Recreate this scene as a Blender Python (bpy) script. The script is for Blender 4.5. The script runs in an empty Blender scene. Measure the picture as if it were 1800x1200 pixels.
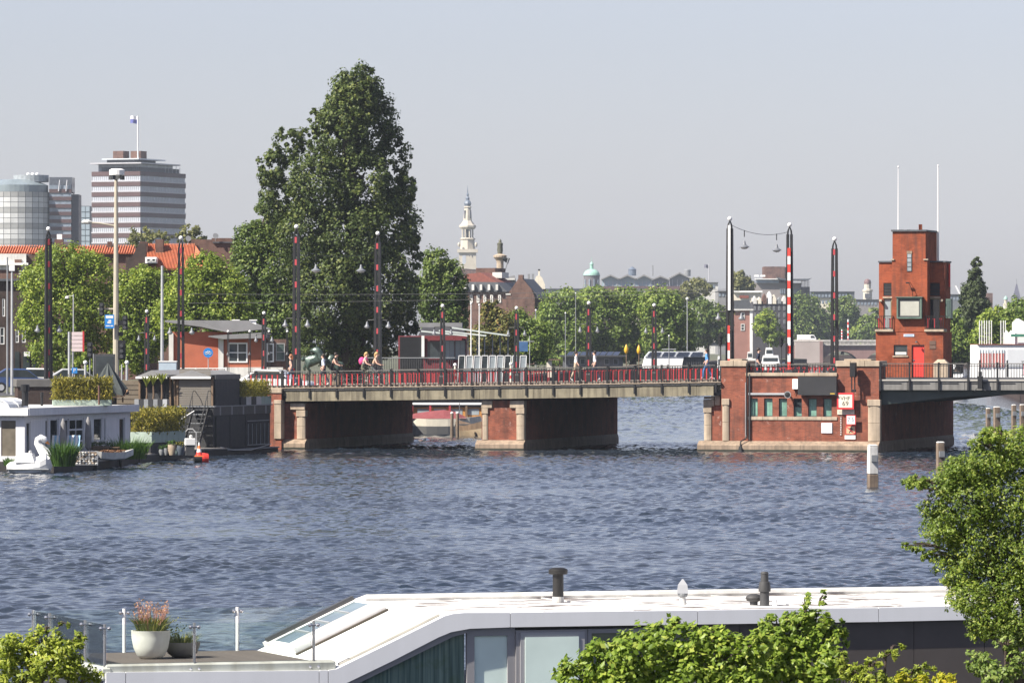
import bpy, bmesh, math, random
import numpy as np
from mathutils import Vector, Matrix

random.seed(7)
SC = bpy.context.scene
COL = SC.collection
R = math.radians

# ------------------------------------------------------------------ camera, sky, sun, exposure
FPX, CX, HY, EYE = 10000.0, 900.0, 603.0, 6.0      # 200 mm lens seen as pixels of the 1800 px photograph, horizon row, eye height

cam_d = bpy.data.cameras.new('camera')
cam_d.lens = 200.0
cam_d.sensor_width = 36.0
cam_d.shift_y = 3.0 / 1800.0
cam_d.clip_start = 1.0
cam_d.clip_end = 9000.0
cam = bpy.data.objects.new('camera', cam_d)
cam.location = (0, 0, EYE)
cam.rotation_euler = (R(90), 0, 0)
COL.objects.link(cam)
SC.camera = cam

SUN_EL, SUN_BACK = R(45), R(31)
to_sun = Vector((-math.cos(SUN_BACK) * math.cos(SUN_EL), -math.sin(SUN_BACK) * math.cos(SUN_EL), math.sin(SUN_EL)))
world = bpy.data.worlds.new('World')
SC.world = world
world.use_nodes = True
wn = world.node_tree
wn.nodes.clear()
w_out = wn.nodes.new('ShaderNodeOutputWorld')
w_bg = wn.nodes.new('ShaderNodeBackground')
w_sky = wn.nodes.new('ShaderNodeTexSky')
w_sky.sky_type = 'NISHITA'
w_sky.sun_disc = False
w_sky.sun_elevation = SUN_EL
w_sky.sun_rotation = math.atan2(to_sun.x, to_sun.y)
w_sky.altitude = 0.0
w_sky.air_density = 1.0
w_sky.dust_density = 0.8
w_sky.ozone_density = 4.0
w_hsv = wn.nodes.new('ShaderNodeHueSaturation')
w_hsv.inputs['Saturation'].default_value = 0.6
w_bg.inputs['Strength'].default_value = 0.068
wn.links.new(w_sky.outputs['Color'], w_hsv.inputs['Color'])
w_tint = wn.nodes.new('ShaderNodeMix'); w_tint.data_type = 'RGBA'; w_tint.blend_type = 'MULTIPLY'
w_tint.inputs[0].default_value = 1.0
w_tint.inputs[7].default_value = (0.99, 0.93, 1.03, 1)
wn.links.new(w_hsv.outputs['Color'], w_tint.inputs[6])
wn.links.new(w_tint.outputs[2], w_bg.inputs['Color'])
wn.links.new(w_bg.outputs['Background'], w_out.inputs['Surface'])

sun_d = bpy.data.lights.new('sun', 'SUN')
sun_d.energy = 5.0
sun_d.angle = R(0.53)
sun_d.color = (1.0, 0.93, 0.82)
sun = bpy.data.objects.new('sun', sun_d)
sun.rotation_euler = to_sun.to_track_quat('Z', 'Y').to_euler()
sun.location = (-60, -20, 90)
COL.objects.link(sun)

SC.view_settings.view_transform = 'Standard'
SC.view_settings.look = 'None'
SC.view_settings.gamma = 1.0
SC.view_settings.exposure = 1.0
SC.view_settings.use_curve_mapping = False
SC.render.engine = 'CYCLES'
SC.cycles.use_denoising = True
SC.cycles.max_bounces = 8
SC.cycles.diffuse_bounces = 3
SC.cycles.glossy_bounces = 3
SC.cycles.transmission_bounces = 6
SC.cycles.transparent_max_bounces = 12
SC.cycles.volume_bounces = 0
SC.cycles.caustics_reflective = False
SC.cycles.caustics_refractive = False
SC.cycles.sample_clamp_indirect = 6.0

# ------------------------------------------------------------------ coordinates
def W(px, py, Y):
    """the point Y metres away that the photograph shows at (px, py)"""
    return Vector(((px - CX) * Y / FPX, Y, EYE - (py - HY) * Y / FPX))

BC, BS = 0.9701, 0.2426                     # the bridge lies 14 degrees askew to the view
BRZ = -math.atan2(BS, BC)
BY = 318.0
def BP(u, v, z=0.0):
    return Vector((BC * u + BS * v, BY - BS * u + BC * v, z))
def bu(px, v=0.0):
    k = (px - CX) / FPX
    return (k * (BY + BC * v) - BS * v) / (BC + BS * k)
def bz(px, py, v=0.0):
    return EYE - (py - HY) * BP(bu(px, v), v).y / FPX
def deck_z(u):
    return 3.64 + 0.0158 * u + 0.00016 * u * u

# ------------------------------------------------------------------ object helpers
def empty(name, loc=(0, 0, 0), rz=0.0, parent=None):
    o = bpy.data.objects.new(name, None)
    o.empty_display_size = 0.2
    o.location = loc
    o.rotation_euler = (0, 0, rz)
    COL.objects.link(o)
    if parent:
        o.parent = parent
    return o
def tag(o, label=None, cat=None, group=None, kind=None):
    if label: o['label'] = label
    if cat: o['category'] = cat
    if group: o['group'] = group
    if kind: o['kind'] = kind
    return o
def T(name, label, cat, loc=(0, 0, 0), rz=0.0, group=None):
    return tag(empty(name, loc, rz), label, cat, group)
def TB(name, label, cat, u, v, z=0.0, group=None, turn=0.0):
    return T(name, label, cat, BP(u, v, z), BRZ + turn, group)
def link(o, parent=None, loc=None, rz=0.0):
    COL.objects.link(o)
    if parent: o.parent = parent
    if loc is not None: o.location = loc
    if rz: o.rotation_euler = (0, 0, rz)
    return o
def dup(o, parent=None, loc=None, rz=None, scale=None):
    c = o.copy()
    COL.objects.link(c)
    c.parent = parent
    if loc is not None: c.location = loc
    if rz is not None: c.rotation_euler = (0, 0, rz)
    if scale is not None: c.scale = scale
    return c
def copy_tree(root, loc, rz=None, label=None, scale=None):
    r = dup(root, None, loc, rz, scale)
    if label: r['label'] = label
    for ch in root.children:
        c = dup(ch, r)
        for g in ch.children:
            dup(g, c)
    return r

class MB:
    def __init__(s):
        s.v, s.f, s.m = [], [], []
    def poly(s, pts, mi=0):
        i = len(s.v)
        s.v += [tuple(p) for p in pts]
        s.f.append(tuple(range(i, i + len(pts))))
        s.m.append(mi)
        return s
    def _hull(s, pts, faces, mi):
        i = len(s.v)
        s.v += [tuple(p) for p in pts]
        for f in faces:
            s.f.append(tuple(i + k for k in f)); s.m.append(mi)
        return s
    def box(s, x0, y0, z0, x1, y1, z1, mi=0):
        p = [(x0, y0, z0), (x1, y0, z0), (x1, y1, z0), (x0, y1, z0), (x0, y0, z1), (x1, y0, z1), (x1, y1, z1), (x0, y1, z1)]
        return s._hull(p, [(0, 3, 2, 1), (4, 5, 6, 7), (0, 1, 5, 4), (1, 2, 6, 5), (2, 3, 7, 6), (3, 0, 4, 7)], mi)
    def frustum(s, c0, sx0, sy0, z0, sx1, sy1, z1, mi=0, c1=None):
        c1 = c1 or c0
        p = [(c0[0] + a * sx0, c0[1] + b * sy0, z0) for a, b in ((-1, -1), (1, -1), (1, 1), (-1, 1))]
        p += [(c1[0] + a * sx1, c1[1] + b * sy1, z1) for a, b in ((-1, -1), (1, -1), (1, 1), (-1, 1))]
        return s._hull(p, [(0, 3, 2, 1), (4, 5, 6, 7), (0, 1, 5, 4), (1, 2, 6, 5), (2, 3, 7, 6), (3, 0, 4, 7)], mi)
    def bar(s, a, b, w, h, mi=0, up=(0, 0, 1)):
        a, b = Vector(a), Vector(b)
        d = (b - a).normalized()
        u = Vector(up)
        if abs(d.dot(u)) > 0.98: u = Vector((0, 1, 0))
        x = d.cross(u).normalized() * (w / 2)
        y = x.cross(d).normalized() * (h / 2)
        p = [a - x - y, a + x - y, a + x + y, a - x + y, b - x - y, b + x - y, b + x + y, b - x + y]
        return s._hull(p, [(0, 3, 2, 1), (4, 5, 6, 7), (0, 1, 5, 4), (1, 2, 6, 5), (2, 3, 7, 6), (3, 0, 4, 7)], mi)
    def tube(s, pts, rad, n=8, mi=0):
        pts = [Vector(p) for p in pts]
        if not isinstance(rad, (list, tuple)): rad = [rad] * len(pts)
        i = len(s.v)
        x = None
        for k, p in enumerate(pts):
            d = (pts[min(k + 1, len(pts) - 1)] - pts[max(k - 1, 0)]).normalized()
            if x is None:
                x = d.cross(Vector((0, 0, 1)) if abs(d.z) < 0.9 else Vector((1, 0, 0))).normalized()
            else:
                x = (x - d * x.dot(d)).normalized()
            y = d.cross(x)
            for j in range(n):
                a = 2 * math.pi * j / n
                s.v.append(tuple(p + (x * math.cos(a) + y * math.sin(a)) * rad[k]))
        for k in range(len(pts) - 1):
            for j in range(n):
                a, b = i + k * n + j, i + k * n + (j + 1) % n
                s.f.append((a, b, b + n, a + n)); s.m.append(mi)
        s.f.append(tuple(i + j for j in reversed(range(n)))); s.m.append(mi)
        e = i + (len(pts) - 1) * n
        s.f.append(tuple(e + j for j in range(n))); s.m.append(mi)
        return s
    def lathe(s, prof, n=16, c=(0, 0, 0), mi=0):
        i = len(s.v)
        for r, z in prof:
            for j in range(n):
                a = 2 * math.pi * j / n
                s.v.append((c[0] + r * math.cos(a), c[1] + r * math.sin(a), c[2] + z))
        for k in range(len(prof) - 1):
            for j in range(n):
                a, b = i + k * n + j, i + k * n + (j + 1) % n
                s.f.append((a, b, b + n, a + n)); s.m.append(mi)
        s.f.append(tuple(i + j for j in reversed(range(n)))); s.m.append(mi)
        e = i + (len(prof) - 1) * n
        s.f.append(tuple(e + j for j in range(n))); s.m.append(mi)
        return s
    def ball(s, c, r, n=10, mi=0, sz=1.0):
        k = max(4, n // 2)
        return s.lathe([(max(1e-4, r * math.sin(math.pi * t / k)), -r * sz * math.cos(math.pi * t / k)) for t in range(k + 1)], n, c, mi)
    def prism(s, poly, y0, y1, mi=0):
        """outline in x,z pushed from y0 to y1"""
        n = len(poly); i = len(s.v)
        s.v += [(x, y0, z) for x, z in poly] + [(x, y1, z) for x, z in poly]
        s.f.append(tuple(i + j for j in range(n))); s.m.append(mi)
        s.f.append(tuple(i + n + j for j in reversed(range(n)))); s.m.append(mi)
        for j in range(n):
            k = (j + 1) % n
            s.f.append((i + j, i + n + j, i + n + k, i + k)); s.m.append(mi)
        return s
    def prismz(s, poly, z0, z1, mi=0):
        n = len(poly); i = len(s.v)
        s.v += [(x, y, z0) for x, y in poly] + [(x, y, z1) for x, y in poly]
        s.f.append(tuple(i + j for j in reversed(range(n)))); s.m.append(mi)
        s.f.append(tuple(i + n + j for j in range(n))); s.m.append(mi)
        for j in range(n):
            k = (j + 1) % n
            s.f.append((i + j, i + k, i + n + k, i + n + j)); s.m.append(mi)
        return s
    def prismx(s, poly, x0, x1, mi=0):
        """outline in y,z pushed from x0 to x1"""
        n = len(poly); i = len(s.v)
        s.v += [(x0, y, z) for y, z in poly] + [(x1, y, z) for y, z in poly]
        s.f.append(tuple(i + j for j in range(n))); s.m.append(mi)
        s.f.append(tuple(i + n + j for j in reversed(range(n)))); s.m.append(mi)
        for j in range(n):
            k = (j + 1) % n
            s.f.append((i + j, i + n + j, i + n + k, i + k)); s.m.append(mi)
        return s
    def build(s, name, mats, parent=None, loc=None, rz=0.0, smooth=False, bevel=0.0):
        me = bpy.data.meshes.new(name)
        me.from_pydata(s.v, [], s.f)
        if not isinstance(mats, (list, tuple)): mats = [mats]
        for m in mats: me.materials.append(m)
        me.polygons.foreach_set('material_index', s.m)
        bm = bmesh.new(); bm.from_mesh(me)
        bmesh.ops.recalc_face_normals(bm, faces=bm.faces)
        if bevel:
            es = [e for e in bm.edges if len(e.link_faces) == 2 and e.calc_face_angle(0) > 0.6]
            bmesh.ops.bevel(bm, geom=es, offset=bevel, segments=1, affect='EDGES', clamp_overlap=True)
        if smooth:
            for f in bm.faces: f.smooth = True
            for e in bm.edges:
                if len(e.link_faces) == 2 and e.calc_face_angle(0) > 0.7: e.smooth = False
        bm.to_mesh(me); bm.free()
        o = bpy.data.objects.new(name, me)
        return link(o, parent, loc, rz)

def mesh_np(name, verts, faces, mat, parent=None, smooth=False):
    me = bpy.data.meshes.new(name)
    nv, (nf, k) = len(verts), faces.shape
    me.vertices.add(nv); me.loops.add(nf * k); me.polygons.add(nf)
    me.vertices.foreach_set('co', np.ascontiguousarray(verts, dtype=np.float32).ravel())
    me.loops.foreach_set('vertex_index', np.ascontiguousarray(faces, dtype=np.int32).ravel())
    me.polygons.foreach_set('loop_start', np.arange(0, nf * k, k, dtype=np.int32))
    if smooth: me.polygons.foreach_set('use_smooth', np.ones(nf, dtype=bool))
    me.materials.append(mat)
    me.update(calc_edges=True)
    return link(bpy.data.objects.new(name, me), parent)

# ------------------------------------------------------------------ materials
MATS = {}
def _nodes(name):
    m = bpy.data.materials.new(name); m.use_nodes = True
    nt = m.node_tree; nt.nodes.clear()
    out = nt.nodes.new('ShaderNodeOutputMaterial')
    b = nt.nodes.new('ShaderNodeBsdfPrincipled')
    nt.links.new(b.outputs[0], out.inputs['Surface'])
    return m, nt, b, out
def N(nt, t, **kw):
    n = nt.nodes.new(t)
    for k, v in kw.items():
        if k in n.inputs: n.inputs[k].default_value = v
        else: setattr(n, k, v)
    return n
def mix(nt, fac, a, b, mode='MIX'):
    n = nt.nodes.new('ShaderNodeMix'); n.data_type = 'RGBA'; n.blend_type = mode
    for sock, val in ((n.inputs[0], fac), (n.inputs[6], a), (n.inputs[7], b)):
        if hasattr(val, 'is_output') or isinstance(val, bpy.types.NodeSocket): nt.links.new(val, sock)
        elif isinstance(val, (int, float)): sock.default_value = val
        else: sock.default_value = (*val[:3], 1)
    return n.outputs[2]
def ramp(nt, fac, stops):
    n = nt.nodes.new('ShaderNodeValToRGB')
    e = n.color_ramp.elements
    while len(e) > 1: e.remove(e[-1])
    e[0].position = stops[0][0]; e[0].color = (*stops[0][1], 1)
    for p, c in stops[1:]:
        x = e.new(p); x.color = (*c, 1)
    nt.links.new(fac, n.inputs[0])
    return n.outputs[0]
def noise(nt, scale, detail=5, vec=None, rough=0.55):
    n = N(nt, 'ShaderNodeTexNoise', Scale=scale, Detail=detail, Roughness=rough)
    if vec is not None: nt.links.new(vec, n.inputs['Vector'])
    return n.outputs['Fac']
def coords(nt, scale=None):
    tc = nt.nodes.new('ShaderNodeTexCoord')
    if scale is None: return tc.outputs['Object']
    mp = nt.nodes.new('ShaderNodeMapping'); mp.inputs['Scale'].default_value = scale
    nt.links.new(tc.outputs['Object'], mp.inputs['Vector'])
    return mp.outputs[0]
def sc(c, k): return tuple(min(1.0, x * k) for x in c)

def M(name, col, rough=0.6, var=0.22, scale=1.5, metal=0.0, streak=0.0, bump=0.0, dirt=None, coat=0.0):
    if name in MATS: return MATS[name]
    m, nt, b, out = _nodes(name)
    v = coords(nt)
    c = ramp(nt, noise(nt, scale, 6, v), [(0.3, sc(col, 1 - var)), (0.7, sc(col, 1 + var))])
    if streak:
        s = ramp(nt, noise(nt, 1.0, 4, coords(nt, (5, 5, 0.35))), [(0.42, (0, 0, 0)), (0.62, (1, 1, 1))])
        sv = N(nt, 'ShaderNodeMath', operation='MULTIPLY'); sv.inputs[1].default_value = streak
        nt.links.new(s, sv.inputs[0])
        c = mix(nt, sv.outputs[0], c, dirt or sc(col, 0.35))
    nt.links.new(c, b.inputs['Base Color'])
    rr = N(nt, 'ShaderNodeMapRange'); rr.inputs[3].default_value = max(0.03, rough - 0.1); rr.inputs[4].default_value = min(1, rough + 0.12)
    nt.links.new(noise(nt, scale * 3, 3, v), rr.inputs[0]); nt.links.new(rr.outputs[0], b.inputs['Roughness'])
    b.inputs['Metallic'].default_value = metal
    if coat: b.inputs['Coat Weight'].default_value = coat
    if bump:
        bp = N(nt, 'ShaderNodeBump', Strength=bump, Distance=0.03)
        nt.links.new(noise(nt, scale * 12, 4, v), bp.inputs['Height']); nt.links.new(bp.outputs[0], b.inputs['Normal'])
    MATS[name] = m
    return m

def brick(name, c1, c2, mortar, wash=0.0, bw=0.215, bh=0.066):
    m, nt, b, out = _nodes(name)
    sep = nt.nodes.new('ShaderNodeSeparateXYZ'); v = coords(nt); nt.links.new(v, sep.inputs[0])
    ad = N(nt, 'ShaderNodeMath', operation='ADD'); nt.links.new(sep.outputs[0], ad.inputs[0]); nt.links.new(sep.outputs[1], ad.inputs[1])
    cb = nt.nodes.new('ShaderNodeCombineXYZ'); nt.links.new(ad.outputs[0], cb.inputs[0]); nt.links.new(sep.outputs[2], cb.inputs[1])
    t = N(nt, 'ShaderNodeTexBrick', Scale=1.0)
    t.inputs['Brick Width'].default_value = bw; t.inputs['Row Height'].default_value = bh
    t.inputs['Mortar Size'].default_value = 0.006
    t.inputs['Color1'].default_value = (*c1, 1); t.inputs['Color2'].default_value = (*c2, 1); t.inputs['Mortar'].default_value = (*mortar, 1)
    nt.links.new(cb.outputs[0], t.inputs['Vector'])
    big = ramp(nt, noise(nt, 0.9, 6, v, 0.65), [(0.3, (0.5, 0.5, 0.52)), (0.5, (0.95, 0.95, 0.95)), (0.72, (1.25, 1.2, 1.15))])
    c = mix(nt, 1.0, t.outputs['Color'], big, 'MULTIPLY')
    st = ramp(nt, noise(nt, 1.0, 5, coords(nt, (2.4, 2.4, 0.3))), [(0.52, (0, 0, 0)), (0.72, (0.6, 0.6, 0.6))])
    c = mix(nt, st, c, (0.06, 0.045, 0.04))
    if wash:
        w1 = ramp(nt, noise(nt, 2.2, 8, v, 0.75), [(0.6, (0, 0, 0)), (0.74, (wash, wash, wash))])
        c = mix(nt, w1, c, (0.62, 0.52, 0.47))
    nt.links.new(c, b.inputs['Base Color']); b.inputs['Roughness'].default_value = 0.9; b.inputs['Specular IOR Level'].default_value = 0.15
    bp = N(nt, 'ShaderNodeBump', Strength=0.4, Distance=0.01)
    nt.links.new(t.outputs['Fac'], bp.inputs['Height']); bp.invert = True
    nt.links.new(bp.outputs[0], b.inputs['Normal'])
    return m

def leafmat(name, dark, light, gloss=0.45, trans=0.3, yellow=None, big=0.35, spec=0.22):
    m, nt, b, out = _nodes(name)
    g = nt.nodes.new('ShaderNodeNewGeometry')
    stops = [(0.0, dark), (0.75, light)] + ([(1.0, yellow)] if yellow else [(1.0, sc(light, 1.15))])
    c = ramp(nt, g.outputs['Random Per Island'], stops)
    bg = ramp(nt, noise(nt, big, 3, coords(nt)), [(0.35, (0.72, 0.76, 0.72)), (0.68, (1.2, 1.16, 1.0))])
    c = mix(nt, 1.0, c, bg, 'MULTIPLY')
    nt.links.new(c, b.inputs['Base Color'])
    b.inputs['Roughness'].default_value = gloss
    b.inputs['Specular IOR Level'].default_value = spec
    tr = nt.nodes.new('ShaderNodeBsdfTranslucent')
    c2 = mix(nt, 1.0, c, (1.15, 1.25, 0.55), 'MULTIPLY')
    nt.links.new(c2, tr.inputs['Color'])
    ms = nt.nodes.new('ShaderNodeMixShader'); ms.inputs[0].default_value = trans
    nt.links.new(b.outputs[0], ms.inputs[1]); nt.links.new(tr.outputs[0], ms.inputs[2]); nt.links.new(ms.outputs[0], out.inputs['Surface'])
    return m

def glass(name, tint=(0.05, 0.07, 0.07), rough=0.05, var=0.4):
    """window glass of a dim room: dark, glossy, slightly uneven"""
    m, nt, b, out = _nodes(name)
    v = coords(nt)
    c = ramp(nt, noise(nt, 0.9, 4, v), [(0.3, sc(tint, 1 - var)), (0.7, sc(tint, 1 + var))])
    nt.links.new(c, b.inputs['Base Color']); b.inputs['Roughness'].default_value = rough
    b.inputs['IOR'].default_value = 1.6
    bp = N(nt, 'ShaderNodeBump', Strength=0.04, Distance=0.05); nt.links.new(noise(nt, 2.0, 2, v), bp.inputs['Height']); nt.links.new(bp.outputs[0], b.inputs['Normal'])
    return m

black = M('black_paint', (0.009, 0.009, 0.010), 0.5, 0.3)
blackmatt = M('black_boards', (0.02, 0.021, 0.024), 0.65, 0.3)
dkgrey = M('dark_grey_paint', (0.05, 0.052, 0.056), 0.5)
midgrey = M('grey_metal', (0.22, 0.23, 0.24), 0.5, 0.15)
palegrey = M('galvanised_steel', (0.45, 0.46, 0.47), 0.42, 0.12, metal=0.3)
steel = M('stainless_steel', (0.55, 0.55, 0.56), 0.25, 0.08, metal=0.9)
white = M('white_paint', (0.78, 0.78, 0.77), 0.5, 0.05)
cream = M('cream_paint', (0.68, 0.63, 0.52), 0.6, 0.08, streak=0.15)
offwhite = M('weathered_white', (0.62, 0.61, 0.58), 0.6, 0.1, streak=0.25)
redp = M('red_paint', (0.5, 0.04, 0.045), 0.45, 0.15)
redbright = M('bright_red_paint', (0.72, 0.05, 0.035), 0.45, 0.08)
pinkred = M('faded_red_paint', (0.36, 0.04, 0.05), 0.5, 0.15)
stone = M('sandstone', (0.41, 0.33, 0.245), 0.85, 0.18, 2.0, streak=0.3, bump=0.3, dirt=(0.12, 0.1, 0.08))
stonedk = M('wet_plinth_stone', (0.28, 0.21, 0.15), 0.8, 0.25, 1.5, streak=0.35, bump=0.3, dirt=(0.06, 0.05, 0.04))
concrete = M('stained_concrete', (0.225, 0.198, 0.138), 0.85, 0.28, 1.2, streak=0.75, bump=0.25, dirt=(0.1, 0.085, 0.06))
concrete_top = M('pale_concrete', (0.42, 0.4, 0.36), 0.85, 0.15, 1.0)
darkband = M('dark_steel_fascia', (0.045, 0.045, 0.045), 0.6, 0.3, streak=0.3, dirt=(0.12, 0.1, 0.08))
asphalt = M('asphalt', (0.055, 0.055, 0.057), 0.9, 0.25, 4)
paving = M('paving', (0.26, 0.22, 0.19), 0.9, 0.2, 3)
earth = M('earth_and_grass', (0.085, 0.09, 0.055), 0.95, 0.3, 0.15)
brick_pier = brick('pier_brick', (0.31, 0.094, 0.056), (0.21, 0.068, 0.045), (0.24, 0.13, 0.095), wash=0.8)
brick_tower = brick('tower_brick', (0.335, 0.082, 0.038), (0.255, 0.064, 0.033), (0.26, 0.1, 0.056))
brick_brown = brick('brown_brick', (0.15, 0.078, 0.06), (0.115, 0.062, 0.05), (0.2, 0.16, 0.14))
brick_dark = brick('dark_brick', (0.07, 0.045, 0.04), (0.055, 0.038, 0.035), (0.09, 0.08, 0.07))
orange_wall = M('orange_render', (0.38, 0.115, 0.063), 0.85, 0.1, 2)
tile_orange = M('orange_roof_tile', (0.48, 0.15, 0.07), 0.7, 0.22, 2.5)
tile_red = M('dull_red_roof_tile', (0.2, 0.062, 0.045), 0.75, 0.2, 2)
slate = M('slate_roof', (0.075, 0.08, 0.09), 0.6, 0.2, 2)
feltgrey = M('grey_roof_felt', (0.2, 0.2, 0.205), 0.85, 0.12, 1)
wood = M('weathered_wood', (0.2, 0.15, 0.11), 0.85, 0.25, 3, streak=0.5, bump=0.4)
woodbrown = M('brown_wood', (0.16, 0.105, 0.065), 0.8, 0.25, 2, streak=0.3)
bark = M('bark', (0.075, 0.055, 0.042), 0.95, 0.3, 6, bump=0.6)
glassdk = glass('window_glass', (0.035, 0.045, 0.05))
glassgreen = glass('greenish_glass', (0.06, 0.09, 0.085))
glasspale = glass('pale_glass', (0.3, 0.34, 0.36), 0.12, 0.2)
copper = M('copper_patina', (0.28, 0.48, 0.4), 0.7, 0.15, 0.4)
bluesign = M('blue_sign', (0.02, 0.2, 0.55), 0.4, 0.05)
signwhite = M('sign_white', (0.72, 0.72, 0.7), 0.45, 0.04)

# ------------------------------------------------------------------ water
def water_material():
    m, nt, b, out = _nodes('river_water')
    v = coords(nt)
    c = ramp(nt, noise(nt, 0.03, 4, v), [(0.35, (0.014, 0.024, 0.040)), (0.65, (0.022, 0.029, 0.040))])
    nt.links.new(c, b.inputs['Base Color'])
    b.inputs['Roughness'].default_value = 0.06
    b.inputs['IOR'].default_value = 1.333
    bp = N(nt, 'ShaderNodeBump', Strength=0.55, Distance=0.05)
    nt.links.new(noise(nt, 1.0, 6, coords(nt, (3.2, 1.6, 1)), 0.62), bp.inputs['Height'])
    nt.links.new(bp.outputs[0], b.inputs['Normal'])
    return m
watermat = water_material()
rng = np.random.default_rng(11)
NW = 64
wl = np.exp(rng.uniform(math.log(0.36), math.log(1.3), NW))
wd = rng.normal(R(80), R(42), NW)
wk = 2 * np.pi / wl
wslope = 0.23 * np.sqrt(2.0 / NW) * np.where(wl < 0.9, 1.2, 0.7)
wph = rng.uniform(0, 6.28, NW)
def wave_height(X, Y):
    z = np.zeros_like(X)
    gust = 0.84 + 0.34 * np.sin(0.11 * X + 0.06 * Y + 1 + 1.3 * np.sin(0.05 * X)) * np.sin(0.043 * Y - 0.08 * X) + 0.3 * np.sin(0.23 * X - 0.15 * Y + np.sin(0.09 * Y)) * np.sin(0.17 * Y + 0.06 * X + 0.4)
    for i in range(NW):
        z += wslope[i] / wk[i] * np.sin(wk[i] * (np.cos(wd[i]) * X + np.sin(wd[i]) * Y) + wph[i])
    z = z + 1.0 * np.abs(z) * z
    return z * np.clip(gust, 0.3, 1.35)
water = tag(empty('water'), kind='structure')
def water_sheet(x0, x1, y0, y1, dx, dy, lift=0.0, amp=1.0, part='ripple_sheet'):
    xs = np.arange(x0, x1 + dx / 2, dx); ys = np.arange(y0, y1 + dy / 2, dy)
    X, Y = np.meshgrid(xs, ys)
    fade = np.clip(np.minimum.reduce([(X - x0) / 1.5, (x1 - X) / 1.5, (Y - y0) / 0.6 , (y1 - Y) / 0.6]), 0, 1)
    Z = wave_height(X, Y) * fade * amp + lift
    nx, ny = len(xs), len(ys)
    i = np.arange(nx * ny).reshape(ny, nx)
    fc = np.stack([i[:-1, :-1], i[:-1, 1:], i[1:, 1:], i[1:, :-1]], -1).reshape(-1, 4)
    return mesh_np(part, np.stack([X, Y, Z], -1).reshape(-1, 3), fc, watermat, water, smooth=True)
water_sheet(-20, 18, 100, 176.5, 0.10, 0.12, 0.0, 0.88)
water_sheet(-34, 34, 175.5, 346, 0.15, 0.22)
water_sheet(-12, 46, 346, 700, 0.32, 0.8, 0.0, 1.9)
mesh_np('flat_sheet', np.array([(-1800, 40, -.16), (1800, 40, -.16), (1800, 3800, -.16), (-1800, 3800, -.16)]), np.array([[0, 1, 2, 3]]), watermat, water)

# ------------------------------------------------------------------ ground: both banks, quays and the land behind
LEFT = [(-40, 150), (-36, 215), (-33.5, 262), (-27.5, 285), (-21.5, 312), (-14.4, 322.5), (-10.2, 345), (-6.5, 400), (2, 520), (9, 640), (18, 760), (40, 1000), (47, 1040), (56, 1080), (58, 1380), (58, 1450)]
RIGHT = [(112, 1450), (112, 1380), (86, 1000), (64, 760), (54, 600), (44, 480), (39, 430), (38, 380), (46, 340), (50, 150), (50, 100)]
outline = LEFT + RIGHT + [(1750, 100), (1750, 3700), (-1750, 3700), (-1750, 150)]
def landmass(name, pts, z):
    g = MB()
    n = len(pts)
    g.poly([(x, y, z) for x, y in pts], 0)
    for i in range(n):
        (xa, ya), (xb, yb) = pts[i], pts[(i + 1) % n]
        g.poly([(xa, ya, -0.8), (xb, yb, -0.8), (xb, yb, z), (xa, ya, z)], 1)
    return tag(g.build(name, [earth, brick_dark]), kind='structure')
landmass('ground', outline, 3.0)
landmass('river_bank', [(-60, -30), (60, -30), (60, 74), (20, 74), (-20, 66), (-60, 66)], 1.2)
kb = MB()
for (xa, ya), (xb, yb) in zip(LEFT[:12], LEFT[1:13]):
    kb.bar((xa - 0.2, ya, 3.1), (xb - 0.2, yb, 3.1), 0.5, 0.22)
tag(kb.build('quay_kerb', stone), kind='structure')
road = MB().poly([(-1200, 323, 3.008), (-13, 323, 3.008), (-9, 341, 3.008), (-1200, 641, 3.008)])
tag(road.build('road', asphalt), kind='structure')

# ------------------------------------------------------------------ haze
def haze():
    b = MB().box(-1950, -60, -1.9, 1950, 3950, 92)
    o = b.build('haze', [])
    m = bpy.data.materials.new('thin_summer_haze'); m.use_nodes = True
    nt = m.node_tree; nt.nodes.clear()
    out = nt.nodes.new('ShaderNodeOutputMaterial')
    pv = nt.nodes.new('ShaderNodeVolumePrincipled')
    pv.inputs['Color'].default_value = (0.76, 0.86, 1.0, 1)
    pv.inputs['Density'].default_value = HAZE_DENSITY
    pv.inputs['Anisotropy'].default_value = 0.0
    nt.links.new(pv.outputs[0], out.inputs['Volume'])
    o.data.materials.append(m)
    tag(o, kind='stuff')
HAZE_DENSITY = 0.00007
haze()

# ------------------------------------------------------------------ the road bridge
bridge = TB('road_bridge', 'long flat concrete bridge deck with black and red railings over the river', 'bridge', 0, 0)
U0, U1 = bu(436), bu(1268)
us = [U0 + (U1 - U0) * i / 24 for i in range(25)]
d = MB()
for a, b in zip(us[:-1], us[1:]):
    za, zb = deck_z(a), deck_z(b)
    pa = [(a, 0.0, za - 0.42), (a, 24.0, za - 0.42), (a, 24.0, za), (a, 0.0, za)]
    pb = [(b, 0.0, zb - 0.42), (b, 24.0, zb - 0.42), (b, 24.0, zb), (b, 0.0, zb)]
    for i in range(4):
        j = (i + 1) % 4
        d.poly([pa[i], pa[j], pb[j], pb[i]], 0)
dk = d.build('deck_slab', concrete, bridge)
rd = MB()
for a, b in zip(us[:-1], us[1:]):
    rd.poly([(a, 4.6, deck_z(a) + .004), (b, 4.6, deck_z(b) + .004), (b, 19.4, deck_z(b) + .004), (a, 19.4, deck_z(a) + .004)])
rd.build('roadway', asphalt, bridge)
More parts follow.
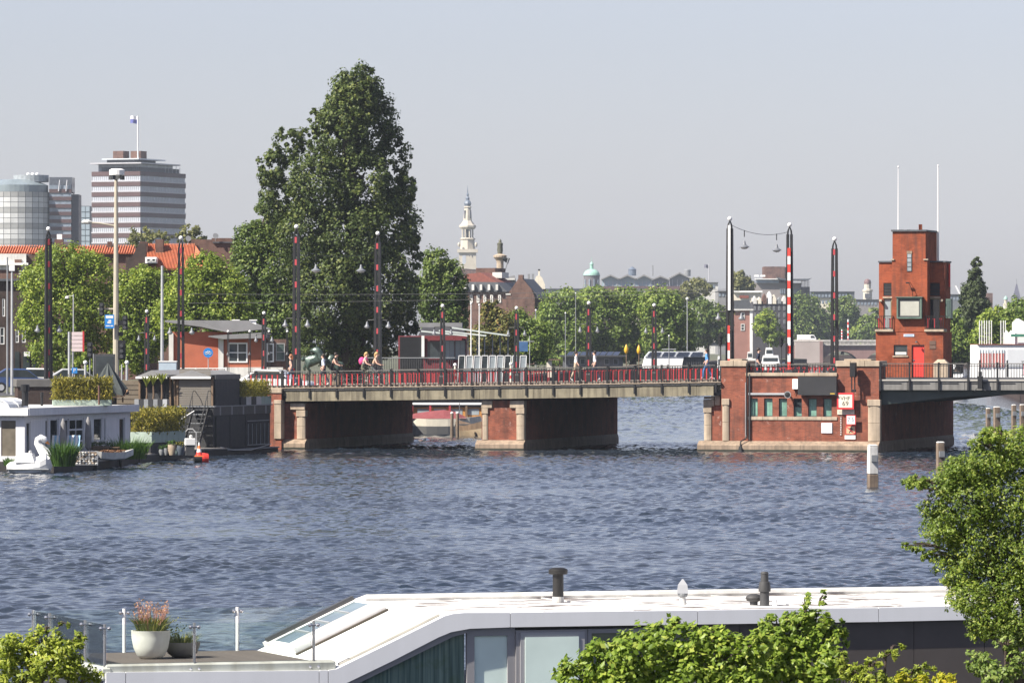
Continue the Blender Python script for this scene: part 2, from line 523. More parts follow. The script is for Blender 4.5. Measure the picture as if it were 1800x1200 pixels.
for v0, v1 in ((0.12, 4.4), (19.6, 23.88)):
    w = MB()
    for a, b in zip(us[:-1], us[1:]):
        za, zb = deck_z(a), deck_z(b)
        p = [(a, v0, za + .004), (a, v1, za + .004), (a, v1, za + .13), (a, v0, za + .13)]
        q = [(b, v0, zb + .004), (b, v1, zb + .004), (b, v1, zb + .13), (b, v0, zb + .13)]
        for i in range(4):
            j = (i + 1) % 4
            w.poly([p[i], p[j], q[j], q[i]])
    w.build('footway', paving, bridge)
# girders under the deck
for v in (0.5, 4.5, 9, 14, 19, 23.2):
    g = MB()
    for a, b in zip(us[:-1], us[1:]):
        if b > bu(480):
            g.prismx([(v - .25, deck_z(a) - .72), (v + .25, deck_z(a) - .72), (v + .25, deck_z(a) - .43), (v - .25, deck_z(a) - .43)], a, b)
    g.build('girder', dkgrey, bridge)
# concrete edge panels with dark steel band above
POST = [bu(450 + 47.6 * i) for i in range(18)]
POST = [u for u in POST if u < bu(1262)]
for side, v in (('near', 0.0), ('far', 24.0)):
    s = -1 if v == 0 else 1
    edges = [bu(503)] + [u + 0.42 for u in POST[2::2]] + [bu(1255)]
    for k, (a, b) in enumerate(zip(edges[:-1], edges[1:])):
        if b - a < 0.1: continue
        za, zb = deck_z(a), deck_z(b)
        off = random.uniform(0, 0.012)
        y0, y1 = v + s * (0.10 + off), v + s * 0.005
        p = MB()
        A = [(a + .008, y0, za - .74), (b - .008, y0, zb - .74), (b - .008, y0, zb - .135), (a + .008, y0, za - .135)]
        B = [(x, y1, z) for x, _, z in A]
        p._hull(A + B, [(0, 1, 2, 3), (7, 6, 5, 4), (0, 4, 5, 1), (1, 5, 6, 2), (2, 6, 7, 3), (3, 7, 4, 0)], 0)
        p.build('edge_panel', concrete, bridge)
    bd = MB(); cp = MB()
    for a, b in zip(us[:-1], us[1:]):
        za, zb = deck_z(a), deck_z(b)
        bd.prismx([(v + s * .16, za - .13), (v + s * .004, za - .13), (v + s * .004, za - .01), (v + s * .16, za - .01)], a, b)
        cp.prismx([(v + s * .2, za - .005), (v - s * .1, za - .005), (v - s * .1, za + .035), (v + s * .2, za + .035)], a, b)
    bd.build('steel_band', darkband, bridge)
    cp.build('kerb_stone', stone, bridge)

def railing(parent, posts, v, zf, u0, u1, bracket=True, red=True, skipred=False, h=0.93):
    """posts with brackets, hand rail, dark band, fine bars and red balusters with T-shaped heads"""
    s = -1 if v < 5 else 1
    n = max(2, int((u1 - u0) / 1.5))
    uu = [u0 + (u1 - u0) * i / n for i in range(n + 1)]
    hr = MB()
    for a, b in zip(uu[:-1], uu[1:]):
        hr._hull([(a, v - .055, zf(a) + h - .05), (b, v - .055, zf(b) + h - .05), (b, v + .055, zf(b) + h - .05), (a, v + .055, zf(a) + h - .05),
                  (a, v - .055, zf(a) + h), (b, v - .055, zf(b) + h), (b, v + .055, zf(b) + h), (a, v + .055, zf(a) + h)],
                 [(0, 3, 2, 1), (4, 5, 6, 7), (0, 1, 5, 4), (1, 2, 6, 5), (2, 3, 7, 6), (3, 0, 4, 7)], 0)
    rail = hr.build('railing', MATS['handrail'], parent)
    lo = MB()
    for a, b in zip(uu[:-1], uu[1:]):
        for z0, z1, w in ((.09, .12, .018), (h - .16, h - .13, .018)):
            lo._hull([(a, v - w, zf(a) + z0), (b, v - w, zf(b) + z0), (b, v + w, zf(b) + z0), (a, v + w, zf(a) + z0),
                      (a, v - w, zf(a) + z1), (b, v - w, zf(b) + z1), (b, v + w, zf(b) + z1), (a, v + w, zf(a) + z1)],
                     [(0, 3, 2, 1), (4, 5, 6, 7), (0, 1, 5, 4), (1, 2, 6, 5), (2, 3, 7, 6), (3, 0, 4, 7)], 0)
    lo.build('cross_rail', black, rail)
    bars = MB()
    nb = int((u1 - u0) / 0.155)
    for i in range(nb):
        u = u0 + (i + .5) * (u1 - u0) / nb
        bars.box(u - .013, v - .013, zf(u) + .1, u + .013, v + .013, zf(u) + h - .03)
    tag(bars.build('baluster', black, rail), kind='stuff')
    if red:
        rb = MB()
        nb = int((u1 - u0) / 0.31)
        for i in range(nb):
            u = u0 + (i + .5) * (u1 - u0) / nb
            rb.box(u - .034, v + .02, zf(u) + .1, u + .034, v + .05, zf(u) + h - .22)
            rb.box(u - .09, v + .018, zf(u) + h - .24, u + .09, v + .052, zf(u) + h - .18)
        tag(rb.build('red_baluster', redp, rail), kind='stuff')
    pm = MB().box(-.045, -.04, .0, .045, .05, h + .03).box(-.06, -.05, h + .03, .06, .06, h + .05)
    if bracket:
        pm.prismx([(-.05 * 1, .0), (-.05, -.6), (.0 + .0, -.56), (.2, -.18), (.2, 0)], -.05, .05)
    mesh = None
    for u in posts:
        if mesh is None:
            o = pm.build('railing_post', black, rail, (u, v + s * .14 if bracket else v, zf(u)))
            mesh = o
        else:
            o = dup(mesh, rail, (u, v + s * .14 if bracket else v, zf(u)))
        if s > 0: o.rotation_euler = (0, 0, math.pi)
M('handrail', (0.12, 0.115, 0.105), 0.55, 0.2)
railing(bridge, POST, 0.0, lambda u: deck_z(u) + .03, U0, bu(1266))
railing(bridge, [bu(436) + 1.9 * i for i in range(16) if bu(436) + 1.9 * i < 13.5], 24.0, lambda u: deck_z(u) + .03, U0, 13.6, bracket=False)

# ------------------------------------------------------------------ piers
def quoin(parent, u0, u1, v0, z0, z1, cap=True, r=0.16):
    """rounded corner stones: a cap block and two drums"""
    w = u1 - u0
    zs = [z0, z0 + (z1 - z0) * .44, z1 - .36]
    for a, b in zip(zs[:-1], zs[1:]):
        q = MB()
        pts = [(u0, v0 + .35), (u0, v0 - .02), (u0 + w * .12, v0 - .05), (u0 + w * .35, v0 - .08), (u0 + w * .65, v0 - .08), (u0 + w * .88, v0 - .05), (u1, v0 - .02), (u1, v0 + .35)]
        q.prismz(pts, a + .006, b - .006)
        q.build('corner_stone', stone, parent, bevel=.012)
    if cap:
        MB().box(u0 - .025, v0 - .11, z1 - .36, u1 + .025, v0 + .36, z1).build('corner_stone', stone, parent, bevel=.02)

def plinth(parent, u0, u1, v0, v1, zt=0.6, out=0.42):
    """stone skirt at the waterline, its top sloping outward; each stone of the front course by itself"""
    n = max(2, round((u1 - u0 + 2 * out) / 1.55))
    a0, a1 = u0 - out * .6, u1 + out * .12
    for i in range(n):
        a, b = a0 + (a1 - a0) * i / n, a0 + (a1 - a0) * (i + 1) / n
        p = MB().prismx([(v0 + .3, -.9), (v0 - out, -.9), (v0 - out, zt - .24), (v0 - out + .06, zt - .18), (v0 - .02, zt), (v0 + .3, zt)], a + .004, b - .004)
        p.build('plinth_stone', MATS['wet_plinth_stone'] if i % 3 else stonedk, parent)
    MB().box(a0 + .01, v0 - out - .008, -.6, a1 - .01, v0 - out + .05, .13).build('algae_band', M('wet_algae', (.035, .034, .022), .5, .4, 3), parent)
    MB().prism([(u1 - .02, -.9), (u1 + out * .12, -.9), (u1 + out * .12, zt - .2), (u1 - .02, zt)], v0 + .32, v1).build('plinth_side', stonedk, parent)
    MB().prism([(u0 + .02, -.9), (u0 - out * .6, -.9), (u0 - out * .6, zt - .2), (u0 + .02, zt)], v0 + .32, v1).build('plinth_side', stonedk, parent)

def pier(label, pa, pb, top, quoins, cap_blocks, base_px, v0=0.25, v1=23.5):
    ua, ub = bu(pa, v0), bu(pb, v0)
    t = TB('bridge_pier', label, 'bridge pier', ua, 0)
    w = ub - ua
    MB().box(0.02, v0, -1.2, w - .02, v1, top).build('brick_core', brick_pier, t)
    for q0, q1, zt in quoins:
        quoin(t, bu(q0, v0) - ua, bu(q1, v0) - ua, v0, .58, zt)
    for c0, c1, z0, z1 in cap_blocks:
        MB().box(bu(c0, v0) - ua, v0 - .12, z0, bu(c1, v0) - ua, v0 + .5, z1).build('bearing_stone', stone, t, bevel=.02)
    plinth(t, 0, w, v0, v1, .58)
    return t, ua
z_mid = bz(880, 703)
pier('brick bridge pier with stone corners between the two dark arches', 846, 922, z_mid - .02,
     [(848, 858, bz(850, 716)), (908, 922, bz(915, 716))],
     [(847, 866, bz(855, 717), bz(855, 704)), (897, 922, bz(905, 717), bz(905, 704))], None)
pl, ual = pier('brick bridge pier at the bank beside the black houseboat', 470, 538, bz(520, 709),
     [(522, 537, bz(530, 721))],
     [(511, 537, bz(520, 720), bz(520, 708.5))], None)
# tall end pillar of the bank pier
MB().box(bu(470) - ual, -.28, -1.2, bu(497) - ual, 1.6, bz(488, 691)).build('end_pillar', brick_pier, pl)
MB().box(bu(468) - ual, -.34, bz(488, 691), bu(498.5) - ual, 1.7, bz(488, 682)).build('pillar_cap', stone, pl, bevel=.03)
for z0, z1 in ((.6, 1.5), (1.51, 2.55)):
    MB().box(bu(485) - ual, -.36, z0, bu(497.6) - ual, .3, z1).build('corner_stone', stone, pl, bevel=.02)
MB().box(bu(484.5) - ual, -.39, 2.56, bu(498) - ual, .3, 2.8).build('corner_stone', stone, pl, bevel=.02)

# bascule pier: windows, parapet, plinth
u0 = bu(1268)
def LU(px, v=0.0): return bu(px, v) - u0
bp_ = TB('bascule_pier', 'wide brick bridge pier with six small green windows', 'bridge pier', u0, 0)
wR = LU(1545)
zc = bz(1390, 661); zdk = 4.0
MB().box(0.02, .26, -1.2, wR - .02, 24.6, zdk - .3).build('brick_core', brick_pier, bp_)
MB().box(0.02, 2.2, zdk - .3, wR - .02, 24.6, zdk).build('pier_deck', asphalt, bp_)
wins = [(1318, 1332), (1343, 1358), (1369, 1383.5), (1395, 1409.5), (1420.5, 1435.5), (1447, 1462)]
zb, zt = bz(1390, 732), bz(1390, 700)
fw = MB()
fw.box(0, 0, -1.2, wR, .258, zb)
fw.box(0, 0, zt, wR, .258, zc)
xs = [0] + [LU(p) for w in wins for p in w] + [wR]
for a, b in zip(xs[0::2], xs[1::2]):
    fw.box(a, 0, zb, b, .258, zt)
fw.build('brick_wall', brick_pier, bp_)
greenglass = M('green_stained_glass', (0.2, 0.37, 0.29), 0.25, 0.3, 2.2, streak=0.4, dirt=(0.05, 0.1, 0.08))
for k, (a, b) in enumerate(wins):
    x0, x1 = LU(a), LU(b)
    f = MB().box(x0, .1, zb, x0 + .035, .2, zt).box(x1 - .035, .1, zb, x1, .2, zt).box(x0 + .035, .1, zb, x1 - .035, .2, zb + .04).box(x0 + .035, .1, zt - .04, x1 - .035, .2, zt)
    if k == 3: f.box(x0 + .035, .11, zb + .52, x1 - .035, .19, zb + .55)
    fr = f.build('window', dkgrey, bp_)
    if k == 3:
        MB().box(x0 + .034, .15, zb + .04, x1 - .034, .17, zb + .52).build('pane', greenglass, fr)
        MB().box(x0 + .034, .16, zb + .55, x1 - .034, .18, zt - .04).build('pane', glassdk, fr)
    else:
        MB().box(x0 + .034, .15, zb + .04, x1 - .034, .17, zt - .04).build('pane', greenglass, fr)
sl = [LU(1314), LU(1341), LU(1367), LU(1393), LU(1419), LU(1445), LU(1472)]
for a, b in zip(sl[:-1], sl[1:]):
    MB().box(a + .004, -.05, bz(1390, 738), b - .004, .1, zb).build('sill_stone', stone, bp_, bevel=.01)
cs = [1311, 1339, 1377, 1415, 1440, 1472]
for a, b in zip(cs[:-1], cs[1:]):
    MB().box(LU(a) + .004, -.1, zc + .002, LU(b) - .004, .5, bz(1390, 655)).build('coping_stone', stone, bp_, bevel=.015)
# parapet pillars
for a, b, depth in ((1268, 1312, 2.1), (1471, 1545, 2.1)):
    ztp = bz(1390, 644)
    MB().box(LU(a) - .002 + (.004 if a > 1300 else 0), -.012, zc if a < 1300 else zc - 1.0, LU(b) + .002, depth, ztp).build('parapet_pillar', brick_pier, bp_)
    n = 2 if b - a < 60 else 3
    for i in range(n):
        p0, p1 = a + (b - a) * i / n, a + (b - a) * (i + 1) / n
        MB().box(LU(p0) + .003 - (.06 if i == 0 else 0), -.09, ztp, LU(p1) - .003 + (.06 if i == n - 1 else 0), depth + .08, bz(1390, 634)).build('cap_stone', stone, bp_, bevel=.02)
MB().box(LU(1281), .3, bz(1290, 634), LU(1303), 1.8, bz(1290, 631)).build('cap_stone', stone, bp_, bevel=.02)
MB().box(LU(1482), .3, bz(1500, 634), LU(1530), 1.8, bz(1500, 631)).build('cap_stone', stone, bp_, bevel=.02)
quoin(bp_, LU(1270), LU(1282), -.02, .6, bz(1275, 700.5))
quoin(bp_, LU(1526), wR + .08, -.02, .6, bz(1535, 702))
plinth(bp_, LU(1238), wR, .0, 24.4, .6, .5)
# set-back left shoulder that carries the fixed span
sa, sb = LU(1239, .5), LU(1267, .5)
MB().box(sa, .5, -1.2, sb + .1, 23.4, bz(1250, 702)).build('brick_shoulder', brick_pier, bp_)
quoin(bp_, sa - .04, LU(1251, .5), .48, .6, bz(1245, 714))
MB().box(sa - .06, .36, bz(1245, 714), LU(1256, .5), .9, bz(1245, 702)).build('bearing_stone', stone, bp_, bevel=.02)
MB().box(LU(1257, .5), .4, bz(1245, 712), sb - .02, .9, bz(1245, 680)).build('bearing_stone', stone, bp_, bevel=.02)
MB().box(LU(1238, .5), .38, bz(1245, 701), LU(1256, .5) - .01, .9, bz(1245, 697)).build('bearing_stone', stone, bp_, bevel=.02)
# parapet railing on the pier
railing(bp_, [LU(1316), LU(1366), LU(1418), LU(1467)], .2, lambda u: bz(1390, 655) + .01, LU(1314), LU(1469), bracket=False, h=.47)

# bascule span on the right
bs = TB('bascule_span', 'steel lifting span of the bridge with plain black railing', 'bridge', bu(1545), 0)
wS = bu(1990) - bu(1545)
zS = lambda u: 4.0 + .002 * u
MB().box(.05, .05, 3.72, wS, 24, 3.98).build('deck_plate', asphalt, bs)
MB().box(.02, -.12, 3.93, wS, .048, 4.01).build('edge_strip', concrete_top, bs)
n = 7
for i in range(n):
    a, b = .03 + i * 1.58, .03 + (i + 1) * 1.58
    MB().box(a + .01, -.06, 3.43, b - .01, .04, 3.925).box(a + .25, -.09, 3.78, b - .35, -.061, 3.82, 1).build('side_plate', [M('grey_span_paint', (0.17, 0.165, 0.155), 0.6, 0.2, streak=.4), black], bs)
girder = M('green_black_girder', (0.03, 0.045, 0.042), 0.5, 0.3)
for v in (.6, 6, 12, 18, 23.4):
    pts = [(.0, 2.6), (1.5, 2.75), (4, 3.05), (7, 3.2), (12, 3.25), (wS, 3.22), (wS, 3.7), (0, 3.7)]
    MB().prism(pts, v - .15, v + .15).build('girder', girder, bs)
railing(bs, [bu(1548 + 51.5 * i) - bu(1545) for i in range(8)], 0.0, lambda u: 4.0, .08, wS, bracket=True, red=False, h=.9)
railing(bs, [bu(1548 + 51.5 * i) - bu(1545) for i in range(8)], 23.6, lambda u: 4.0, 4.2, wS, bracket=False, red=True, h=.95)

# ------------------------------------------------------------------ walls with openings
def facade(mb, x0, x1, z0, z1, y, holes, deep=0.15, mi=0, rev=0):
    """front sheet at y facing -y with rectangular openings (x0,x1,z0,z1) and their reveals"""
    xs = sorted({x0, x1, *[h[0] for h in holes], *[h[1] for h in holes]})
    zs = sorted({z0, z1, *[h[2] for h in holes], *[h[3] for h in holes]})
    for a, b in zip(xs[:-1], xs[1:]):
        for c, e in zip(zs[:-1], zs[1:]):
            mx, mz = (a + b) / 2, (c + e) / 2
            if any(h[0] < mx < h[1] and h[2] < mz < h[3] for h in holes): continue
            mb.poly([(a, y, c), (b, y, c), (b, y, e), (a, y, e)], mi)
    for a, b, c, e in holes:
        mb.poly([(a, y, c), (a, y + deep, c), (a, y + deep, e), (a, y, e)], rev)
        mb.poly([(b, y, c), (b, y, e), (b, y + deep, e), (b, y + deep, c)], rev)
        mb.poly([(a, y, e), (a, y + deep, e), (b, y + deep, e), (b, y, e)], rev)
        mb.poly([(a, y, c), (b, y, c), (b, y + deep, c), (a, y + deep, c)], rev)
    return mb
def window(parent, x0, x1, z0, z1, y, fm, gm, t=0.05, bars=(1, 1), d=0.06, name='window'):
    """a framed window standing at y: frame with bars (columns, rows) and one pane object behind it"""
    f = MB()
    f.box(x0, y, z0, x0 + t, y + d, z1).box(x1 - t, y, z0, x1, y + d, z1)
    f.box(x0 + t, y, z0, x1 - t, y + d, z0 + t).box(x0 + t, y, z1 - t, x1 - t, y + d, z1)
    for i in range(1, bars[0]):
        x = x0 + (x1 - x0) * i / bars[0]
        f.box(x - t * .4, y + .005, z0 + t, x + t * .4, y + d - .005, z1 - t)
    for i in range(1, bars[1]):
        z = z0 + (z1 - z0) * i / bars[1]
        f.box(x0 + t, y + .008, z - t * .4, x1 - t, y + d - .008, z + t * .4)
    o = f.build(name, fm, parent)
    MB().box(x0 + t * .5, y + d * .5, z0 + t * .5, x1 - t * .5, y + d * .5 + .012, z1 - t * .5).build('pane', gm, o)
    return o
def text(parent, s, loc, size, mat, rz=0.0, rx=90):
    c = bpy.data.curves.new('lettering', 'FONT')
    c.body = s; c.size = size; c.align_x = 'CENTER'; c.align_y = 'CENTER'; c.extrude = 0.004
    tmp = bpy.data.objects.new('lettering', c); COL.objects.link(tmp)
    me = bpy.data.meshes.new_from_object(tmp.evaluated_get(bpy.context.evaluated_depsgraph_get()))
    bpy.data.objects.remove(tmp); bpy.data.curves.remove(c)
    me.materials.clear(); me.materials.append(mat)
    o = bpy.data.objects.new('lettering', me)
    link(o, parent, loc); o.rotation_euler = (R(rx), 0, rz)
    return o

# ------------------------------------------------------------------ bridge keeper's tower
VT = 21.5
uT = bu(1539.5, VT)
tw = TB('bridge_tower', 'stepped orange brick tower with a bright red door', 'tower', uT, VT, 0)
def TX(px, v=0.0): return bu(px, VT + v) - uT
def TZ(py, px=1600, v=0.0): return bz(px, py, VT + v)
xa, xb, z_low = 0.0, TX(1658), TZ(583)
door = (TX(1602.5), TX(1625), 4.0, TZ(606)); win = (TX(1571), TX(1595), TZ(625), TZ(606))
w = MB(); facade(w, xa, xb, 4.0 - .5, z_low, 0, [door, win], .18)
w.box(xa, .19, 3.5, xb, 3.0, z_low - .01).poly([(xa, 0, 3.5), (xa, .19, 3.5), (xa, .19, z_low), (xa, 0, z_low)]).poly([(xb, 0, 3.5), (xb, 0, z_low), (xb, .19, z_low), (xb, .19, 3.5)]).poly([(xa, 0, z_low), (xb, 0, z_low), (xb, 3.0, z_low), (xa, 3.0, z_low)])
w.build('lower_wall', brick_tower, tw)
dr = MB().box(door[0] + .03, .1, 4.02, door[1] - .03, .15, door[3] - .06).build('door', redbright, tw)
MB().box(door[0], .04, door[3] - .06, door[1], .17, door[3]).box(door[0], .04, 4.0, door[0] + .03, .17, door[3] - .06).box(door[1] - .03, .04, 4.0, door[1], .17, door[3] - .06).build('frame', dkgrey, dr)
MB().box(door[0] + .1, .06, 4.95, door[0] + .14, .1, 5.05).build('handle', steel, dr)
ww = window(tw, win[0], win[1], win[2], win[3], .06, dkgrey, glassdk, .05)
MB().box(win[0] + .08, .085, win[2] + .06, win[1] - .08, .088, win[2] + .22).build('curtain', offwhite, ww)
MB().box(win[0] - .06, -.06, win[2] - .08, win[1] + .06, .1, win[2] - .003).build('window_sill', stone, tw, bevel=.01)
# centre block and upper box
xc0, xc1, z_mid2, z_top = TX(1568), TX(1630), TZ(457), TZ(407)
bay = (TX(1578), TX(1618), TZ(559), TZ(525)); slit = (TX(1595), TX(1602.5), TZ(477), TZ(446))
w = MB(); facade(w, xc0, xc1, z_low + .002, z_mid2, -.02, [bay], .3)
facade(w, TX(1569), TX(1627), z_mid2, z_top, -.02, [], .1)
w.build('centre_wall', brick_tower, tw)
ub0, ub1 = TX(1569), TX(1627)
MB().box(xc0 + .001, .3, z_low + .003, xc1 - .001, 2.7, z_mid2 - .002).build('centre_core', brick_tower, tw)
MB().box(ub0 + .001, -.018, z_mid2 - .3, ub1 - .001, 3.9, z_top).box(xc0 + .0005, -.018, z_low + .004, xc0 + .02, .31, z_mid2 - .003).box(xc1 - .02, -.018, z_low + .004, xc1 - .0005, .31, z_mid2 - .003).build('upper_box', brick_tower, tw)
sw = MB().box(slit[0] - .02, -.05, slit[2], slit[1] + .02, -.022, slit[3]).build('window', dkgrey, tw)
for i in range(4):
    hz = (slit[3] - slit[2]) / 4
    MB().box(slit[0] + .015, -.062, slit[2] + i * hz + .03, slit[1] - .015, -.0505, slit[2] + (i + 1) * hz - .02).build('pane', glasspale, sw)
MB().box(slit[0] - .03, -.06, slit[3], slit[1] + .03, -.022, slit[3] + .16).build('lintel_stone', stonedk, tw)
# coping tiles round the upper box
for i in range(9):
    a = ub0 - .08 + (ub1 - ub0 + .16) * i / 9; b = ub0 - .08 + (ub1 - ub0 + .16) * (i + 1) / 9
    MB().box(a + .006, -.12, z_top, b - .006, .25, z_top + .1 + random.uniform(0, .015)).build('coping_tile', slate, tw)
MB().box(ub0 - .08, .26, z_top, ub1 + .08, 4.0, z_top + .1).build('coping', slate, tw)
MB().box(xc0 - .06, -.1, z_mid2 - .02, ub0 + .12, .2, z_mid2 + .06).build('corner_stone', stone, tw, bevel=.01)
MB().box(ub1 - .12, -.1, z_mid2 - .02, xc1 + .06, .2, z_mid2 + .06).build('corner_stone', stone, tw, bevel=.01)
# projecting bay window with green copper frame
bayf = M('green_bronze_frame', (0.1, 0.15, 0.12), 0.5, 0.25)
bx0, bx1, bz0, bz1 = TX(1576, -.35), TX(1620, -.35), TZ(560), TZ(523)
b = MB().box(bx0, -.36, bz0, bx0 + .1, .25, bz1).box(bx1 - .1, -.36, bz0, bx1, .25, bz1).box(bx0 + .1, -.36, bz0, bx1 - .1, .25, bz0 + .09).box(bx0 + .1, -.36, bz1 - .08, bx1 - .1, .25, bz1)
b.box(bx0 + .1, -.3, bz0 + .09, bx0 + .17, -.2, bz1 - .08, 1).box(bx1 - .17, -.3, bz0 + .09, bx1 - .1, -.2, bz1 - .08, 1).box(bx0 + .17, -.3, bz0 + .09, bx1 - .17, -.2, bz0 + .17, 1).box(bx0 + .17, -.3, bz1 - .16, bx1 - .17, -.2, bz1 - .08, 1)
bo = b.build('bay_window', [bayf, dkgrey], tw)
MB().box(bx0 + .17, -.26, bz0 + .17, bx1 - .17, -.24, bz1 - .16).build('pane', M('blind_behind_glass', (0.42, 0.42, 0.37), 0.15, 0.15, 1), bo)
MB().box(bx0 - .05, -.42, bz1, bx1 + .05, .0, bz1 + .05).build('bay_roof', bayf, bo)
# wings with louvres, doors and balconies
for side, (p0, p1, q0, q1) in enumerate(((1545, 1568, 1553, 1567), (1630, 1661, 1633, 1652))):
    v = .45 if side == 0 else .95
    a, b2 = TX(p0, v), TX(p1, v)
    zt2 = TZ(461)
    dh = (TX(q0, v), TX(q1, v), z_low + .05, TZ(524)); lh = (TX(q0, v), TX(q1, v), TZ(520), TZ(497))
    w = MB(); facade(w, a, b2, z_low + .004, zt2, v, [dh, lh], .15)
    w.poly([(a, v, z_low), (a, v, zt2), (a, 2.9, zt2), (a, 2.9, z_low)]).poly([(b2, v, z_low), (b2, 2.9, z_low), (b2, 2.9, zt2), (b2, v, zt2)]).poly([(a, v, zt2), (b2, v, zt2), (b2, 2.9, zt2), (a, 2.9, zt2)]).poly([(a, v + .16, z_low), (b2, v + .16, z_low), (b2, v + .16, zt2), (a, v + .16, zt2)])
    wing = w.build('wing_wall', brick_tower, tw)
    lv = MB()
    for i in range(9):
        z = lh[2] + (lh[3] - lh[2]) * (i + .2) / 9
        lv._hull([(lh[0], v + .02, z), (lh[1], v + .02, z), (lh[1], v + .1, z + .05), (lh[0], v + .1, z + .05), (lh[0], v + .02, z + .02), (lh[1], v + .02, z + .02), (lh[1], v + .1, z + .07), (lh[0], v + .1, z + .07)],
                 [(0, 3, 2, 1), (4, 5, 6, 7), (0, 1, 5, 4), (1, 2, 6, 5), (2, 3, 7, 6), (3, 0, 4, 7)], 0)
    lv.build('louvre', dkgrey, wing)
    window(wing, dh[0], dh[1], dh[2], dh[3], v + .05, M('olive_frame', (0.2, 0.18, 0.1), .6), glasspale if side == 0 else glassdk, .06, name='balcony_door')
    MB().box(TX(q0, v) - .04, v - .05, TZ(524), TX(q1, v) + .04, v + .1, TZ(521)).build('lintel', stone, wing)
    c = MB()
    n = 4
    for i in range(n):
        c.box(a - .05 + (b2 - a + .1) * i / n + .005, v - .08, zt2, a - .05 + (b2 - a + .1) * (i + 1) / n - .005, 3.0, zt2 + .09)
    c.build('coping', slate, wing)
    r0, r1 = (TX(1539.6), TX(1570)) if side == 0 else (TX(1626.5), TX(1659))
    MB().box(r0 - .03, -.16, z_low, r1 + .03, v, z_low + .14).build('balcony_slab', stone, wing, bevel=.015)
    br = MB()
    nb = 9 if side == 0 else 11
    for i in range(nb + 1):
        x = r0 + (r1 - r0) * i / nb
        br.box(x - .012, -.12, z_low + .14, x + .012, -.096, z_low + .92)
    for z in (.2, .9): br.box(r0, -.13, z_low + z, r1, -.09, z_low + z + .035)
    for x in (r0, r1): br.box(x - .02, -.09, z_low + .14, x + .02, v, z_low + .18).box(x - .02, -.09, z_low + .9, x + .02, v, z_low + .93)
    for i in range(3):
        x = r0 + (r1 - r0) * (i + .5) / 3
        br.box(x - .03, -.08, z_low + .2, x + .03, -.06, z_low + .75, 1).box(x - .09, -.08, z_low + .72, x + .09, -.06, z_low + .78, 1)
    br.build('balcony_rail', [black, redp], wing)
    for x in (TX(q0 - 4, v), TX(q1 + 4, v)):
        MB().box(x - .08, v - .25, TZ(530), x + .08, v, TZ(526)).build('stone_bracket', stone, wing, bevel=.01)
sb_ = MB().box(TX(1661, .6), .9, TZ(559), TX(1661, .6) + .28, 1.7, TZ(525)).build('bay_window', bayf, tw)
MB().box(TX(1661, .6) + .05, .885, TZ(556), TX(1661, .6) + .23, .899, TZ(528)).build('pane', glassgreen, sb_)
MB().tube([(TX(1661, .6) + .05, 1.9, TZ(504)), (TX(1661, .6) + .05, 1.9, TZ(464))], .06, 8).build('red_pipe', redbright, tw)
MB().box(TX(1618, 1.5) - .09, 1.4, z_top, TX(1618, 1.5) + .09, 1.6, z_top + .45).build('chimney', brick_tower, tw)
MB().box(TX(1634), -.03, TZ(613), TX(1645), -.004, TZ(606.5)).box(TX(1634), -.03, TZ(605.5), TX(1645), -.004, TZ(599)).build('vent_grille', M('brown_grille', (.12, .07, .05), .7), tw)
MB().frustum((TX(1654), .2), .42, .35, 4.0, .42, .35, 4.8).frustum((TX(1654), .2), .46, .4, 4.8, .2, .2, 5.05).build('stone_block', stone, tw)
nm = MB().box(TX(1588.5), -.03, TZ(591.5), TX(1607), -.003, TZ(587)).build('name_plate', M('pale_blue_plate', (.55, .6, .72), .4, .05), tw)
MB().box(TX(1590.5), -.034, TZ(589.8), TX(1605), -.0305, TZ(588.7)).build('lettering', bluesign, nm)
dl = MB().tube([(TX(1613), -.02, TZ(601)), (TX(1612), -.22, TZ(599.5))], .02, 6).lathe([(.02, .1), (.07, .03), (.09, 0)], 10, (TX(1612), -.25, TZ(602))).build('door_lamp', dkgrey, tw)
wire_lamp = MB().tube([(TX(1600), -.04, TZ(496)), (TX(1599), -.3, TZ(497)), (TX(1604), -.3, TZ(508)), (TX(1605), -.05, TZ(521))], .018, 6).box(TX(1594), -.35, TZ(498.5), TX(1600), -.25, TZ(496)).build('camera_bracket', black, tw)
for px, py, vv, z0, lab in ((1579, 295, .3, z_top + .1, 'thin white flagpole on the front edge of the brick tower roof'), (1649, 293, 3.6, z_mid2 - .5, 'thicker white flagpole fixed behind the brick tower')):
    zt3 = TZ(py, px, vv)
    fp = TB('flagpole', lab, 'flagpole', bu(px, VT + vv), VT + vv, 0)
    r = .035 if vv < 1 else .06
    MB().tube([(0, 0, z0), (0, 0, (z0 + zt3) / 2), (0, 0, zt3)], [r, r * .85, r * .55], 8).build('pole', white, fp)
    MB().ball((0, 0, zt3 + .05), .06, 8).build('finial', white, fp)

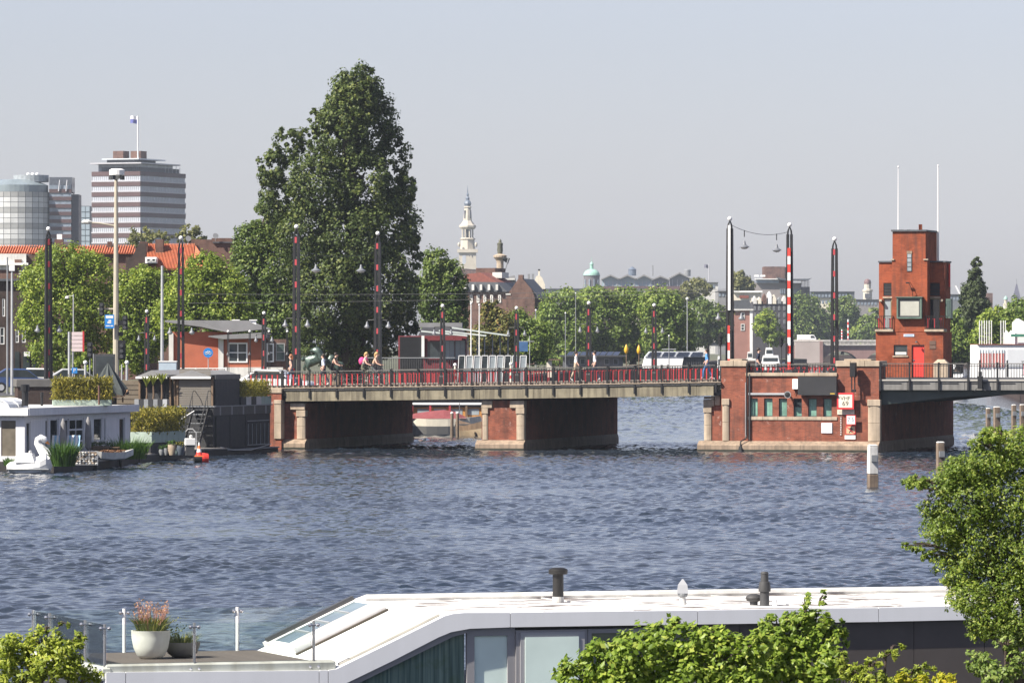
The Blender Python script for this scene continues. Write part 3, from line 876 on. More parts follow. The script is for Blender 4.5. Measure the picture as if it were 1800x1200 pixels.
# ------------------------------------------------------------------ masts and lamps
def bell_lamp(parent, x, y, z, r=.2, s=1.0):
    """enamel shade with a neck and a pale glass below"""
    o = MB().lathe([(.03 * s, .34 * s), (.05 * s, .3 * s), (.07 * s, .2 * s), (.10 * s, .13 * s), (r * s, .03 * s), (r * s, 0)], 14, (x, y, z)).build('lamp_shade', MATS['lamp_grey'], parent, smooth=True)
    MB().lathe([(r * .75 * s, 0), (r * .6 * s, -.06 * s), (.02, -.09 * s)], 12, (x, y, z)).build('lamp_glass', MATS['lamp_white'], o, smooth=True)
    return o
M('lamp_grey', (0.16, 0.17, 0.19), 0.45, 0.15)
M('lamp_white', (0.7, 0.7, 0.66), 0.3, 0.05)
MASTS = {}
def mast(u, v, ztop, label, tall=True, gap_red=True, arms=True, z0=None, turn=0.0, group='black and red lamp masts on the bridge'):
    zb = (deck_z(u) if u < 13 else 4.0) if z0 is None else z0
    t = TB('lamp_mast', label, 'lamp mast', u, v, zb, group, turn)
    H = ztop - zb - .25
    k = .88 if tall else .6
    w0, w1 = .16 * k, .125 * k
    for s in (-1, 1):
        MB().frustum((s * w0, 0), .1 * k, .17 * k, .5, .075 * k, .13 * k, H - .5 * k, 0, (s * w1, 0)).build('channel', black, t, bevel=.01)
        MB().tube([(s * w1, 0, H - .5 * k), (s * w1 * .85, 0, H - .28 * k), (s * w1 * .35, 0, H - .1 * k), (0, 0, H)], [.06 * k, .06 * k, .045 * k, .03 * k], 6).build('curved_head', black, t)
    MB().frustum((0, 0), .34 * k, .3 * k, 0, .3 * k, .26 * k, .5).frustum((0, 0), .3 * k, .26 * k, .5, .24 * k, .2 * k, .62).build('base_block', black, t, bevel=.02)
    MB().ball((0, 0, H + .12 * k), .15 * k if tall else .11, 12).build('ball_finial', white, t, smooth=True)
    if gap_red:
        pitch = 1.27 if tall else .95
        n = int((H - 1.2) / pitch)
        blk = None
        for i in range(n + 1):
            z = H - .75 * k - i * pitch
            if z < .9: continue
            f = z / H; x = w0 + (w1 - w0) * f
            if blk is None:
                blk = MB().box(-.075 * k, -.145 * k, -.17, .075 * k, .145 * k, .17).build('red_block', pinkred, t, (0, 0, z), bevel=.01)
            else:
                dup(blk, t, (0, 0, z))
    if arms:
        L = .66 if tall else .5
        za = H * (.40 if tall else .68)
        MB().tube([(-L, 0, za + .2), (-L * .9, 0, za + .32), (-.1, 0, za + .34), (.1, 0, za + .34), (L * .9, 0, za + .32), (L, 0, za + .2)], .028, 6).build('lamp_arm', black, t)
        for s in (-1, 1):
            bell_lamp(t, s * L, 0, za - .1, .18 if tall else .15, 1.0 if tall else .8)
    return t
def mast_px(px, ptop, v, label, **kw):
    u = bu(px, v)
    return mast(u, v, EYE - (ptop - HY) * BP(u, v).y / FPX, label, **kw)
VF, VB = 3.5, 20.0
mast_px(521, 394, VF, 'tall black mast with red blocks before the left half of the big poplar')
mast_px(664, 406, VB, 'tall black mast with red blocks before the right half of the big poplar')
mast_px(85, 398, VF, 'tall black mast at the street junction left of the camera pole', turn=R(38), z0=3.0)
mast_px(318, 414, VB, 'tall black mast standing before the orange pavilion wall', turn=R(15), z0=3.0)
mast_px(258, 542, VB, 'short black and red mast between the camera pole and the grey street pole', tall=False, z0=3.0)
mast_px(464, 545, VB, 'short black and red mast at the right end of the orange pavilion', tall=False, z0=3.0)
mast_px(778, 532, VF, 'short black and red mast before the red clubhouse canopies', tall=False)
mast_px(908, 536, VB, 'short black and red mast before the brown gabled house', tall=False)
mast_px(1035, 527, VF, 'short black and red mast below the green copper dome', tall=False)
mast_px(1150, 531, VB, 'short black and red mast before the white solar houseboat', tall=False)
m1 = mast_px(1283, 380, VF, 'tall black mast with a white strip at the wide brick pier', gap_red=False)
m2 = mast_px(1388, 391, VB, 'tall black mast behind the raised striped barrier', gap_red=False, arms=False)
m3 = mast_px(1467, 416, VB, 'tall black mast with red blocks nearest the brick tower', arms=False)
H1 = m1.location
zz = lambda px, py, v: EYE - (py - HY) * BP(bu(px, v), v).y / FPX
MB().box(-.07, -.2, zz(1283, 545, VF) - H1.z, .07, -.16, zz(1283, 396, VF) - H1.z).build('white_strip', white, m1)
MB().tube([(-.55, 0, zz(1283, 548, VF) - H1.z), (.55, 0, zz(1283, 548, VF) - H1.z)], .03, 6).build('cross_arm', black, m1)
def barrier(px, p0, p1, v, label, w=.1):
    u = bu(px, v)
    t = TB('barrier_arm', label, 'barrier', u, v, 4.0, 'raised red and white barrier arms')
    z0, z1 = zz(px, p1, v) - 4.0, zz(px, p0, v) - 4.0
    n = max(3, int((z1 - z0) / .46))
    b = MB()
    for i in range(n):
        b.box(-w, -.03, z0 + (z1 - z0) * i / n, w, .03, z0 + (z1 - z0) * (i + 1) / n, i % 2)
    b.build('striped_arm', [redbright, white], t)
    MB().box(-.22, -.2, 0, .22, .2, max(.4, z0 + .02)).build('barrier_box', dkgrey, t)
barrier(1281, 572, 645, VF - .35, 'short raised red and white barrier arm below the white strip', .055)
barrier(1387, 436, 650, VB - .3, 'long raised red and white barrier arm up the middle mast', .085)
for px, py, v, lab, ry in ((1266, 597, 3.0, 'black oval signal backboard beside the mast with the white strip', 12), (1373, 600, VB - .6, 'black oval signal backboard beside the striped barrier', 10)):
    t = TB('traffic_signal', lab, 'traffic signal', bu(px, v), v, deck_z(12), 'oval signals on the bridge')
    zc_ = zz(px, py, v) - deck_z(12)
    rr = ry * .033
    MB().prism([(.13 * math.cos(a), zc_ + rr * math.sin(a)) for a in [2 * math.pi * i / 18 for i in range(18)]], -.02, .02).build('backboard', black, t)
    MB().tube([(0, .05, 0), (0, .05, zc_)], .045, 8).build('post', dkgrey, t)
    for i in (-1, 0, 1):
        MB().lathe([(.06, 0), (.06, .1)], 10).build('lens_hood', black, t, (0, -.03, zc_ + i * .2)).rotation_euler = (R(90), 0, 0)
# lanterns hung on the wires between the mast pairs
def hung(pa, ya, va, pb, yb, vb, lamps, labels):
    A, B = BP(bu(pa, va), va, zz(pa, ya, va)), BP(bu(pb, vb), vb, zz(pb, yb, vb))
    pts = []
    for i in range(13):
        f = i / 12
        p = A.lerp(B, f); p.z -= .9 * 4 * f * (1 - f) * .35
        pts.append(p)
    tag(MB().tube(pts, .014, 5).build('span_wire', black), labels[0], 'wire')
    for f, lab in zip(lamps, labels[1:]):
        p = A.lerp(B, f); p.z -= .9 * 4 * f * (1 - f) * .35
        t = T('hanging_lamp', lab, 'street lamp', p, 0, 'bell lamps hung on wires')
        MB().tube([(0, 0, .03), (0, 0, -.35)], .03, 6).build('hanger', black, t)
        bell_lamp(t, 0, 0, -.95, .25, 1.15)
hung(1286, 396, VF, 1384, 408, VB, (.22, .80), ('thin sagging wire between the two tall masts on the brick pier', 'bell lamp hung on the wire next to the white-stripped mast', 'bell lamp hung on the wire next to the striped barrier mast'))
hung(524, 440, VF, 661, 443, VB, (.22, .80), ('thin sagging wire between the masts before the poplar', 'bell lamp hung before the left side of the poplar', 'bell lamp hung before the middle of the poplar'))
for v, ya, yb, lab in ((8.5, 533, 512, 'lower tram wire running the length of the bridge'), (15, 517, 508, 'upper tram wire running the length of the bridge')):
    A, B = BP(bu(330, v), v, zz(330, ya, v)), BP(bu(1300, v), v, zz(1300, yb, v))
    tag(MB().tube([A, A.lerp(B, .25) - Vector((0, 0, .1)), A.lerp(B, .5) - Vector((0, 0, .14)), A.lerp(B, .75) - Vector((0, 0, .1)), B], .012, 5).build('tram_wire', dkgrey), lab, 'wire')

# ------------------------------------------------------------------ fixtures on the wide pier
def PZ(py): return bz(1450, py)
def onpier(name, label, cat, px0, px1, py0, py1, group=None):
    """a thing fixed on the front of the wide pier: root at the middle of its lower edge"""
    t = TB(name, label, cat, (bu(px0) + bu(px1)) / 2, 0, PZ(py1), group)
    return t, (bu(px1) - bu(px0)) / 2, PZ(py0) - PZ(py1)
panelgrey = M('dark_panel', (0.028, 0.028, 0.03), 0.5, 0.15)
t, hw, h = onpier('display_board', 'long dark display board above the green windows', 'display board', 1405, 1473, 662, 694)
MB().box(-hw, -.42, .03, hw, -.1, h).build('casing', panelgrey, t, bevel=.01)
MB().box(-hw + .02, -.46, 0, hw + .05, -.12, .03).build('lower_lip', dkgrey, t)
MB().box(-hw * .8, -.1, h * .2, -hw * .7, 0, h * .8).box(hw * .7, -.1, h * .2, hw * .8, 0, h * .8).build('bracket', black, t)
MB().box(hw - .36, -.424, .06, hw - .1, -.4205, .1).build('yellow_plate', M('yellow_plate', (.7, .45, .04), .5), t)
t, hw, h = onpier('meter_box', 'small white cabinet at the left end of the dark display board', 'cabinet', 1394, 1404, 666, 684)
MB().box(-hw, -.2, 0, hw, 0, h).build('cabinet_body', white, t, bevel=.015)
MB().tube([(0, -.08, 0), (0, -.08, -.12), (-.05, -.05, -.3)], .02, 6).build('cable', black, t)
t, hw, h = onpier('horn_speaker', 'grey horn loudspeaker above the third green window', 'loudspeaker', 1381, 1393, 688, 699)
MB().tube([(0, -.05, h / 2), (0, -.2, h / 2), (0, -.3, h / 2), (0, -.45, h / 2)], [.05, .06, .1, .2], 14).build('horn', midgrey, t)
MB().lathe([(.15, 0), (.01, .02)], 12).build('horn_mouth', black, t, (0, -.46, h / 2)).rotation_euler = (R(90), 0, 0)
MB().box(-.05, -.06, h / 2 - .1, .05, 0, h / 2 + .1).build('bracket', dkgrey, t)
t, hw, h = onpier('cable_conduit', 'pale horizontal conduit above the green windows', 'conduit', 1316, 1381, 690.5, 694)
MB().box(-hw, -.09, 0, hw, 0, h).build('conduit', palegrey, t)
t, hw, h = onpier('drain_pipe', 'pair of dark drain pipes down the left of the green windows', 'pipe', 1312, 1320, 638, 775)
MB().tube([(-.09, -.1, h), (-.09, -.1, .3), (-.14, -.2, .12), (-.34, -.5, -.02), (-.36, -.56, -.35)], .04, 8).build('outer_pipe', black, t)
MB().tube([(-.16, -.07, h * .75), (-.16, -.07, .25)], .022, 6).build('pale_cable', palegrey, t)
MB().tube([(.07, -.08, h * .86), (.07, -.08, .05)], .045, 8).build('inner_pipe', dkgrey, t)
MB().frustum((-.36, -.58), .14, .1, -.85, .06, .05, -.3).build('debris_clump', blackmatt, t)
redframe = M('sign_red', (0.6, 0.035, 0.04), .45, .06)
creamsign = M('sign_cream', (0.72, 0.67, 0.54), .5, .06)
txt = M('sign_black', (0.02, 0.02, 0.02), .5, .05)
t, hw, h = onpier('radio_channel_sign', 'red framed cream sign reading VHF 69', 'sign', 1473, 1503, 690, 719)
t.location = BP(bu(1488), -.26, t.location.z)
for a_ in (-.4, .3): MB().box(a_, -.02, .2, a_ + .1, .26, .3).build('standoff', dkgrey, t)
MB().box(-hw, -.06, 0, hw, -.02, h).build('frame', redframe, t, bevel=.008)
MB().box(-hw + .1, -.066, .1, hw - .1, -.0605, h - .1).build('sign_face', creamsign, t)
text(t, 'VHF', (0, -.068, h * .66), .31, txt); text(t, '69', (0, -.068, h * .34), .37, txt)
t, hw, h = onpier('name_sign', 'narrow cream sign under the red framed sign', 'sign', 1472, 1502, 719.6, 728)
MB().box(-hw, -.05, 0, hw, -.01, h).build('sign_face', creamsign, t)
MB().box(-hw + .08, -.053, h * .55, hw - .08, -.0505, h * .68).box(-hw + .08, -.053, h * .25, hw - .2, -.0505, h * .36).build('lettering', M('faded_print', (.3, .27, .22), .6), t)
t, hw, h = onpier('height_sign', 'small red edged sign reading 7.5', 'sign', 1489, 1506, 729, 746)
t.location = BP(bu(1497.5), -.26, t.location.z); MB().box(-.05, -.01, .2, .05, .26, .3).build('standoff', dkgrey, t)
MB().box(-hw, -.05, 0, hw, -.01, h).build('frame', redframe, t); MB().box(-hw + .04, -.056, .04, hw - .04, -.0505, h - .04).build('sign_face', signwhite, t)
text(t, '7.5', (-.01, -.058, h * .5), .3, M('faded_blue_print', (.12, .16, .25), .5))
t, hw, h = onpier('prohibition_sign', 'square sign with a black figure and a red slash', 'sign', 1487, 1504, 748, 763)
MB().box(-hw, -.05, 0, hw, -.01, h).build('frame', redframe, t); MB().box(-hw + .035, -.056, .035, hw - .035, -.0505, h - .035).build('sign_face', M('sign_buff', (.6, .42, .26), .5), t)
fg = MB().ball((.02, -.06, h * .76), .045, 8, 0).bar((.02, -.06, h * .7), (0, -.06, h * .42), .09, .01, 0, (0, 1, 0)).bar((-.14, -.06, h * .72), (.14, -.06, h * .62), .045, .01, 0, (0, 1, 0)).bar((0, -.06, h * .44), (-.08, -.06, h * .18), .045, .01, 0, (0, 1, 0)).bar((0, -.06, h * .44), (.09, -.06, h * .22), .045, .01, 0, (0, 1, 0))
fg.build('pictogram', txt, t)
MB().bar((-hw + .04, -.072, h - .05), (hw - .04, -.072, .05), .04, .006, 0, (0, 1, 0)).build('red_slash', redframe, t)
t, hw, h = onpier('notice_sign', 'small white notice below the sign with the figure', 'sign', 1485, 1504, 764.5, 771.5)
MB().box(-hw, -.05, 0, hw, -.01, h).build('sign_face', signwhite, t); MB().box(-hw + .1, -.053, h * .4, hw - .1, -.0505, h * .55).build('lettering', M('pale_print', (.45, .45, .45), .6), t)
t, hw, h = onpier('blank_board', 'square white board below the rightmost green windows', 'sign', 1444, 1463, 743, 761)
MB().box(-hw, -.05, 0, hw, -.01, h).build('sign_face', M('board_white', (.72, .72, .78), .4, .04), t, bevel=.006); MB().box(-hw + .06, -.053, h * .48, hw - .12, -.0505, h * .52).build('lettering', M('pale_rust_print', (.5, .35, .3), .6), t)
t, hw, h = onpier('water_gauge', 'narrow strip of white depth marks left of the small signs', 'gauge', 1477, 1480, 730, 765)
MB().box(-.05, -.03, 0, .05, -.004, h).build('gauge_strip', M('gauge_brown', (.2, .1, .08), .7), t)
gm = None
for i in range(8):
    z = .03 + i * (h - .08) / 8
    gm = MB().box(-.045, -.036, 0, .045 if i % 2 else .01, -.0305, .07).build('gauge_mark', offwhite, t, (0, 0, z)) if gm is None else dup(gm, t, (.012 * (i % 2), 0, z))
t, hw, h = onpier('signal_head', 'black signal box hung high on the right brick pillar', 'signal', 1498, 1508, 637, 688)
MB().box(-hw, -.75, h * .5, hw, -.3, h * 1.0).build('signal_box', black, t, bevel=.02)
MB().box(-.05, -.35, h * .7, .05, -.012, h * .76).build('bracket', black, t)
MB().box(-.13, -.5, .12, -.07, -.42, h * .5).box(.04, -.5, .0, .1, -.42, h * .5).build('hanger_rod', black, t)
MB().box(-.12, -.56, -.02, .14, -.38, .12).build('lower_lamp', black, t, bevel=.02)
t = TB('navigation_light', 'black navigation lamp hung under the railing of the lifting span', 'signal', bu(1725), 0, 3.2)
MB().box(-.13, -.5, .3, .13, -.22, 1.0).box(-.08, -.48, 1.0, .08, -.24, 1.25).build('lamp_box', black, t, bevel=.02)
MB().box(-.05, -.25, .7, .05, -.06, .78).build('bracket', black, t)
MB().tube([(-.3, -.36, .2), (-.2, -.36, .34), (.2, -.36, .34), (.28, -.36, .2)], .03, 6).build('guard_hoop', dkgrey, t)

# ------------------------------------------------------------------ people
def skinned(name, joints, bones, mats, parent, loc=(0, 0, 0), rz=0.0, sub=1):
    """one continuous body grown round a skeleton; each face takes the material of its nearest bone"""
    names = list(joints)
    me = bpy.data.meshes.new(name)
    me.from_pydata([joints[k][0] for k in names], [(names.index(a), names.index(b)) for a, b, _ in bones], [])
    o = bpy.data.objects.new(name, me); COL.objects.link(o)
    sk = o.modifiers.new('skin', 'SKIN'); sk.use_smooth_shade = True
    for i, k in enumerate(names):
        r = joints[k][1]
        me.skin_vertices[0].data[i].radius = (r, r) if not isinstance(r, tuple) else r
        me.skin_vertices[0].data[i].use_root = (i == 0)
    sm = o.modifiers.new('sub', 'SUBSURF'); sm.levels = sub; sm.render_levels = sub
    new = bpy.data.meshes.new_from_object(o.evaluated_get(bpy.context.evaluated_depsgraph_get()))
    bpy.data.objects.remove(o); bpy.data.meshes.remove(me)
    new.materials.clear()
    for m in mats: new.materials.append(m)
    segs = [(Vector(joints[a][0]), Vector(joints[b][0]), mi) for a, b, mi in bones]
    for p in new.polygons:
        c = p.center; best = (9, 0)
        for a, b, mi in segs:
            d = b - a; t = max(0, min(1, (c - a).dot(d) / max(1e-9, d.length_squared)))
            best = min(best, ((c - a - d * t).length, mi))
        p.material_index = best[1]; p.use_smooth = True
    new.name = name
    return link(bpy.data.objects.new(name, new), parent, loc, rz)

skinm = M('skin', (0.58, 0.36, 0.27), 0.55, 0.08)
hairs = {k: M('hair_' + k, c, 0.6, 0.2) for k, c in dict(blond=(0.45, 0.3, 0.13), dark=(0.03, 0.02, 0.016), ginger=(0.32, 0.12, 0.05)).items()}
def cloth(n, c): return M('cloth_' + n, c, 0.85, 0.12, 4)
def person(label, u, v, z, face, top, legs, hair='dark', pose='walk', sleeves=True, shoes=None, extra=None, s=1.0):
    """face: +1 looks along the bridge to the right, -1 to the left; built looking along +x"""
    t = TB('person', label, 'person', u, v, z, None, 0 if face > 0 else math.pi)
    sit = pose == 'ride'
    J = {}
    hz = 1.0 if sit else .93
    lean = .22 if sit else .03
    J['pelvis'] = ((0, 0, hz), (.15, .12))
    J['belly'] = ((lean * .35, 0, hz + .2), (.14, .11))
    J['chest'] = ((lean * .8, 0, hz + .42), (.17, .12))
    J['neck'] = ((lean * 1.05, 0, hz + .57), .055)
    J['chin'] = ((lean * 1.15 + .025, 0, hz + .64), (.07, .075))
    J['head'] = ((lean * 1.2 + .01, 0, hz + .73), (.085, .095))
    J['crown'] = ((lean * 1.2 - .005, 0, hz + .81), (.06, .07))
    for k, sgn in (('l', 1), ('r', -1)):
        sw = sgn if pose in ('walk', 'carry') else 0
        J['sho' + k] = ((lean * .85, sgn * .18, hz + .47), .065)
        if sit:
            J['elb' + k] = ((lean + .1, sgn * .25, hz + .2), .045)
            J['wri' + k] = ((lean + .3, sgn * .23, hz + .12), .034)
            J['han' + k] = ((lean + .37, sgn * .23, hz + .1), .03)
        else:
            J['elb' + k] = ((-.1 * sw + .0, sgn * .235, hz + .2), .045)
            J['wri' + k] = ((-.1 * sw + .12, sgn * .24, hz - .03 + (.08 if sw < 0 else 0)), .034)
            J['han' + k] = ((-.1 * sw + .16, sgn * .24, hz - .12 + (.08 if sw < 0 else 0)), (.03, .04))
        J['hip' + k] = ((0, sgn * .09, hz - .06), .095)
        if sit:
            up = .12 if sgn > 0 else -.06
            J['kne' + k] = ((.34, sgn * .1, hz - .3 + up), .065)
            J['ank' + k] = ((.2, sgn * .1, hz - .68 + up), .045)
            J['toe' + k] = ((.34, sgn * .1, hz - .73 + up), .035)
        else:
            st = .2 * sgn if pose in ('walk', 'carry') else .03 * sgn
            J['kne' + k] = ((st * .75 + .04, sgn * .1, .5), .065)
            J['ank' + k] = ((st * 1.3 - .03, sgn * .1, .09 + (.05 if st < 0 else 0)), .045)
            J['toe' + k] = ((st * 1.3 + .12, sgn * .1, .04), .038)
    B = [('pelvis', 'belly', 1), ('belly', 'chest', 0), ('chest', 'neck', 0), ('neck', 'chin', 2), ('chin', 'head', 2), ('head', 'crown', 3)]
    for k in 'lr':
        B += [('chest', 'sho' + k, 0), ('sho' + k, 'elb' + k, 0 if sleeves else 2), ('elb' + k, 'wri' + k, 2), ('wri' + k, 'han' + k, 2),
              ('pelvis', 'hip' + k, 1), ('hip' + k, 'kne' + k, 1), ('kne' + k, 'ank' + k, 1), ('ank' + k, 'toe' + k, 4)]
    body = skinned('body', J, B, [cloth(*top), cloth(*legs), skinm, hairs[hair], cloth(*(shoes or ('white_shoes', (.6, .6, .6))))], t, sub=2)
    hx = lean * 1.2
    hr = MB().ball((hx - .025, 0, hz + .765), .108, 10, 0, 1.0)
    if hair in ('blond', 'ginger'): hr.tube([(hx - .07, 0, hz + .8), (hx - .11, 0, hz + .68), (hx - .1, 0, hz + .52)], [.07, .07, .03], 8)
    hr.build('hair', hairs[hair], t, smooth=True)
    for y in (-.04, .04):
        MB().ball((hx + .1, y, hz + .72), .014, 6).build('eye', black, t)
    MB().frustum((hx + .108, 0), .018, .014, hz + .665, .008, .01, hz + .715).build('nose', skinm, t)
    if extra: extra(t, hz, lean)
    t.scale = (s, s, s)
    return t
def backpack(colr, name):
    def f(t, hz, lean):
        o = MB().ball((lean * .8 - .2, 0, hz + .34), .19, 12, 0, 1.25).build('backpack', cloth(name, colr), t, smooth=True)
        o.scale = (1, 1, 1)
        for y in (-.1, .1): MB().tube([(lean * .8 - .1, y, hz + .52), (lean * .8 + .08, y, hz + .56), (lean * .8 + .14, y, hz + .38)], .02, 6).build('strap', cloth(name, colr), t)
    return f
def handbag(colr, name):
    def f(t, hz, lean):
        MB().frustum((.0, -.3), .13, .05, hz - .22, .1, .04, hz + .05).build('bag', cloth(name, colr), t, bevel=.02)
        MB().tube([(.0, -.27, hz + .05), (.0, -.2, hz + .3), (0, -.1, hz + .5)], .014, 6).build('strap', cloth(name, colr), t)
    return f
fz = lambda u: deck_z(u) + .13
uu = bu(512, .9)
person('woman with reddish tied hair, dark vest and a red shoulder bag', uu, .9, fz(uu), -1, ('charcoal', (.04, .04, .05)), ('blue_jeans', (.05, .08, .17)), 'ginger', 'walk', False, None, handbag((.6, .06, .05), 'red_bag'))
uu = bu(569, 1.0)
person('man in a white t-shirt and dark trousers walking to the left', uu, 1.0, fz(uu), -1, ('white_shirt', (.62, .68, .78)), ('navy', (.03, .04, .08)), 'dark', 'walk', True)
def bike(label, u, v, z, face, colr):
    t = TB('bicycle', label, 'bicycle', u, v, z, None, 0 if face > 0 else math.pi)
    for x in (-.52, .54):
        n = 20
        w = MB().tube([(x + .33 * math.cos(2 * math.pi * i / n), 0, .35 + .33 * math.sin(2 * math.pi * i / n)) for i in range(n + 1)], .022, 6).build('wheel', black, t)
        sp = MB()
        for i in range(8):
            a = 2 * math.pi * i / 8
            sp.tube([(x, 0, .35), (x + .32 * math.cos(a), 0, .35 + .32 * math.sin(a))], .004, 4)
        sp.build('spoke', palegrey, w)
    fm = M('bike_' + colr[0], colr[1], .4, .1)
    MB().tube([(-.52, 0, .35), (-.12, 0, .33), (-.24, 0, .88)], .02, 6).tube([(-.12, 0, .33), (.38, 0, .78), (.54, 0, .35)], .02, 6).tube([(-.2, 0, .7), (.36, 0, .84)], .018, 6).tube([(.38, 0, .78), (.34, 0, 1.06)], .016, 6).build('frame', fm, t)
    MB().tube([(.22, -.27, 1.08), (.34, -.18, 1.08), (.36, 0, 1.07), (.34, .18, 1.08), (.22, .27, 1.08)], .016, 6).build('handlebar', black, t)
    MB().frustum((-.26, 0), .13, .07, .9, .12, .09, .96).build('saddle', black, t, bevel=.02)
    MB().tube([(-.12, -.1, .25), (-.12, 0, .33), (-.12, .1, .42)], .014, 6).build('crank', palegrey, t)
    MB().box(-.75, -.08, .72, -.38, .08, .75).build('luggage_rack', black, t)
    return t
def rider(pl, bl, px, v, face, top, legs, hair, col, extra=None, sleeves=False):
    u = bu(px, v)
    bike(bl, u, v, fz(u), face, col)
    person(pl, u - .24 * face, v, fz(u), face, top, legs, hair, 'ride', sleeves, None, extra)
rider('dark haired cyclist in black leaning forward on the bridge', 'black city bicycle under the cyclist in black', 590, 1.6, 1, ('black_top', (.02, .02, .022)), ('black_trousers', (.02, .02, .024)), 'dark', ('black', (.02, .02, .02)))
rider('cyclist wearing a big pink backpack before the poplar', 'bicycle under the cyclist with the pink backpack', 644, 1.4, 1, ('pale_grey_shirt', (.4, .42, .46)), ('olive_trousers', (.12, .12, .08)), 'blond', ('green', (.04, .1, .07)), backpack((.62, .06, .22), 'pink_pack'))
rider('blond cyclist just right of the pink backpack in a tan top', 'bicycle under the blond cyclist in tan', 662, 2.3, 1, ('tan_top', (.42, .3, .2)), ('grey_trousers', (.1, .1, .11)), 'blond', ('grey', (.1, .1, .1)))
for px, v, face, lab, top, legs in ((1012, 21.5, 1, 'person in a white top walking behind the railing below the copper dome', ('white_top', (.7, .7, .68)), ('beige', (.4, .33, .24))),
                                   (1046, 21.8, -1, 'person in a white top further right behind the railing', ('white_top2', (.68, .68, .7)), ('dark_blue', (.03, .04, .09))),
                                   (1243, 21.0, -1, 'person in blue clothes next to the left pillar of the wide pier', ('sky_blue', (.1, .3, .62)), ('mid_blue', (.06, .15, .36)))):
    u = bu(px, v)
    person(lab, u, v, fz(u), face, top, legs, 'dark', 'walk')
u = bu(1320, 6.0)
person('person in dark blue standing behind the parapet of the wide pier', u, 8.0, 3.95, 1, ('dark_navy', (.02, .025, .05)), ('dark_navy2', (.02, .025, .05)), 'dark', 'stand', True)

# bollards with white heads on the far footway
for px, v, lab in ((800, 20.5, 'white headed striped bollard before the greenhouse panels'), (898, 20.5, 'white headed striped bollard beside the short mast before the brown gable')):
    u = bu(px, v)
    t = TB('bollard', lab, 'bollard', u, v, fz(u), 'white headed bollards')
    for i in range(5):
        MB().lathe([(.07, i * .2), (.065, (i + 1) * .2)], 10).build('band', redp if i % 2 else cream, t)
    MB().ball((0, 0, 1.06), .11, 10).build('lamp_head', white, t, smooth=True)

# ------------------------------------------------------------------ bronze horse group
bronze = M('green_bronze', (0.05, 0.075, 0.062), 0.35, 0.5, 4, metal=0.35)
t = T('horse_statue', 'green bronze statue of rearing horses at the foot of the poplar', 'statue', W(558, 655, 356) , R(-10))
k = .98
def hj(d): return {n: ((p[0] * k, p[1] * k, p[2] * k), r * k) for n, (p, r) in d.items()}
H1 = hj(dict(barrel=((0, 0, .72), .33), shoulder=((.32, 0, .9), .3), neck=((.2, 0, 1.18), .23), poll=((.02, 0, 1.38), .18), face=((-.2, 0, 1.33), .14), muzzle=((-.4, 0, 1.24), .095), rump=((-.45, 0, .6), .3),
        thigh=((-.6, .14, .36), .17), hock=((-.82, .14, .22), .1), foot=((-.72, .14, .03), .08), thigh2=((-.45, -.16, .33), .17), hock2=((-.5, -.16, .14), .1), foot2=((-.3, -.16, .04), .08),
        kneea=((.42, .2, .55), .13), hoofa=((.2, .2, .35), .09), kneeb=((.62, -.15, .62), .13), hoofb=((.6, -.15, .3), .1), tail=((-.7, 0, .85), .13), tail2=((-.95, 0, .68), .16), ear=((.1, 0, 1.56), .07)))
skinned('horse', H1, [('barrel', 'shoulder', 0), ('shoulder', 'neck', 0), ('neck', 'poll', 0), ('poll', 'face', 0), ('face', 'muzzle', 0), ('barrel', 'rump', 0), ('rump', 'thigh', 0), ('thigh', 'hock', 0), ('hock', 'foot', 0),
        ('rump', 'thigh2', 0), ('thigh2', 'hock2', 0), ('hock2', 'foot2', 0), ('shoulder', 'kneea', 0), ('kneea', 'hoofa', 0), ('shoulder', 'kneeb', 0), ('kneeb', 'hoofb', 0), ('rump', 'tail', 0), ('tail', 'tail2', 0), ('poll', 'ear', 0)], [bronze], t, (-.1, 0, .1), 0, 2)
H2 = {n: ((-p[0] * .75 + .1, p[1], p[2] * .75), r * .72) for n, (p, r) in H1.items()}
skinned('foal', H2, [('barrel', 'shoulder', 0), ('shoulder', 'neck', 0), ('neck', 'poll', 0), ('poll', 'face', 0), ('face', 'muzzle', 0), ('barrel', 'rump', 0), ('rump', 'thigh', 0), ('thigh', 'hock', 0), ('hock', 'foot', 0),
        ('rump', 'thigh2', 0), ('thigh2', 'hock2', 0), ('hock2', 'foot2', 0), ('shoulder', 'kneea', 0), ('kneea', 'hoofa', 0), ('shoulder', 'kneeb', 0), ('kneeb', 'hoofb', 0), ('rump', 'tail', 0), ('tail', 'tail2', 0), ('poll', 'ear', 0)], [bronze], t, (.75, .5, .0), 0, 2)
MB().box(-1.2, -.7, -1.3, 1.5, .9, -.05).build('plinth', stonedk, t, bevel=.03)

# ------------------------------------------------------------------ left bank: pavilions, street furniture, cars
pav = T('pavilion', 'low orange rendered pavilion with white window frames and grey flat roof', 'pavilion', W(300, 660, 366) * 1, 0)
pav.location.z = 3.0
sx = 366 / FPX
def pvx(px): return (px - 300) * sx
def pvz(py): return 6 - (py - 603) * sx - 3.0
# rear hall
w = MB().box(pvx(296), 0.6, 0, pvx(400), 6, pvz(583)); w.build('hall_wall', orange_wall, pav)
MB().box(pvx(296), .45, 0, pvx(304), .6, pvz(585)).build('white_pilaster', offwhite, pav)
MB().prism([(pvx(290), pvz(566)), (pvx(290), pvz(562.5)), (pvx(352), pvz(567)), (pvx(400), pvz(584)), (pvx(352), pvz(574))], -.1, 6.4).prism([(pvx(290), pvz(566)), (pvx(290), pvz(562.5)), (pvx(430), pvz(563)), (pvx(470), pvz(578)), (pvx(400), pvz(584))], .8, 7).build('grey_roof', feltgrey, pav)
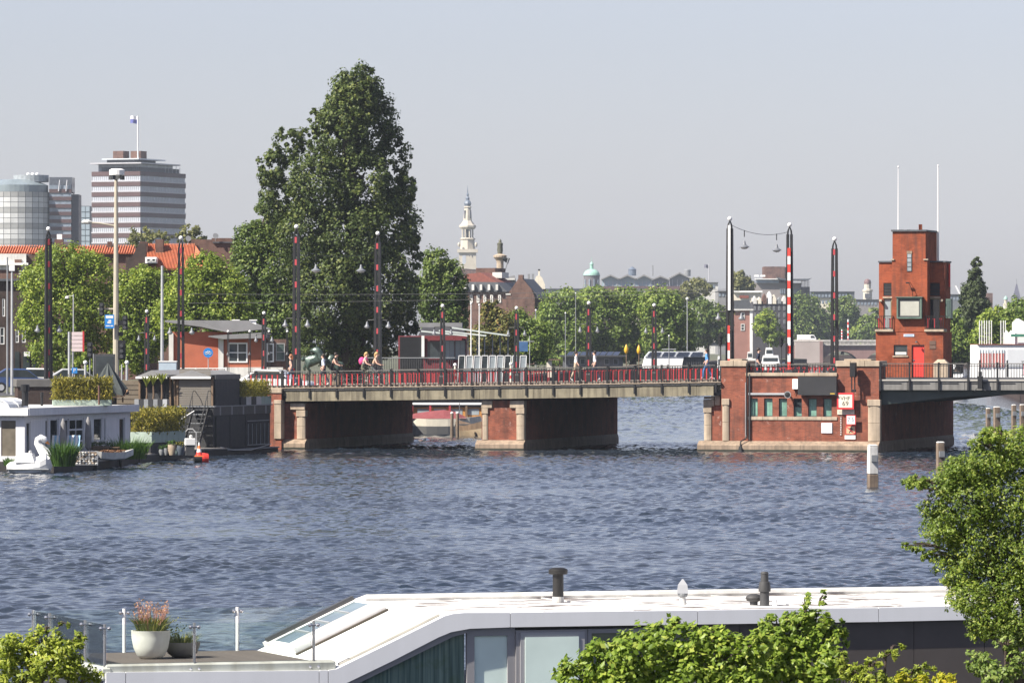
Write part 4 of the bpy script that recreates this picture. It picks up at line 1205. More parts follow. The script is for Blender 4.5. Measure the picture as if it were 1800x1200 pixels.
# front room with windows
fx0, fx1 = pvx(388), pvx(470)
wz0, wz1 = pvz(637), pvz(602)
holes = [(pvx(404), pvx(438), wz0, wz1)]
w = MB(); facade(w, fx0, fx1, 0, pvz(595), -2.2, holes, .15)
w.box(fx0, -2.0, 0, fx1, 2.0, pvz(595)); w.build('room_wall', orange_wall, pav)
MB().box(pvx(387), -2.35, 0, pvx(396), -2.2, pvz(594)).build('white_pilaster', offwhite, pav)
MB().box(fx0, -2.3, 0, pvx(500), -2.21, pvz(645)).build('white_base', offwhite, pav)
window(pav, pvx(404), pvx(438), wz0, wz1, -2.26, white, glassdk, .09, (2, 2))
MB().prism([(pvx(370), pvz(592)), (pvx(371), pvz(590)), (pvx(472), pvz(584)), (pvx(472), pvz(594)), (pvx(396), pvz(596))], -2.9, 2.5).build('grey_roof', feltgrey, pav)
# glazed corner
MB().box(pvx(470), -1.9, 0, pvx(505), 2.0, pvz(596)).build('corner_wall', brick_brown, pav)
window(pav, pvx(471), pvx(484), pvz(636), pvz(603), -2.05, white, glassdk, .09, (1, 2))
window(pav, pvx(487), pvx(503), pvz(634), pvz(603), -2.05, M('grey_frame', (.3, .3, .3), .5), glassgreen, .06, (1, 2))
for px in (412.5, 443.5):
    MB().frustum((pvx(px), 1.5), .22, .22, pvz(575), .16, .16, pvz(563)).box(pvx(px) - .25, 1.25, pvz(563) - .01, pvx(px) + .25, 1.75, pvz(561.5)).build('roof_vent', white, pav)
MB().box(pvx(420), 1.2, pvz(579), pvx(426), 1.6, pvz(573)).build('roof_box', black, pav)
# white fence in front of the hall
fn = T('white_fence', 'low white slanted fence before the orange pavilion', 'fence', W(300, 660, 360), 0)
fn.location.z = 3.0
fs = .036
MB().tube([(-.3, 0, 1.4), (3.6, 0, 1.4)], .035, 6).tube([(-.3, 0, .5), (3.6, 0, .5)], .03, 6).build('rail', white, fn)
p0 = None
for i in range(17):
    x = -.2 + i * .23
    p0 = MB().bar((0, 0, .5), (.12, 0, 1.4), .035, .03).build('slat', white, fn, (x, 0, 0)) if p0 is None else dup(p0, fn, (x, 0, 0))
for x in (-.3, 1.6, 3.5): MB().box(x - .04, -.04, 0, x + .04, .04, 1.45).build('post', white, fn)

def pole(name, label, cat, px, ptop, Y, r=.06, mat=palegrey, base=3.0, r1=None, group=None):
    p = W(px, ptop, Y)
    t = T(name, label, cat, (p.x, Y, base), 0, group)
    h = p.z - base
    MB().tube([(0, 0, 0), (0, 0, h * .35), (0, 0, h)], [r, r * .9, r1 or r * .65], 10).build('pole', mat, t)
    return t, h
s34 = 340 / FPX
# camera pole
polebeige = M('beige_pole', (.42, .38, .3), .6, .1)
t, h = pole('camera_pole', 'tall beige pole with a white floodlight ring and traffic lights', 'pole', 204, 312, 340, .2, polebeige, 3.0, .1)
for i in range(3): MB().lathe([(.22, .3 + i * .28), (.22, .44 + i * .28)], 12).build('band', white if i % 2 == 0 else black, t)
MB().lathe([(.12, -.1), (.3, .05), (.46, .15), (.46, .45), (.3, .52), (.05, .52)], 16, (.05, 0, h)).build('floodlight_ring', white, t)
for a in range(5):
    MB().box(-.1, -.06, -.12, .1, .06, .12).build('floodlight', dkgrey, t, (.05 + .38 * math.cos(a * 1.25 + .5), .38 * math.sin(a * 1.25 + .5), h - .02), a * 1.25)
MB().tube([(0, 0, h - 2.9), (-.9, 0, h - 2.75), (-1.5, 0, h - 2.7)], .05, 8).build('lamp_arm', polebeige, t)
MB().lathe([(.02, -.32), (.12, -.2), (.14, .1), (.05, .3)], 10).build('lamp_head', offwhite, t, (-1.75, 0, h - 2.66)).rotation_euler = (0, R(90), 0)
def signal_light(parent, x, z, s=1.0, y=0.0):
    o = MB().box(x - .14 * s, y - .12, z, x + .14 * s, y + .12, z + .78 * s).build('signal_head', black, parent, bevel=.02)
    for i in range(3): MB().tube([(x, y - .12, z + (.13 + .26 * i) * s), (x, y - .26, z + (.13 + .26 * i) * s)], [.1 * s, .085 * s], 8).build('visor', dkgrey, o)
zz2 = lambda py, Y=340: 6 - (py - 603) * Y / FPX - 3.0
MB().tube([(0, 0, zz2(543)), (-1.1, 0, zz2(543))], .05, 8).build('signal_arm', polebeige, t)
signal_light(t, -.85, zz2(555), 1.0, -.1); signal_light(t, .55, zz2(580), 1.1, -.2)
for a_, b_ in ((572, 563), (590, 583)): MB().box(.1, -.1, zz2(a_), .42, .1, zz2(b_)).build('signal_bracket', black, t)
sgn = T('blue_route_sign', 'blue pictogram sign on the camera pole', 'sign', W(192.5, 577, 339.5), 0)
MB().box(-.28, -.02, 0, .28, .02, .82).build('sign_face', bluesign, sgn)
MB().box(-.22, -.026, .6, .22, -.0205, .76).box(-.12, -.026, .3, .1, -.0205, .4).box(-.06, -.026, .38, .1, -.0205, .5).box(-.22, -.026, .12, .02, -.0205, .18).box(.06, -.026, .12, .22, -.0205, .18).build('pictogram', signwhite, sgn)
# direction board
t = T('direction_board', 'stacked pale direction boards on a post at the junction', 'sign', W(135, 655, 338), 0)
t.location.z = 3.0
for i in range(5):
    MB().box(-.3, -.03, zz2(617.5 - i * 7, 338) , .34, .03, zz2(611.3 - i * 7, 338)).build('board', M('pinkish_board', (.62, .52, .52), .5, .06), t)
MB().box(.342, -.04, zz2(618, 338), .44, .04, zz2(582, 338)).build('striped_edge', redp, t)
MB().tube([(-.45, 0, 0), (-.45, 0, zz2(583, 338))], .08, 8).tube([(-.25, .06, 0), (-.25, .06, zz2(590, 338))], .06, 8).build('post', palegrey, t)
# slim poles
for px, pt, Y, r, lab in ((285, 467, 333, .11, 'plain grey pole left of the orange pavilion'), (21, 473, 330, .09, 'thicker pale pole near the left edge before the houses'), (13, 452, 336, .07, 'dark slim pole at the left edge before the houses'), (129, 517, 345, .05, 'slim grey lamp post behind the direction boards')):
    t, h = pole('street_pole', lab, 'pole', px, pt, Y, r, palegrey if px != 13 else midgrey)
    if px == 129:
        MB().lathe([(.02, 0), (.14, .06), (.1, .16), (.02, .2)], 10, (-.38, 0, h - .3)).tube([(0, 0, h - .1), (-.38, 0, h - .12)], .02, 6).build('lamp_head', offwhite, t)
    if px == 21:
        MB().box(-.16, -.1, h - .1, .16, .1, h + .22).build('junction_box', white, t)
for px, pt, Y, lab in ((401, 584, 352, 'thin twin post left of the pavilion window'), (439, 584, 352, 'thin twin post at the right of the pavilion window'), (473, 584, 354, 'thin twin post at the pavilion corner window'), (505, 584, 356, 'thin twin post beside the glazed pavilion corner')):
    p = W(px, pt, Y)
    t = T('ball_top_post', lab, 'post', (p.x, Y, 3.0), 0, 'thin ball-topped posts')
    h = p.z - 3.0
    for s in (-.06, .06): MB().tube([(s, 0, 0), (s * .6, 0, h)], .028, 6).build('leg', black, t)
    MB().ball((0, 0, h + .06), .08, 10).build('ball_finial', white, t, smooth=True)
    MB().lathe([(.02, .18), (.1, .03), (.11, 0)], 10, (.0, -.12, h * .62)).build('lamp', dkgrey, t)
t, h = pole('cycle_sign', 'round blue cycle sign before the orange wall', 'sign', 366, 622, 350, .035)
MB().lathe([(.3, -.015), (.3, .015)], 24).build('sign_disc', bluesign, t, (0, -.05, h + .08)).rotation_euler = (R(90), 0, 0)
cy = MB()
for x in (-.11, .11): cy.tube([(x + .075 * math.cos(2 * math.pi * i / 12), -.075, h + .05 + .075 * math.sin(2 * math.pi * i / 12)) for i in range(13)], .012, 4)
cy.tube([(-.11, -.075, h + .05), (-.03, -.075, h + .17), (.08, -.075, h + .17), (.11, -.075, h + .05)], .012, 4).tube([(-.03, -.075, h + .15), (.01, -.075, h + .05), (.08, -.075, h + .17)], .012, 4)
cy.build('pictogram', signwhite, t)
MB().box(-.12, -.12, 0, .2, .12, 1.3).build('control_cabinet', stone, t)
t, h = pole('traffic_light', 'traffic light in a black backboard right of the camera pole', 'traffic light', 214, 640, 336, .06)
signal_light(t, 0, zz2(631, 336), 1.2); MB().box(-.22, .13, zz2(632, 336), .22, .15, zz2(598, 336)).build('backboard', black, t)
t, h = pole('traffic_light', 'traffic light left of the dark poster case', 'traffic light', 158, 625, 336, .05, midgrey)
signal_light(t, .0, zz2(628, 336), 1.15)
t = T('poster_case', 'dark advertising case behind the folded grey parasol', 'poster case', W(184, 660, 334), 0); t.location.z = 3.0
MB().box(-.62, -.1, .5, .62, .1, zz2(622, 334)).build('case', dkgrey, t); MB().box(-.5, -.115, .7, .5, -.1005, zz2(626, 334)).build('poster_glass', glassdk, t); MB().box(-.68, -.12, 0, -.62, .12, zz2(622, 334) + .02).build('post', midgrey, t)
for px, pt, lab in ((150, 637, 'white headed bollard left of the poster case'), (223, 637, 'white headed bollard right of the camera pole')):
    p = W(px, pt, 333)
    t = T('bollard', lab, 'bollard', (p.x, 333, 3.0), 0, 'white headed bollards at the junction')
    MB().lathe([(.08, 0), (.07, p.z - 3.1)], 10).build('post', palegrey, t); MB().ball((0, 0, p.z - 3.0), .13, 10).build('lamp_head', white, t, smooth=True)
t = T('parking_sign', 'small blue parking sign above the bamboo hedge', 'sign', W(131, 660, 330), 0); t.location.z = 3.0
MB().box(-.16, -.02, zz2(656, 330), .16, .02, zz2(646, 330)).build('sign_face', bluesign, t); text(t, 'P', (0, -.024, (zz2(656, 330) + zz2(646, 330)) / 2), .3, signwhite)
MB().tube([(0, .04, 0), (0, .04, zz2(650, 330))], .03, 6).build('post', palegrey, t)
t = T('kiosk', 'pale blue kiosk roof box beside the orange pavilion', 'kiosk', W(295, 660, 328), 0); t.location.z = 3.0
MB().box(-.5, -.4, 0, .5, .6, zz2(636, 328)).build('body', M('pale_blue_box', (.4, .48, .55), .5, .08), t)
MB().tube([(.05 + .09 * math.cos(a), -.405, 1.35 + .09 * math.sin(a)) for a in [2 * math.pi * i / 12 for i in range(10)]], .018, 4).build('emblem', black, t)
MB().box(-.53, -.43, zz2(636, 328), .53, .63, zz2(634, 328)).build('roof', white, t)

def car(label, loc, rz, col, L=4.2, Wd=1.75, Hh=1.46, van=False):
    t = T('parked_car', label, 'van' if van else 'car', loc, rz)
    pm = M('car_' + col[0], col[1], .25, .05, coat=.6)
    l = L / 2
    if van: prof = [(-l, .35), (l, .35), (l, .85), (l * .86, .98), (l * .62, Hh * .96), (l * .45, Hh), (-l * .98, Hh), (-l, .9)]
    else: prof = [(-l, .32), (l, .32), (l, .62), (l * .93, .76), (l * .45, .88), (l * .12, Hh * .98), (-l * .5, Hh), (-l * .9, .95), (-l, .85)]
    MB().prism(prof, -Wd / 2, Wd / 2).build('body', pm, t, bevel=.06)
    gp = [(l * .42, .9), (l * .12, Hh * .93), (-l * .48, Hh * .94), (-l * .78, .95)] if not van else [(l * .8, 1.02), (l * .6, Hh * .9), (l * .1, Hh * .9), (l * .1, 1.02)]
    MB().prism(gp, -Wd / 2 - .006, Wd / 2 + .006).build('side_window', glassdk, t)
    for x in (-l * .62, l * .62):
        for y in (-1, 1):
            w = MB().lathe([(.31, -.1), (.31, .1)], 16).build('wheel', black, t, (x, y * (Wd / 2 - .08), .31)); w.rotation_euler = (R(90), 0, 0)
            r = MB().lathe([(.19, -.11), (.19, .11)], 12).build('rim', palegrey, w)
    for y in (-.6, .6): MB().box(l - .04, y - .16, .6, l + .01, y + .16, .72).build('headlight', glasspale, t)
    return t
car('white car at the left end of the bridge railing', W(488, 672, 332), BRZ, ('white', (.7, .7, .7))).location.z = 3.02
car('dark blue car parked at the far left before the houses', W(40, 672, 345), R(5), ('blue', (.03, .06, .16))).location.z = 3.02
car('white car parked beside the dark blue car at the left', W(78, 672, 350), R(5), ('ivory', (.68, .68, .64))).location.z = 3.02
car('grey car parked behind the bamboo hedge', W(140, 672, 342), R(5), ('silver', (.35, .36, .38))).location.z = 3.02

# ------------------------------------------------------------------ leaves and plants
def unit(n, g):
    v = g.normal(size=(n, 3)); return v / np.linalg.norm(v, axis=1)[:, None]
def leaves(name, P, Nrm, size, mat, parent, g, aspect=0.55, fold=0.25, droop=0.0, axis=None):
    """n small folded leaves at points P: each two triangles on a bent midrib"""
    n = len(P)
    t = g.normal(size=(n, 3)) if axis is None else axis + g.normal(size=(n, 3)) * .35
    t -= (t * Nrm).sum(1)[:, None] * Nrm
    t /= np.linalg.norm(t, axis=1)[:, None] + 1e-9
    t[:, 2] -= droop; t /= np.linalg.norm(t, axis=1)[:, None]
    b = np.cross(Nrm, t); b /= np.linalg.norm(b, axis=1)[:, None] + 1e-9
    s = (size * g.uniform(.65, 1.35, n))[:, None]
    V = np.empty((n, 4, 3))
    V[:, 0] = P - t * s * .5
    V[:, 1] = P + b * s * .5 * aspect - Nrm * s * fold * .3 + t * s * .05
    V[:, 2] = P + t * s * .5
    V[:, 3] = P - b * s * .5 * aspect - Nrm * s * fold * .3 + t * s * .05
    i = np.arange(n)[:, None] * 4
    Fc = np.concatenate([i + np.array([[0, 1, 2]]), i + np.array([[0, 2, 3]])])
    return mesh_np(name, V.reshape(-1, 3), Fc, mat, parent)
def clump_points(blobs, n, g, sub=0.3, per=26, shell=0.62, flat=1.0):
    """points gathered in many small tufts spread over the shells of ellipsoids (cx,cy,cz,rx,ry,rz)"""
    B = np.array(blobs, dtype=float)
    wgt = (B[:, 3] * B[:, 5] + B[:, 3] * B[:, 4] + B[:, 4] * B[:, 5]); wgt /= wgt.sum()
    nt = max(1, n // per)
    bi = g.choice(len(B), nt, p=wgt)
    d = unit(nt, g)
    r = shell + (1.04 - shell) * g.uniform(0, 1, nt) ** .6
    C = B[bi, :3] + d * B[bi, 3:6] * r[:, None]
    ti = np.repeat(np.arange(nt), per)
    rad = np.minimum(B[bi, 3], B[bi, 5]) * sub * g.uniform(.6, 1.4, nt)
    off = unit(nt * per, g) * (g.uniform(0, 1, nt * per) ** .5)[:, None]
    P = C[ti] + off * rad[ti][:, None] * np.array([1, 1, flat])
    Nn = d[ti] * .5 + off * .7 + unit(nt * per, g) * .75 + np.array([0, 0, .35])
    Nn /= np.linalg.norm(Nn, axis=1)[:, None]
    return P, Nn
def trunk(parent, base, top, r, limbs=(), mat=None, name='trunk'):
    m = MB()
    a, b = Vector(base), Vector(top)
    pts = [a.lerp(b, f) + Vector((math.sin(f * 5) * r * .6, math.cos(f * 4) * r * .4, 0)) for f in (0, .15, .35, .6, .8, 1)]
    m.tube(pts, [r * 1.3, r, r * .85, r * .62, r * .4, r * .15], 9)
    o = m.build(name, mat or bark, parent, smooth=True)
    for f, e in limbs:
        p = a.lerp(b, f); e = Vector(e)
        mid = p.lerp(e, .5) + Vector((0, 0, (e - p).length * .08))
        MB().tube([p, mid, e], [r * .45 * (1 - f * .4), r * .28, r * .08], 7).build('limb', mat or bark, o if False else parent, smooth=True)
    return o
def tree_px(label, blobs, Y, n, size, mat, seed, depth=None, name='tree', trunk_px=None, base=3.0, group=None, sub=.3, per=26, r=.3, cat='tree', nlimb=7, shell=.62, aspect=.7):
    """blobs: (px, py, rx_px, ry_px[, dY]) ellipses of the crown; built as volumes about Y metres away"""
    g = np.random.default_rng(seed)
    s = Y / FPX
    tp = trunk_px if trunk_px is not None else sum(b[0] for b in blobs) / len(blobs)
    root = W(tp, 0, Y); root.z = base
    t = T(name, label, cat, root, 0, group)
    E = []
    for bl in blobs:
        px, py, rx, ry = bl[:4]
        dy = bl[4] if len(bl) > 4 else 0
        p = W(px, py, Y)
        E.append((p.x - root.x, dy, p.z - base, rx * s, (depth or rx * s), ry * s))
    P, Nn = clump_points(E, n, g, sub, per, shell)
    keep = P[:, 2] > .15
    leaves('crown', P[keep], Nn[keep], size, mat, t, g, aspect)
    top = max(E, key=lambda e: e[2] + e[5])
    lim = []
    for e in sorted(E, key=lambda e: -e[3])[:nlimb]:
        f = min(.8, max(.12, (e[2] - e[5] * .6) / max(1, top[2])))
        lim.append((f, (e[0], e[1], e[2] + e[5] * .3)))
    trunk(t, (0, 0, -.1), (top[0] * .8, 0, top[2]), r, lim)
    return t
bamboo = leafmat('bamboo_leaf', (0.12, 0.11, 0.025), (0.30, 0.27, 0.05), .5, .3, (0.42, 0.33, 0.07), 1.2)
reed = leafmat('reed_leaf', (0.03, 0.075, 0.015), (0.09, 0.17, 0.035), .5, .25, None, 1.5)
def hedge(label, loc, rz, x0, x1, y0, y1, z0, z1, n, size, mat, seed, name='bamboo_hedge', cat='hedge'):
    g = np.random.default_rng(seed)
    t = T(name, label, cat, loc, rz)
    q = g.uniform(0, 1, (n, 3))
    top = z1 - .22 * g.uniform(0, 1, n) ** .7 * (z1 - z0) * (.5 + .5 * np.sin(q[:, 0] * 17 + seed) ** 2)
    P = np.stack([x0 + (x1 - x0) * q[:, 0], y0 + (y1 - y0) * q[:, 1], z0 + (top - z0) * q[:, 2] ** .8], 1)
    P += g.normal(size=P.shape) * .06
    Nn = unit(n, g) * .8 + np.array([0, -.4, .3]); Nn /= np.linalg.norm(Nn, axis=1)[:, None]
    leaves('foliage', P, Nn, size, mat, t, g, .3, .2, .0, np.tile([0, 0, .8], (n, 1)) + g.normal(size=(n, 3)) * .5)
    st = MB()
    for i in range(14):
        x = x0 + (x1 - x0) * (i + .5) / 14
        st.tube([(x, (y0 + y1) / 2, z0 - .05), (x + random.uniform(-.1, .1), (y0 + y1) / 2, z1 - .3)], .012, 5)
    tag(st.build('cane', woodbrown, t), kind='stuff')
    return t
def grass_clump(label, loc, r, h, n, mat, seed, name='reed_clump', cat='plant', width=.025, lean=.45):
    g = np.random.default_rng(seed)
    t = T(name, label, cat, loc)
    a = g.uniform(0, 2 * np.pi, n); q = r * np.sqrt(g.uniform(0, 1, n))
    B = np.stack([q * np.cos(a), q * np.sin(a), np.zeros(n)], 1)
    d = np.stack([np.cos(a), np.sin(a), np.zeros(n)], 1) * (lean * g.uniform(.2, 1, n))[:, None] + g.normal(size=(n, 3)) * .12
    hh = (h * g.uniform(.6, 1.05, n))[:, None]
    side = np.stack([-np.sin(a), np.cos(a), np.zeros(n)], 1); side = side + g.normal(size=(n, 3)) * .5
    side /= np.linalg.norm(side, axis=1)[:, None]
    M1 = B + d * hh * .45 + np.array([0, 0, .6]) * hh; E = B + d * hh * 1.1 + np.array([0, 0, .95]) * hh
    V = np.empty((n, 5, 3)); w = width
    V[:, 0] = B - side * w; V[:, 1] = B + side * w; V[:, 2] = M1 + side * w * .8; V[:, 3] = M1 - side * w * .8; V[:, 4] = E
    i = np.arange(n)[:, None] * 5
    Fc = np.concatenate([i + np.array([[0, 1, 2]]), i + np.array([[0, 2, 3]]), i + np.array([[3, 2, 4]])])
    mesh_np('blades', V.reshape(-1, 3), Fc, mat, t)
    return t

# ------------------------------------------------------------------ houseboats at the left bank, moored along the stream
RD = Vector((.2425, .9701, 0)); RRZ = math.atan2(.9701, .2425)
def along(X0, Y0):
    def s(px, y=0.0):
        x0, y0 = X0 - .9701 * y, Y0 + .2425 * y
        k = (px - CX) / FPX
        return (k * y0 - x0) / (.2425 - .9701 * k)
    def z(px, py, y=0.0):
        return EYE - (py - HY) * (Y0 + .2425 * y + .9701 * s(px, y)) / FPX
    return s, z
hullblack = M('tarred_hull', (0.025, 0.022, 0.02), 0.7, 0.3, streak=.3)
lavwhite = M('white_boat_boards', (0.66, 0.66, 0.68), 0.55, 0.05, streak=.12)

# the white houseboat
X0, Y0 = -22.8, 266.0
ws, wz = along(X0, Y0)
wb = T('white_houseboat', 'white flat-roofed houseboat moored at the left edge', 'houseboat', (X0, Y0, 0), RRZ)
Lw = ws(229); zr0, zr1, zf = 2.62, 2.97, .5
MB().box(-.4, -.25, -.5, Lw + .6, 5.4, .48).build('hull', hullblack, wb, bevel=.05)
holes = []
for a, b, c, e in ((46.5, 54, 802, 741), (80, 85, 798, 737), (88.5, 103, 798, 736), (114, 121, 798, 736), (122, 148, 796, 735), (165, 180, 795, 734), (182.5, 186, 795, 734), (210, 219.5, 790, 734)):
    holes.append((ws(a), ws(b), max(.55, wz(a, c)), min(2.5, wz(a, e))))
w = MB(); facade(w, 0, Lw, .48, zr0, 0, holes, .12)
w.poly([(Lw, 0, .48), (Lw, 5.2, .48), (Lw, 5.2, zr0), (Lw, 0, zr0)]).poly([(0, 5.2, .48), (Lw, 5.2, .48), (Lw, 5.2, zr0), (0, 5.2, zr0)])
w.build('side_wall', lavwhite, wb)
e = MB()
e.box(-.02, -.02, .48, .1, .42, zr0).box(-.01, .42, 2.38, .1, 3.2, zr0).box(-.01, .42, .48, .1, 3.2, .72).box(-.02, 3.2, .48, .1, 5.2, zr0)
e.build('end_wall', lavwhite, wb)
MB().box(.04, .42, .72, .06, 3.2, 2.38).build('end_window', M('warm_window', (.16, .14, .11), .12, .3, 1.2), wb)
MB().box(.0, 1.15, .72, .08, 1.25, 2.38).build('mullion', lavwhite, wb)
MB().box(.2, .2, .5, Lw - .2, 5.1, 2.5).build('dim_interior', dkgrey, wb)
for k, (a, b, c, d2) in enumerate(holes):
    window(wb, a, b, c, d2, .04, lavwhite, glassdk, .1 if k in (4,) else .07, (2, 3) if k == 4 else (1, 1), .06)
for k in range(6):
    a, b = -.35 + (Lw + .7) * k / 6, -.35 + (Lw + .7) * (k + 1) / 6
    MB().box(a + .004, -.36, zr0, b - .004, -.3, zr1).build('fascia_board', lavwhite, wb)
MB().box(-.4, -.3, zr0, -.35, 5.5, zr1).build('fascia_board', white, wb)
MB().box(-.35, -.3, zr0 + .02, Lw + .35, 5.5, zr1 - .02).build('roof', offwhite, wb)
for yy in (1.6, 3.6):
    sk = MB()
    n = 8
    for i in range(n):
        a0, a1 = math.pi * i / n, math.pi * (i + 1) / n
        for x in range(1):
            sk.poly([(-.2, yy - .9 * math.cos(a0), zr1 + .42 * math.sin(a0)), (-.2, yy - .9 * math.cos(a1), zr1 + .42 * math.sin(a1)), (2.6, yy - .9 * math.cos(a1), zr1 + .42 * math.sin(a1)), (2.6, yy - .9 * math.cos(a0), zr1 + .42 * math.sin(a0))])
    sk.poly([(-.2, yy - .9 * math.cos(math.pi * i / n), zr1 + .42 * math.sin(math.pi * i / n)) for i in range(n + 1)])
    so = sk.build('roof_dome', M('cloudy_plastic', (.5, .52, .54), .25, .1), wb)
    for x in (-.21, 1.2, 2.6):
        MB().tube([(x, yy - .92 * math.cos(math.pi * i / 8), zr1 + .44 * math.sin(math.pi * i / 8)) for i in range(9)], .035, 5).build('dome_rib', white, so)
def flue(label, px, pt, pb, Y, r, mat, cap=True):
    p = W(px, pb, Y); h = (pb - pt) * Y / FPX
    t = T('flue_pipe', label, 'flue', p, 0)
    MB().tube([(0, 0, 0), (0, 0, h * .7)], r, 10).build('pipe', mat, t)
    MB().lathe([(r * 1.3, h * .7), (r * 1.3, h), (r * .6, h + .02)] if cap else [(r, h * .7), (r, h)], 10).build('cap', mat, t)
    return t
flue('thick black flue on the white houseboat roof', 44, 676, 713, 268, .16, black)
flue('thin black flue right of the thick one on the white houseboat', 73.5, 690, 713, 272, .06, black)
flue('rusty brown pipe before the roof hedge of the white houseboat', 174, 677, 711, 276, .05, M('rust_pipe', (.12, .06, .045), .8), False)

# planter hedge and folded parasol on the roof
palegreen = M('pale_green_planter', (0.34, 0.42, 0.36), 0.6, 0.1, streak=.2)
pr = W(93, 710, 276); pr.z = 2.97
t = T('planter_box', 'pale green planter on the white houseboat roof', 'planter', pr, R(8))
MB().box(0, 0, 0, 2.86, .6, .28).build('trough', palegreen, t, bevel=.01); MB().box(.05, .05, .2, 2.81, .55, .285).build('soil', M('soil', (.05, .035, .025), .95), t)
hedge('yellow bamboo hedge on the white houseboat roof', (pr.x, pr.y, pr.z), R(8), .02, 2.86, -.08, .62, .25, 1.42, 5200, .19, bamboo, 3)
pp = W(190, 702, 279)
t = T('folded_parasol', 'big dark grey folded parasol behind the roof hedge', 'parasol', pp, 0)
m = MB(); n = 24; hgt = 1.78
prof = [(.03, hgt), (.2, hgt - .3), (.45, hgt - .8), (.7, .55), (.74, .28)]
i0 = len(m.v)
for r_, z_ in prof:
    for j in range(n):
        q = r_ * (1 + .28 * (1 if j % 3 == 0 else -.35 if j % 3 == 1 else -.1)); aa = 2 * math.pi * j / n
        m.v.append((q * math.cos(aa) + .12 * (hgt - z_) * .5, q * .8 * math.sin(aa), z_ + (.12 * math.sin(aa * 3) if r_ > .6 else 0)))
for k in range(len(prof) - 1):
    for j in range(n):
        a, b = k * n + j, k * n + (j + 1) % n
        m.f.append((a, b, b + n, a + n)); m.m.append(0)
m.build('canopy', M('dark_canvas', (.055, .065, .065), .85, .2, 3), t)
MB().tube([(0, 0, 0), (0, 0, hgt)], .03, 8).build('pole', woodbrown, t)
t = T('lounge_chair', 'tan folding lounge chair under the dark parasol', 'chair', W(205, 707, 279), R(10))
MB().bar((-.3, 0, .25), (.35, 0, .32), .5, .05).build('seat', M('tan_cushion', (.5, .3, .17), .8), t); MB().bar((.35, 0, .3), (.52, 0, .62), .5, .05).build('backrest', M('tan_cushion', (.5, .3, .17), .8), t)
for x in (-.25, .3):
    for y in (-.2, .2): MB().box(x - .02, y - .02, 0, x + .02, y + .02, .26).build('leg', woodbrown, t)

# terrace pontoon
pont = T('floating_terrace', 'dark edged floating terrace before the houseboats', 'pontoon', (-19, 285, 0), 0)
pts = [(-21.15, 262.6), (-20.4, 264.5), (-18.0, 290), (-16.3, 302), (-15.2, 304), (-18.3, 306), (-20.6, 290), (-21.9, 268), (-21.8, 264.5)]
MB().prismz([(x + 19, y - 285) for x, y in pts], -.5, .34).build('hull', hullblack, pont)
MB().prismz([((x + 19) * .985, (y - 285) * .995) for x, y in pts], .344, .42).build('deck', M('grey_deck_boards', (.3, .27, .235), .85, .2, 3), pont)
def ter(px, py, dz=0.0):
    """point on the terrace deck seen at px,py"""
    Y = (EYE - .42) * FPX / (py - HY)
    p = W(px, py, Y); p.z = .42 + dz
    return p
grass_clump('dark green reed clump behind the white swan boat', ter(112, 819), .5, 1.1, 800, reed, 5)
grass_clump('green reed clump at the far end of the little planter boat', ter(222, 806), .95, 1.0, 900, reed, 6, lean=.6)
grass_clump('small scruffy tuft left of the swan boat', W(18, 818, 262), .3, .4, 160, reed, 8)
t = T('gabion', 'wire basket of pale stones on the terrace edge', 'gabion', ter(148, 817), R(10))
g = np.random.default_rng(3)
for i in range(46):
    p = (-.5 + (i % 8) * .145 + g.uniform(-.03, .03), -.2 + g.uniform(0, .1), .07 + (i // 8) * .1)
    MB().ball(p, .075, 6, 0, g.uniform(.7, 1)).build('stone', offwhite if i % 3 else stone, t)
wr = MB()
for x in (-.56, -.2, .2, .6): wr.tube([(x, -.26, 0), (x, -.26, .62), (x, .2, .62)], .01, 4)
for z in (.02, .3, .62): wr.tube([(-.56, -.26, z), (.6, -.26, z)], .01, 4)
tag(wr.build('wire_mesh', palegrey, t), kind='stuff')
MB().box(-.5, -.15, 0, .55, .3, .6).build('rubble_core', stonedk, t)
stripe = M('deckchair_blue', (.3, .5, .68), .8, .05)
for px, lab in ((98, 'blue and white striped deck chair left of the first closed parasol'), (124, 'blue and white striped deck chair right of the first closed parasol')):
    p = ter(px, 811)
    t = T('deck_chair', lab, 'chair', p, R(-15), 'striped deck chairs'); t.scale = (1.1, 1, 1.3)
    for i in range(6):
        x = -.3 + i * .1
        MB()._hull([(x, .25, .35), (x + .1, .25, .35), (x + .1, .45, .95), (x, .45, .95), (x, .28, .35), (x + .1, .28, .35), (x + .1, .48, .95), (x, .48, .95)], [(0, 1, 2, 3), (7, 6, 5, 4), (0, 4, 5, 1), (1, 5, 6, 2), (2, 6, 7, 3), (3, 7, 4, 0)], 0).build('back_stripe', stripe if i % 2 else white, t)
    MB().box(-.32, -.25, .3, .32, .28, .35).build('seat', white, t)
    for x in (-.3, .3):
        for y in (-.22, .24): MB().box(x - .02, y - .02, 0, x + .02, y + .02, .3).build('leg', woodbrown, t)
for px, pt, lab in ((111, 735, 'grey closed parasol between the striped chairs'), (155, 732, 'grey closed parasol with a pale top before the windows')):
    pb_ = 811 if px < 120 else 808
    p = ter(px, pb_); h = (pb_ - pt) * p.y / FPX
    t = T('closed_parasol', lab, 'parasol', p, 0, 'closed parasols on the terrace')
    MB().tube([(0, 0, 0), (0, 0, h)], .025, 8).build('pole', midgrey, t)
    MB().lathe([(.05, .45), (.15, .6), (.17, 1.1), (.13, h - .35), (.12, h - .25), (.03, h)], 9).build('canopy', M('grey_canvas', (.22, .215, .215), .85, .15, 4), t)
    MB().lathe([(.05, 0), (.22, .02), (.22, .08), (.05, .1)], 12).build('foot', dkgrey, t)
t = T('flower_box', 'box of white flowers behind the little planter boat', 'planter', ter(175, 806.5), R(5))
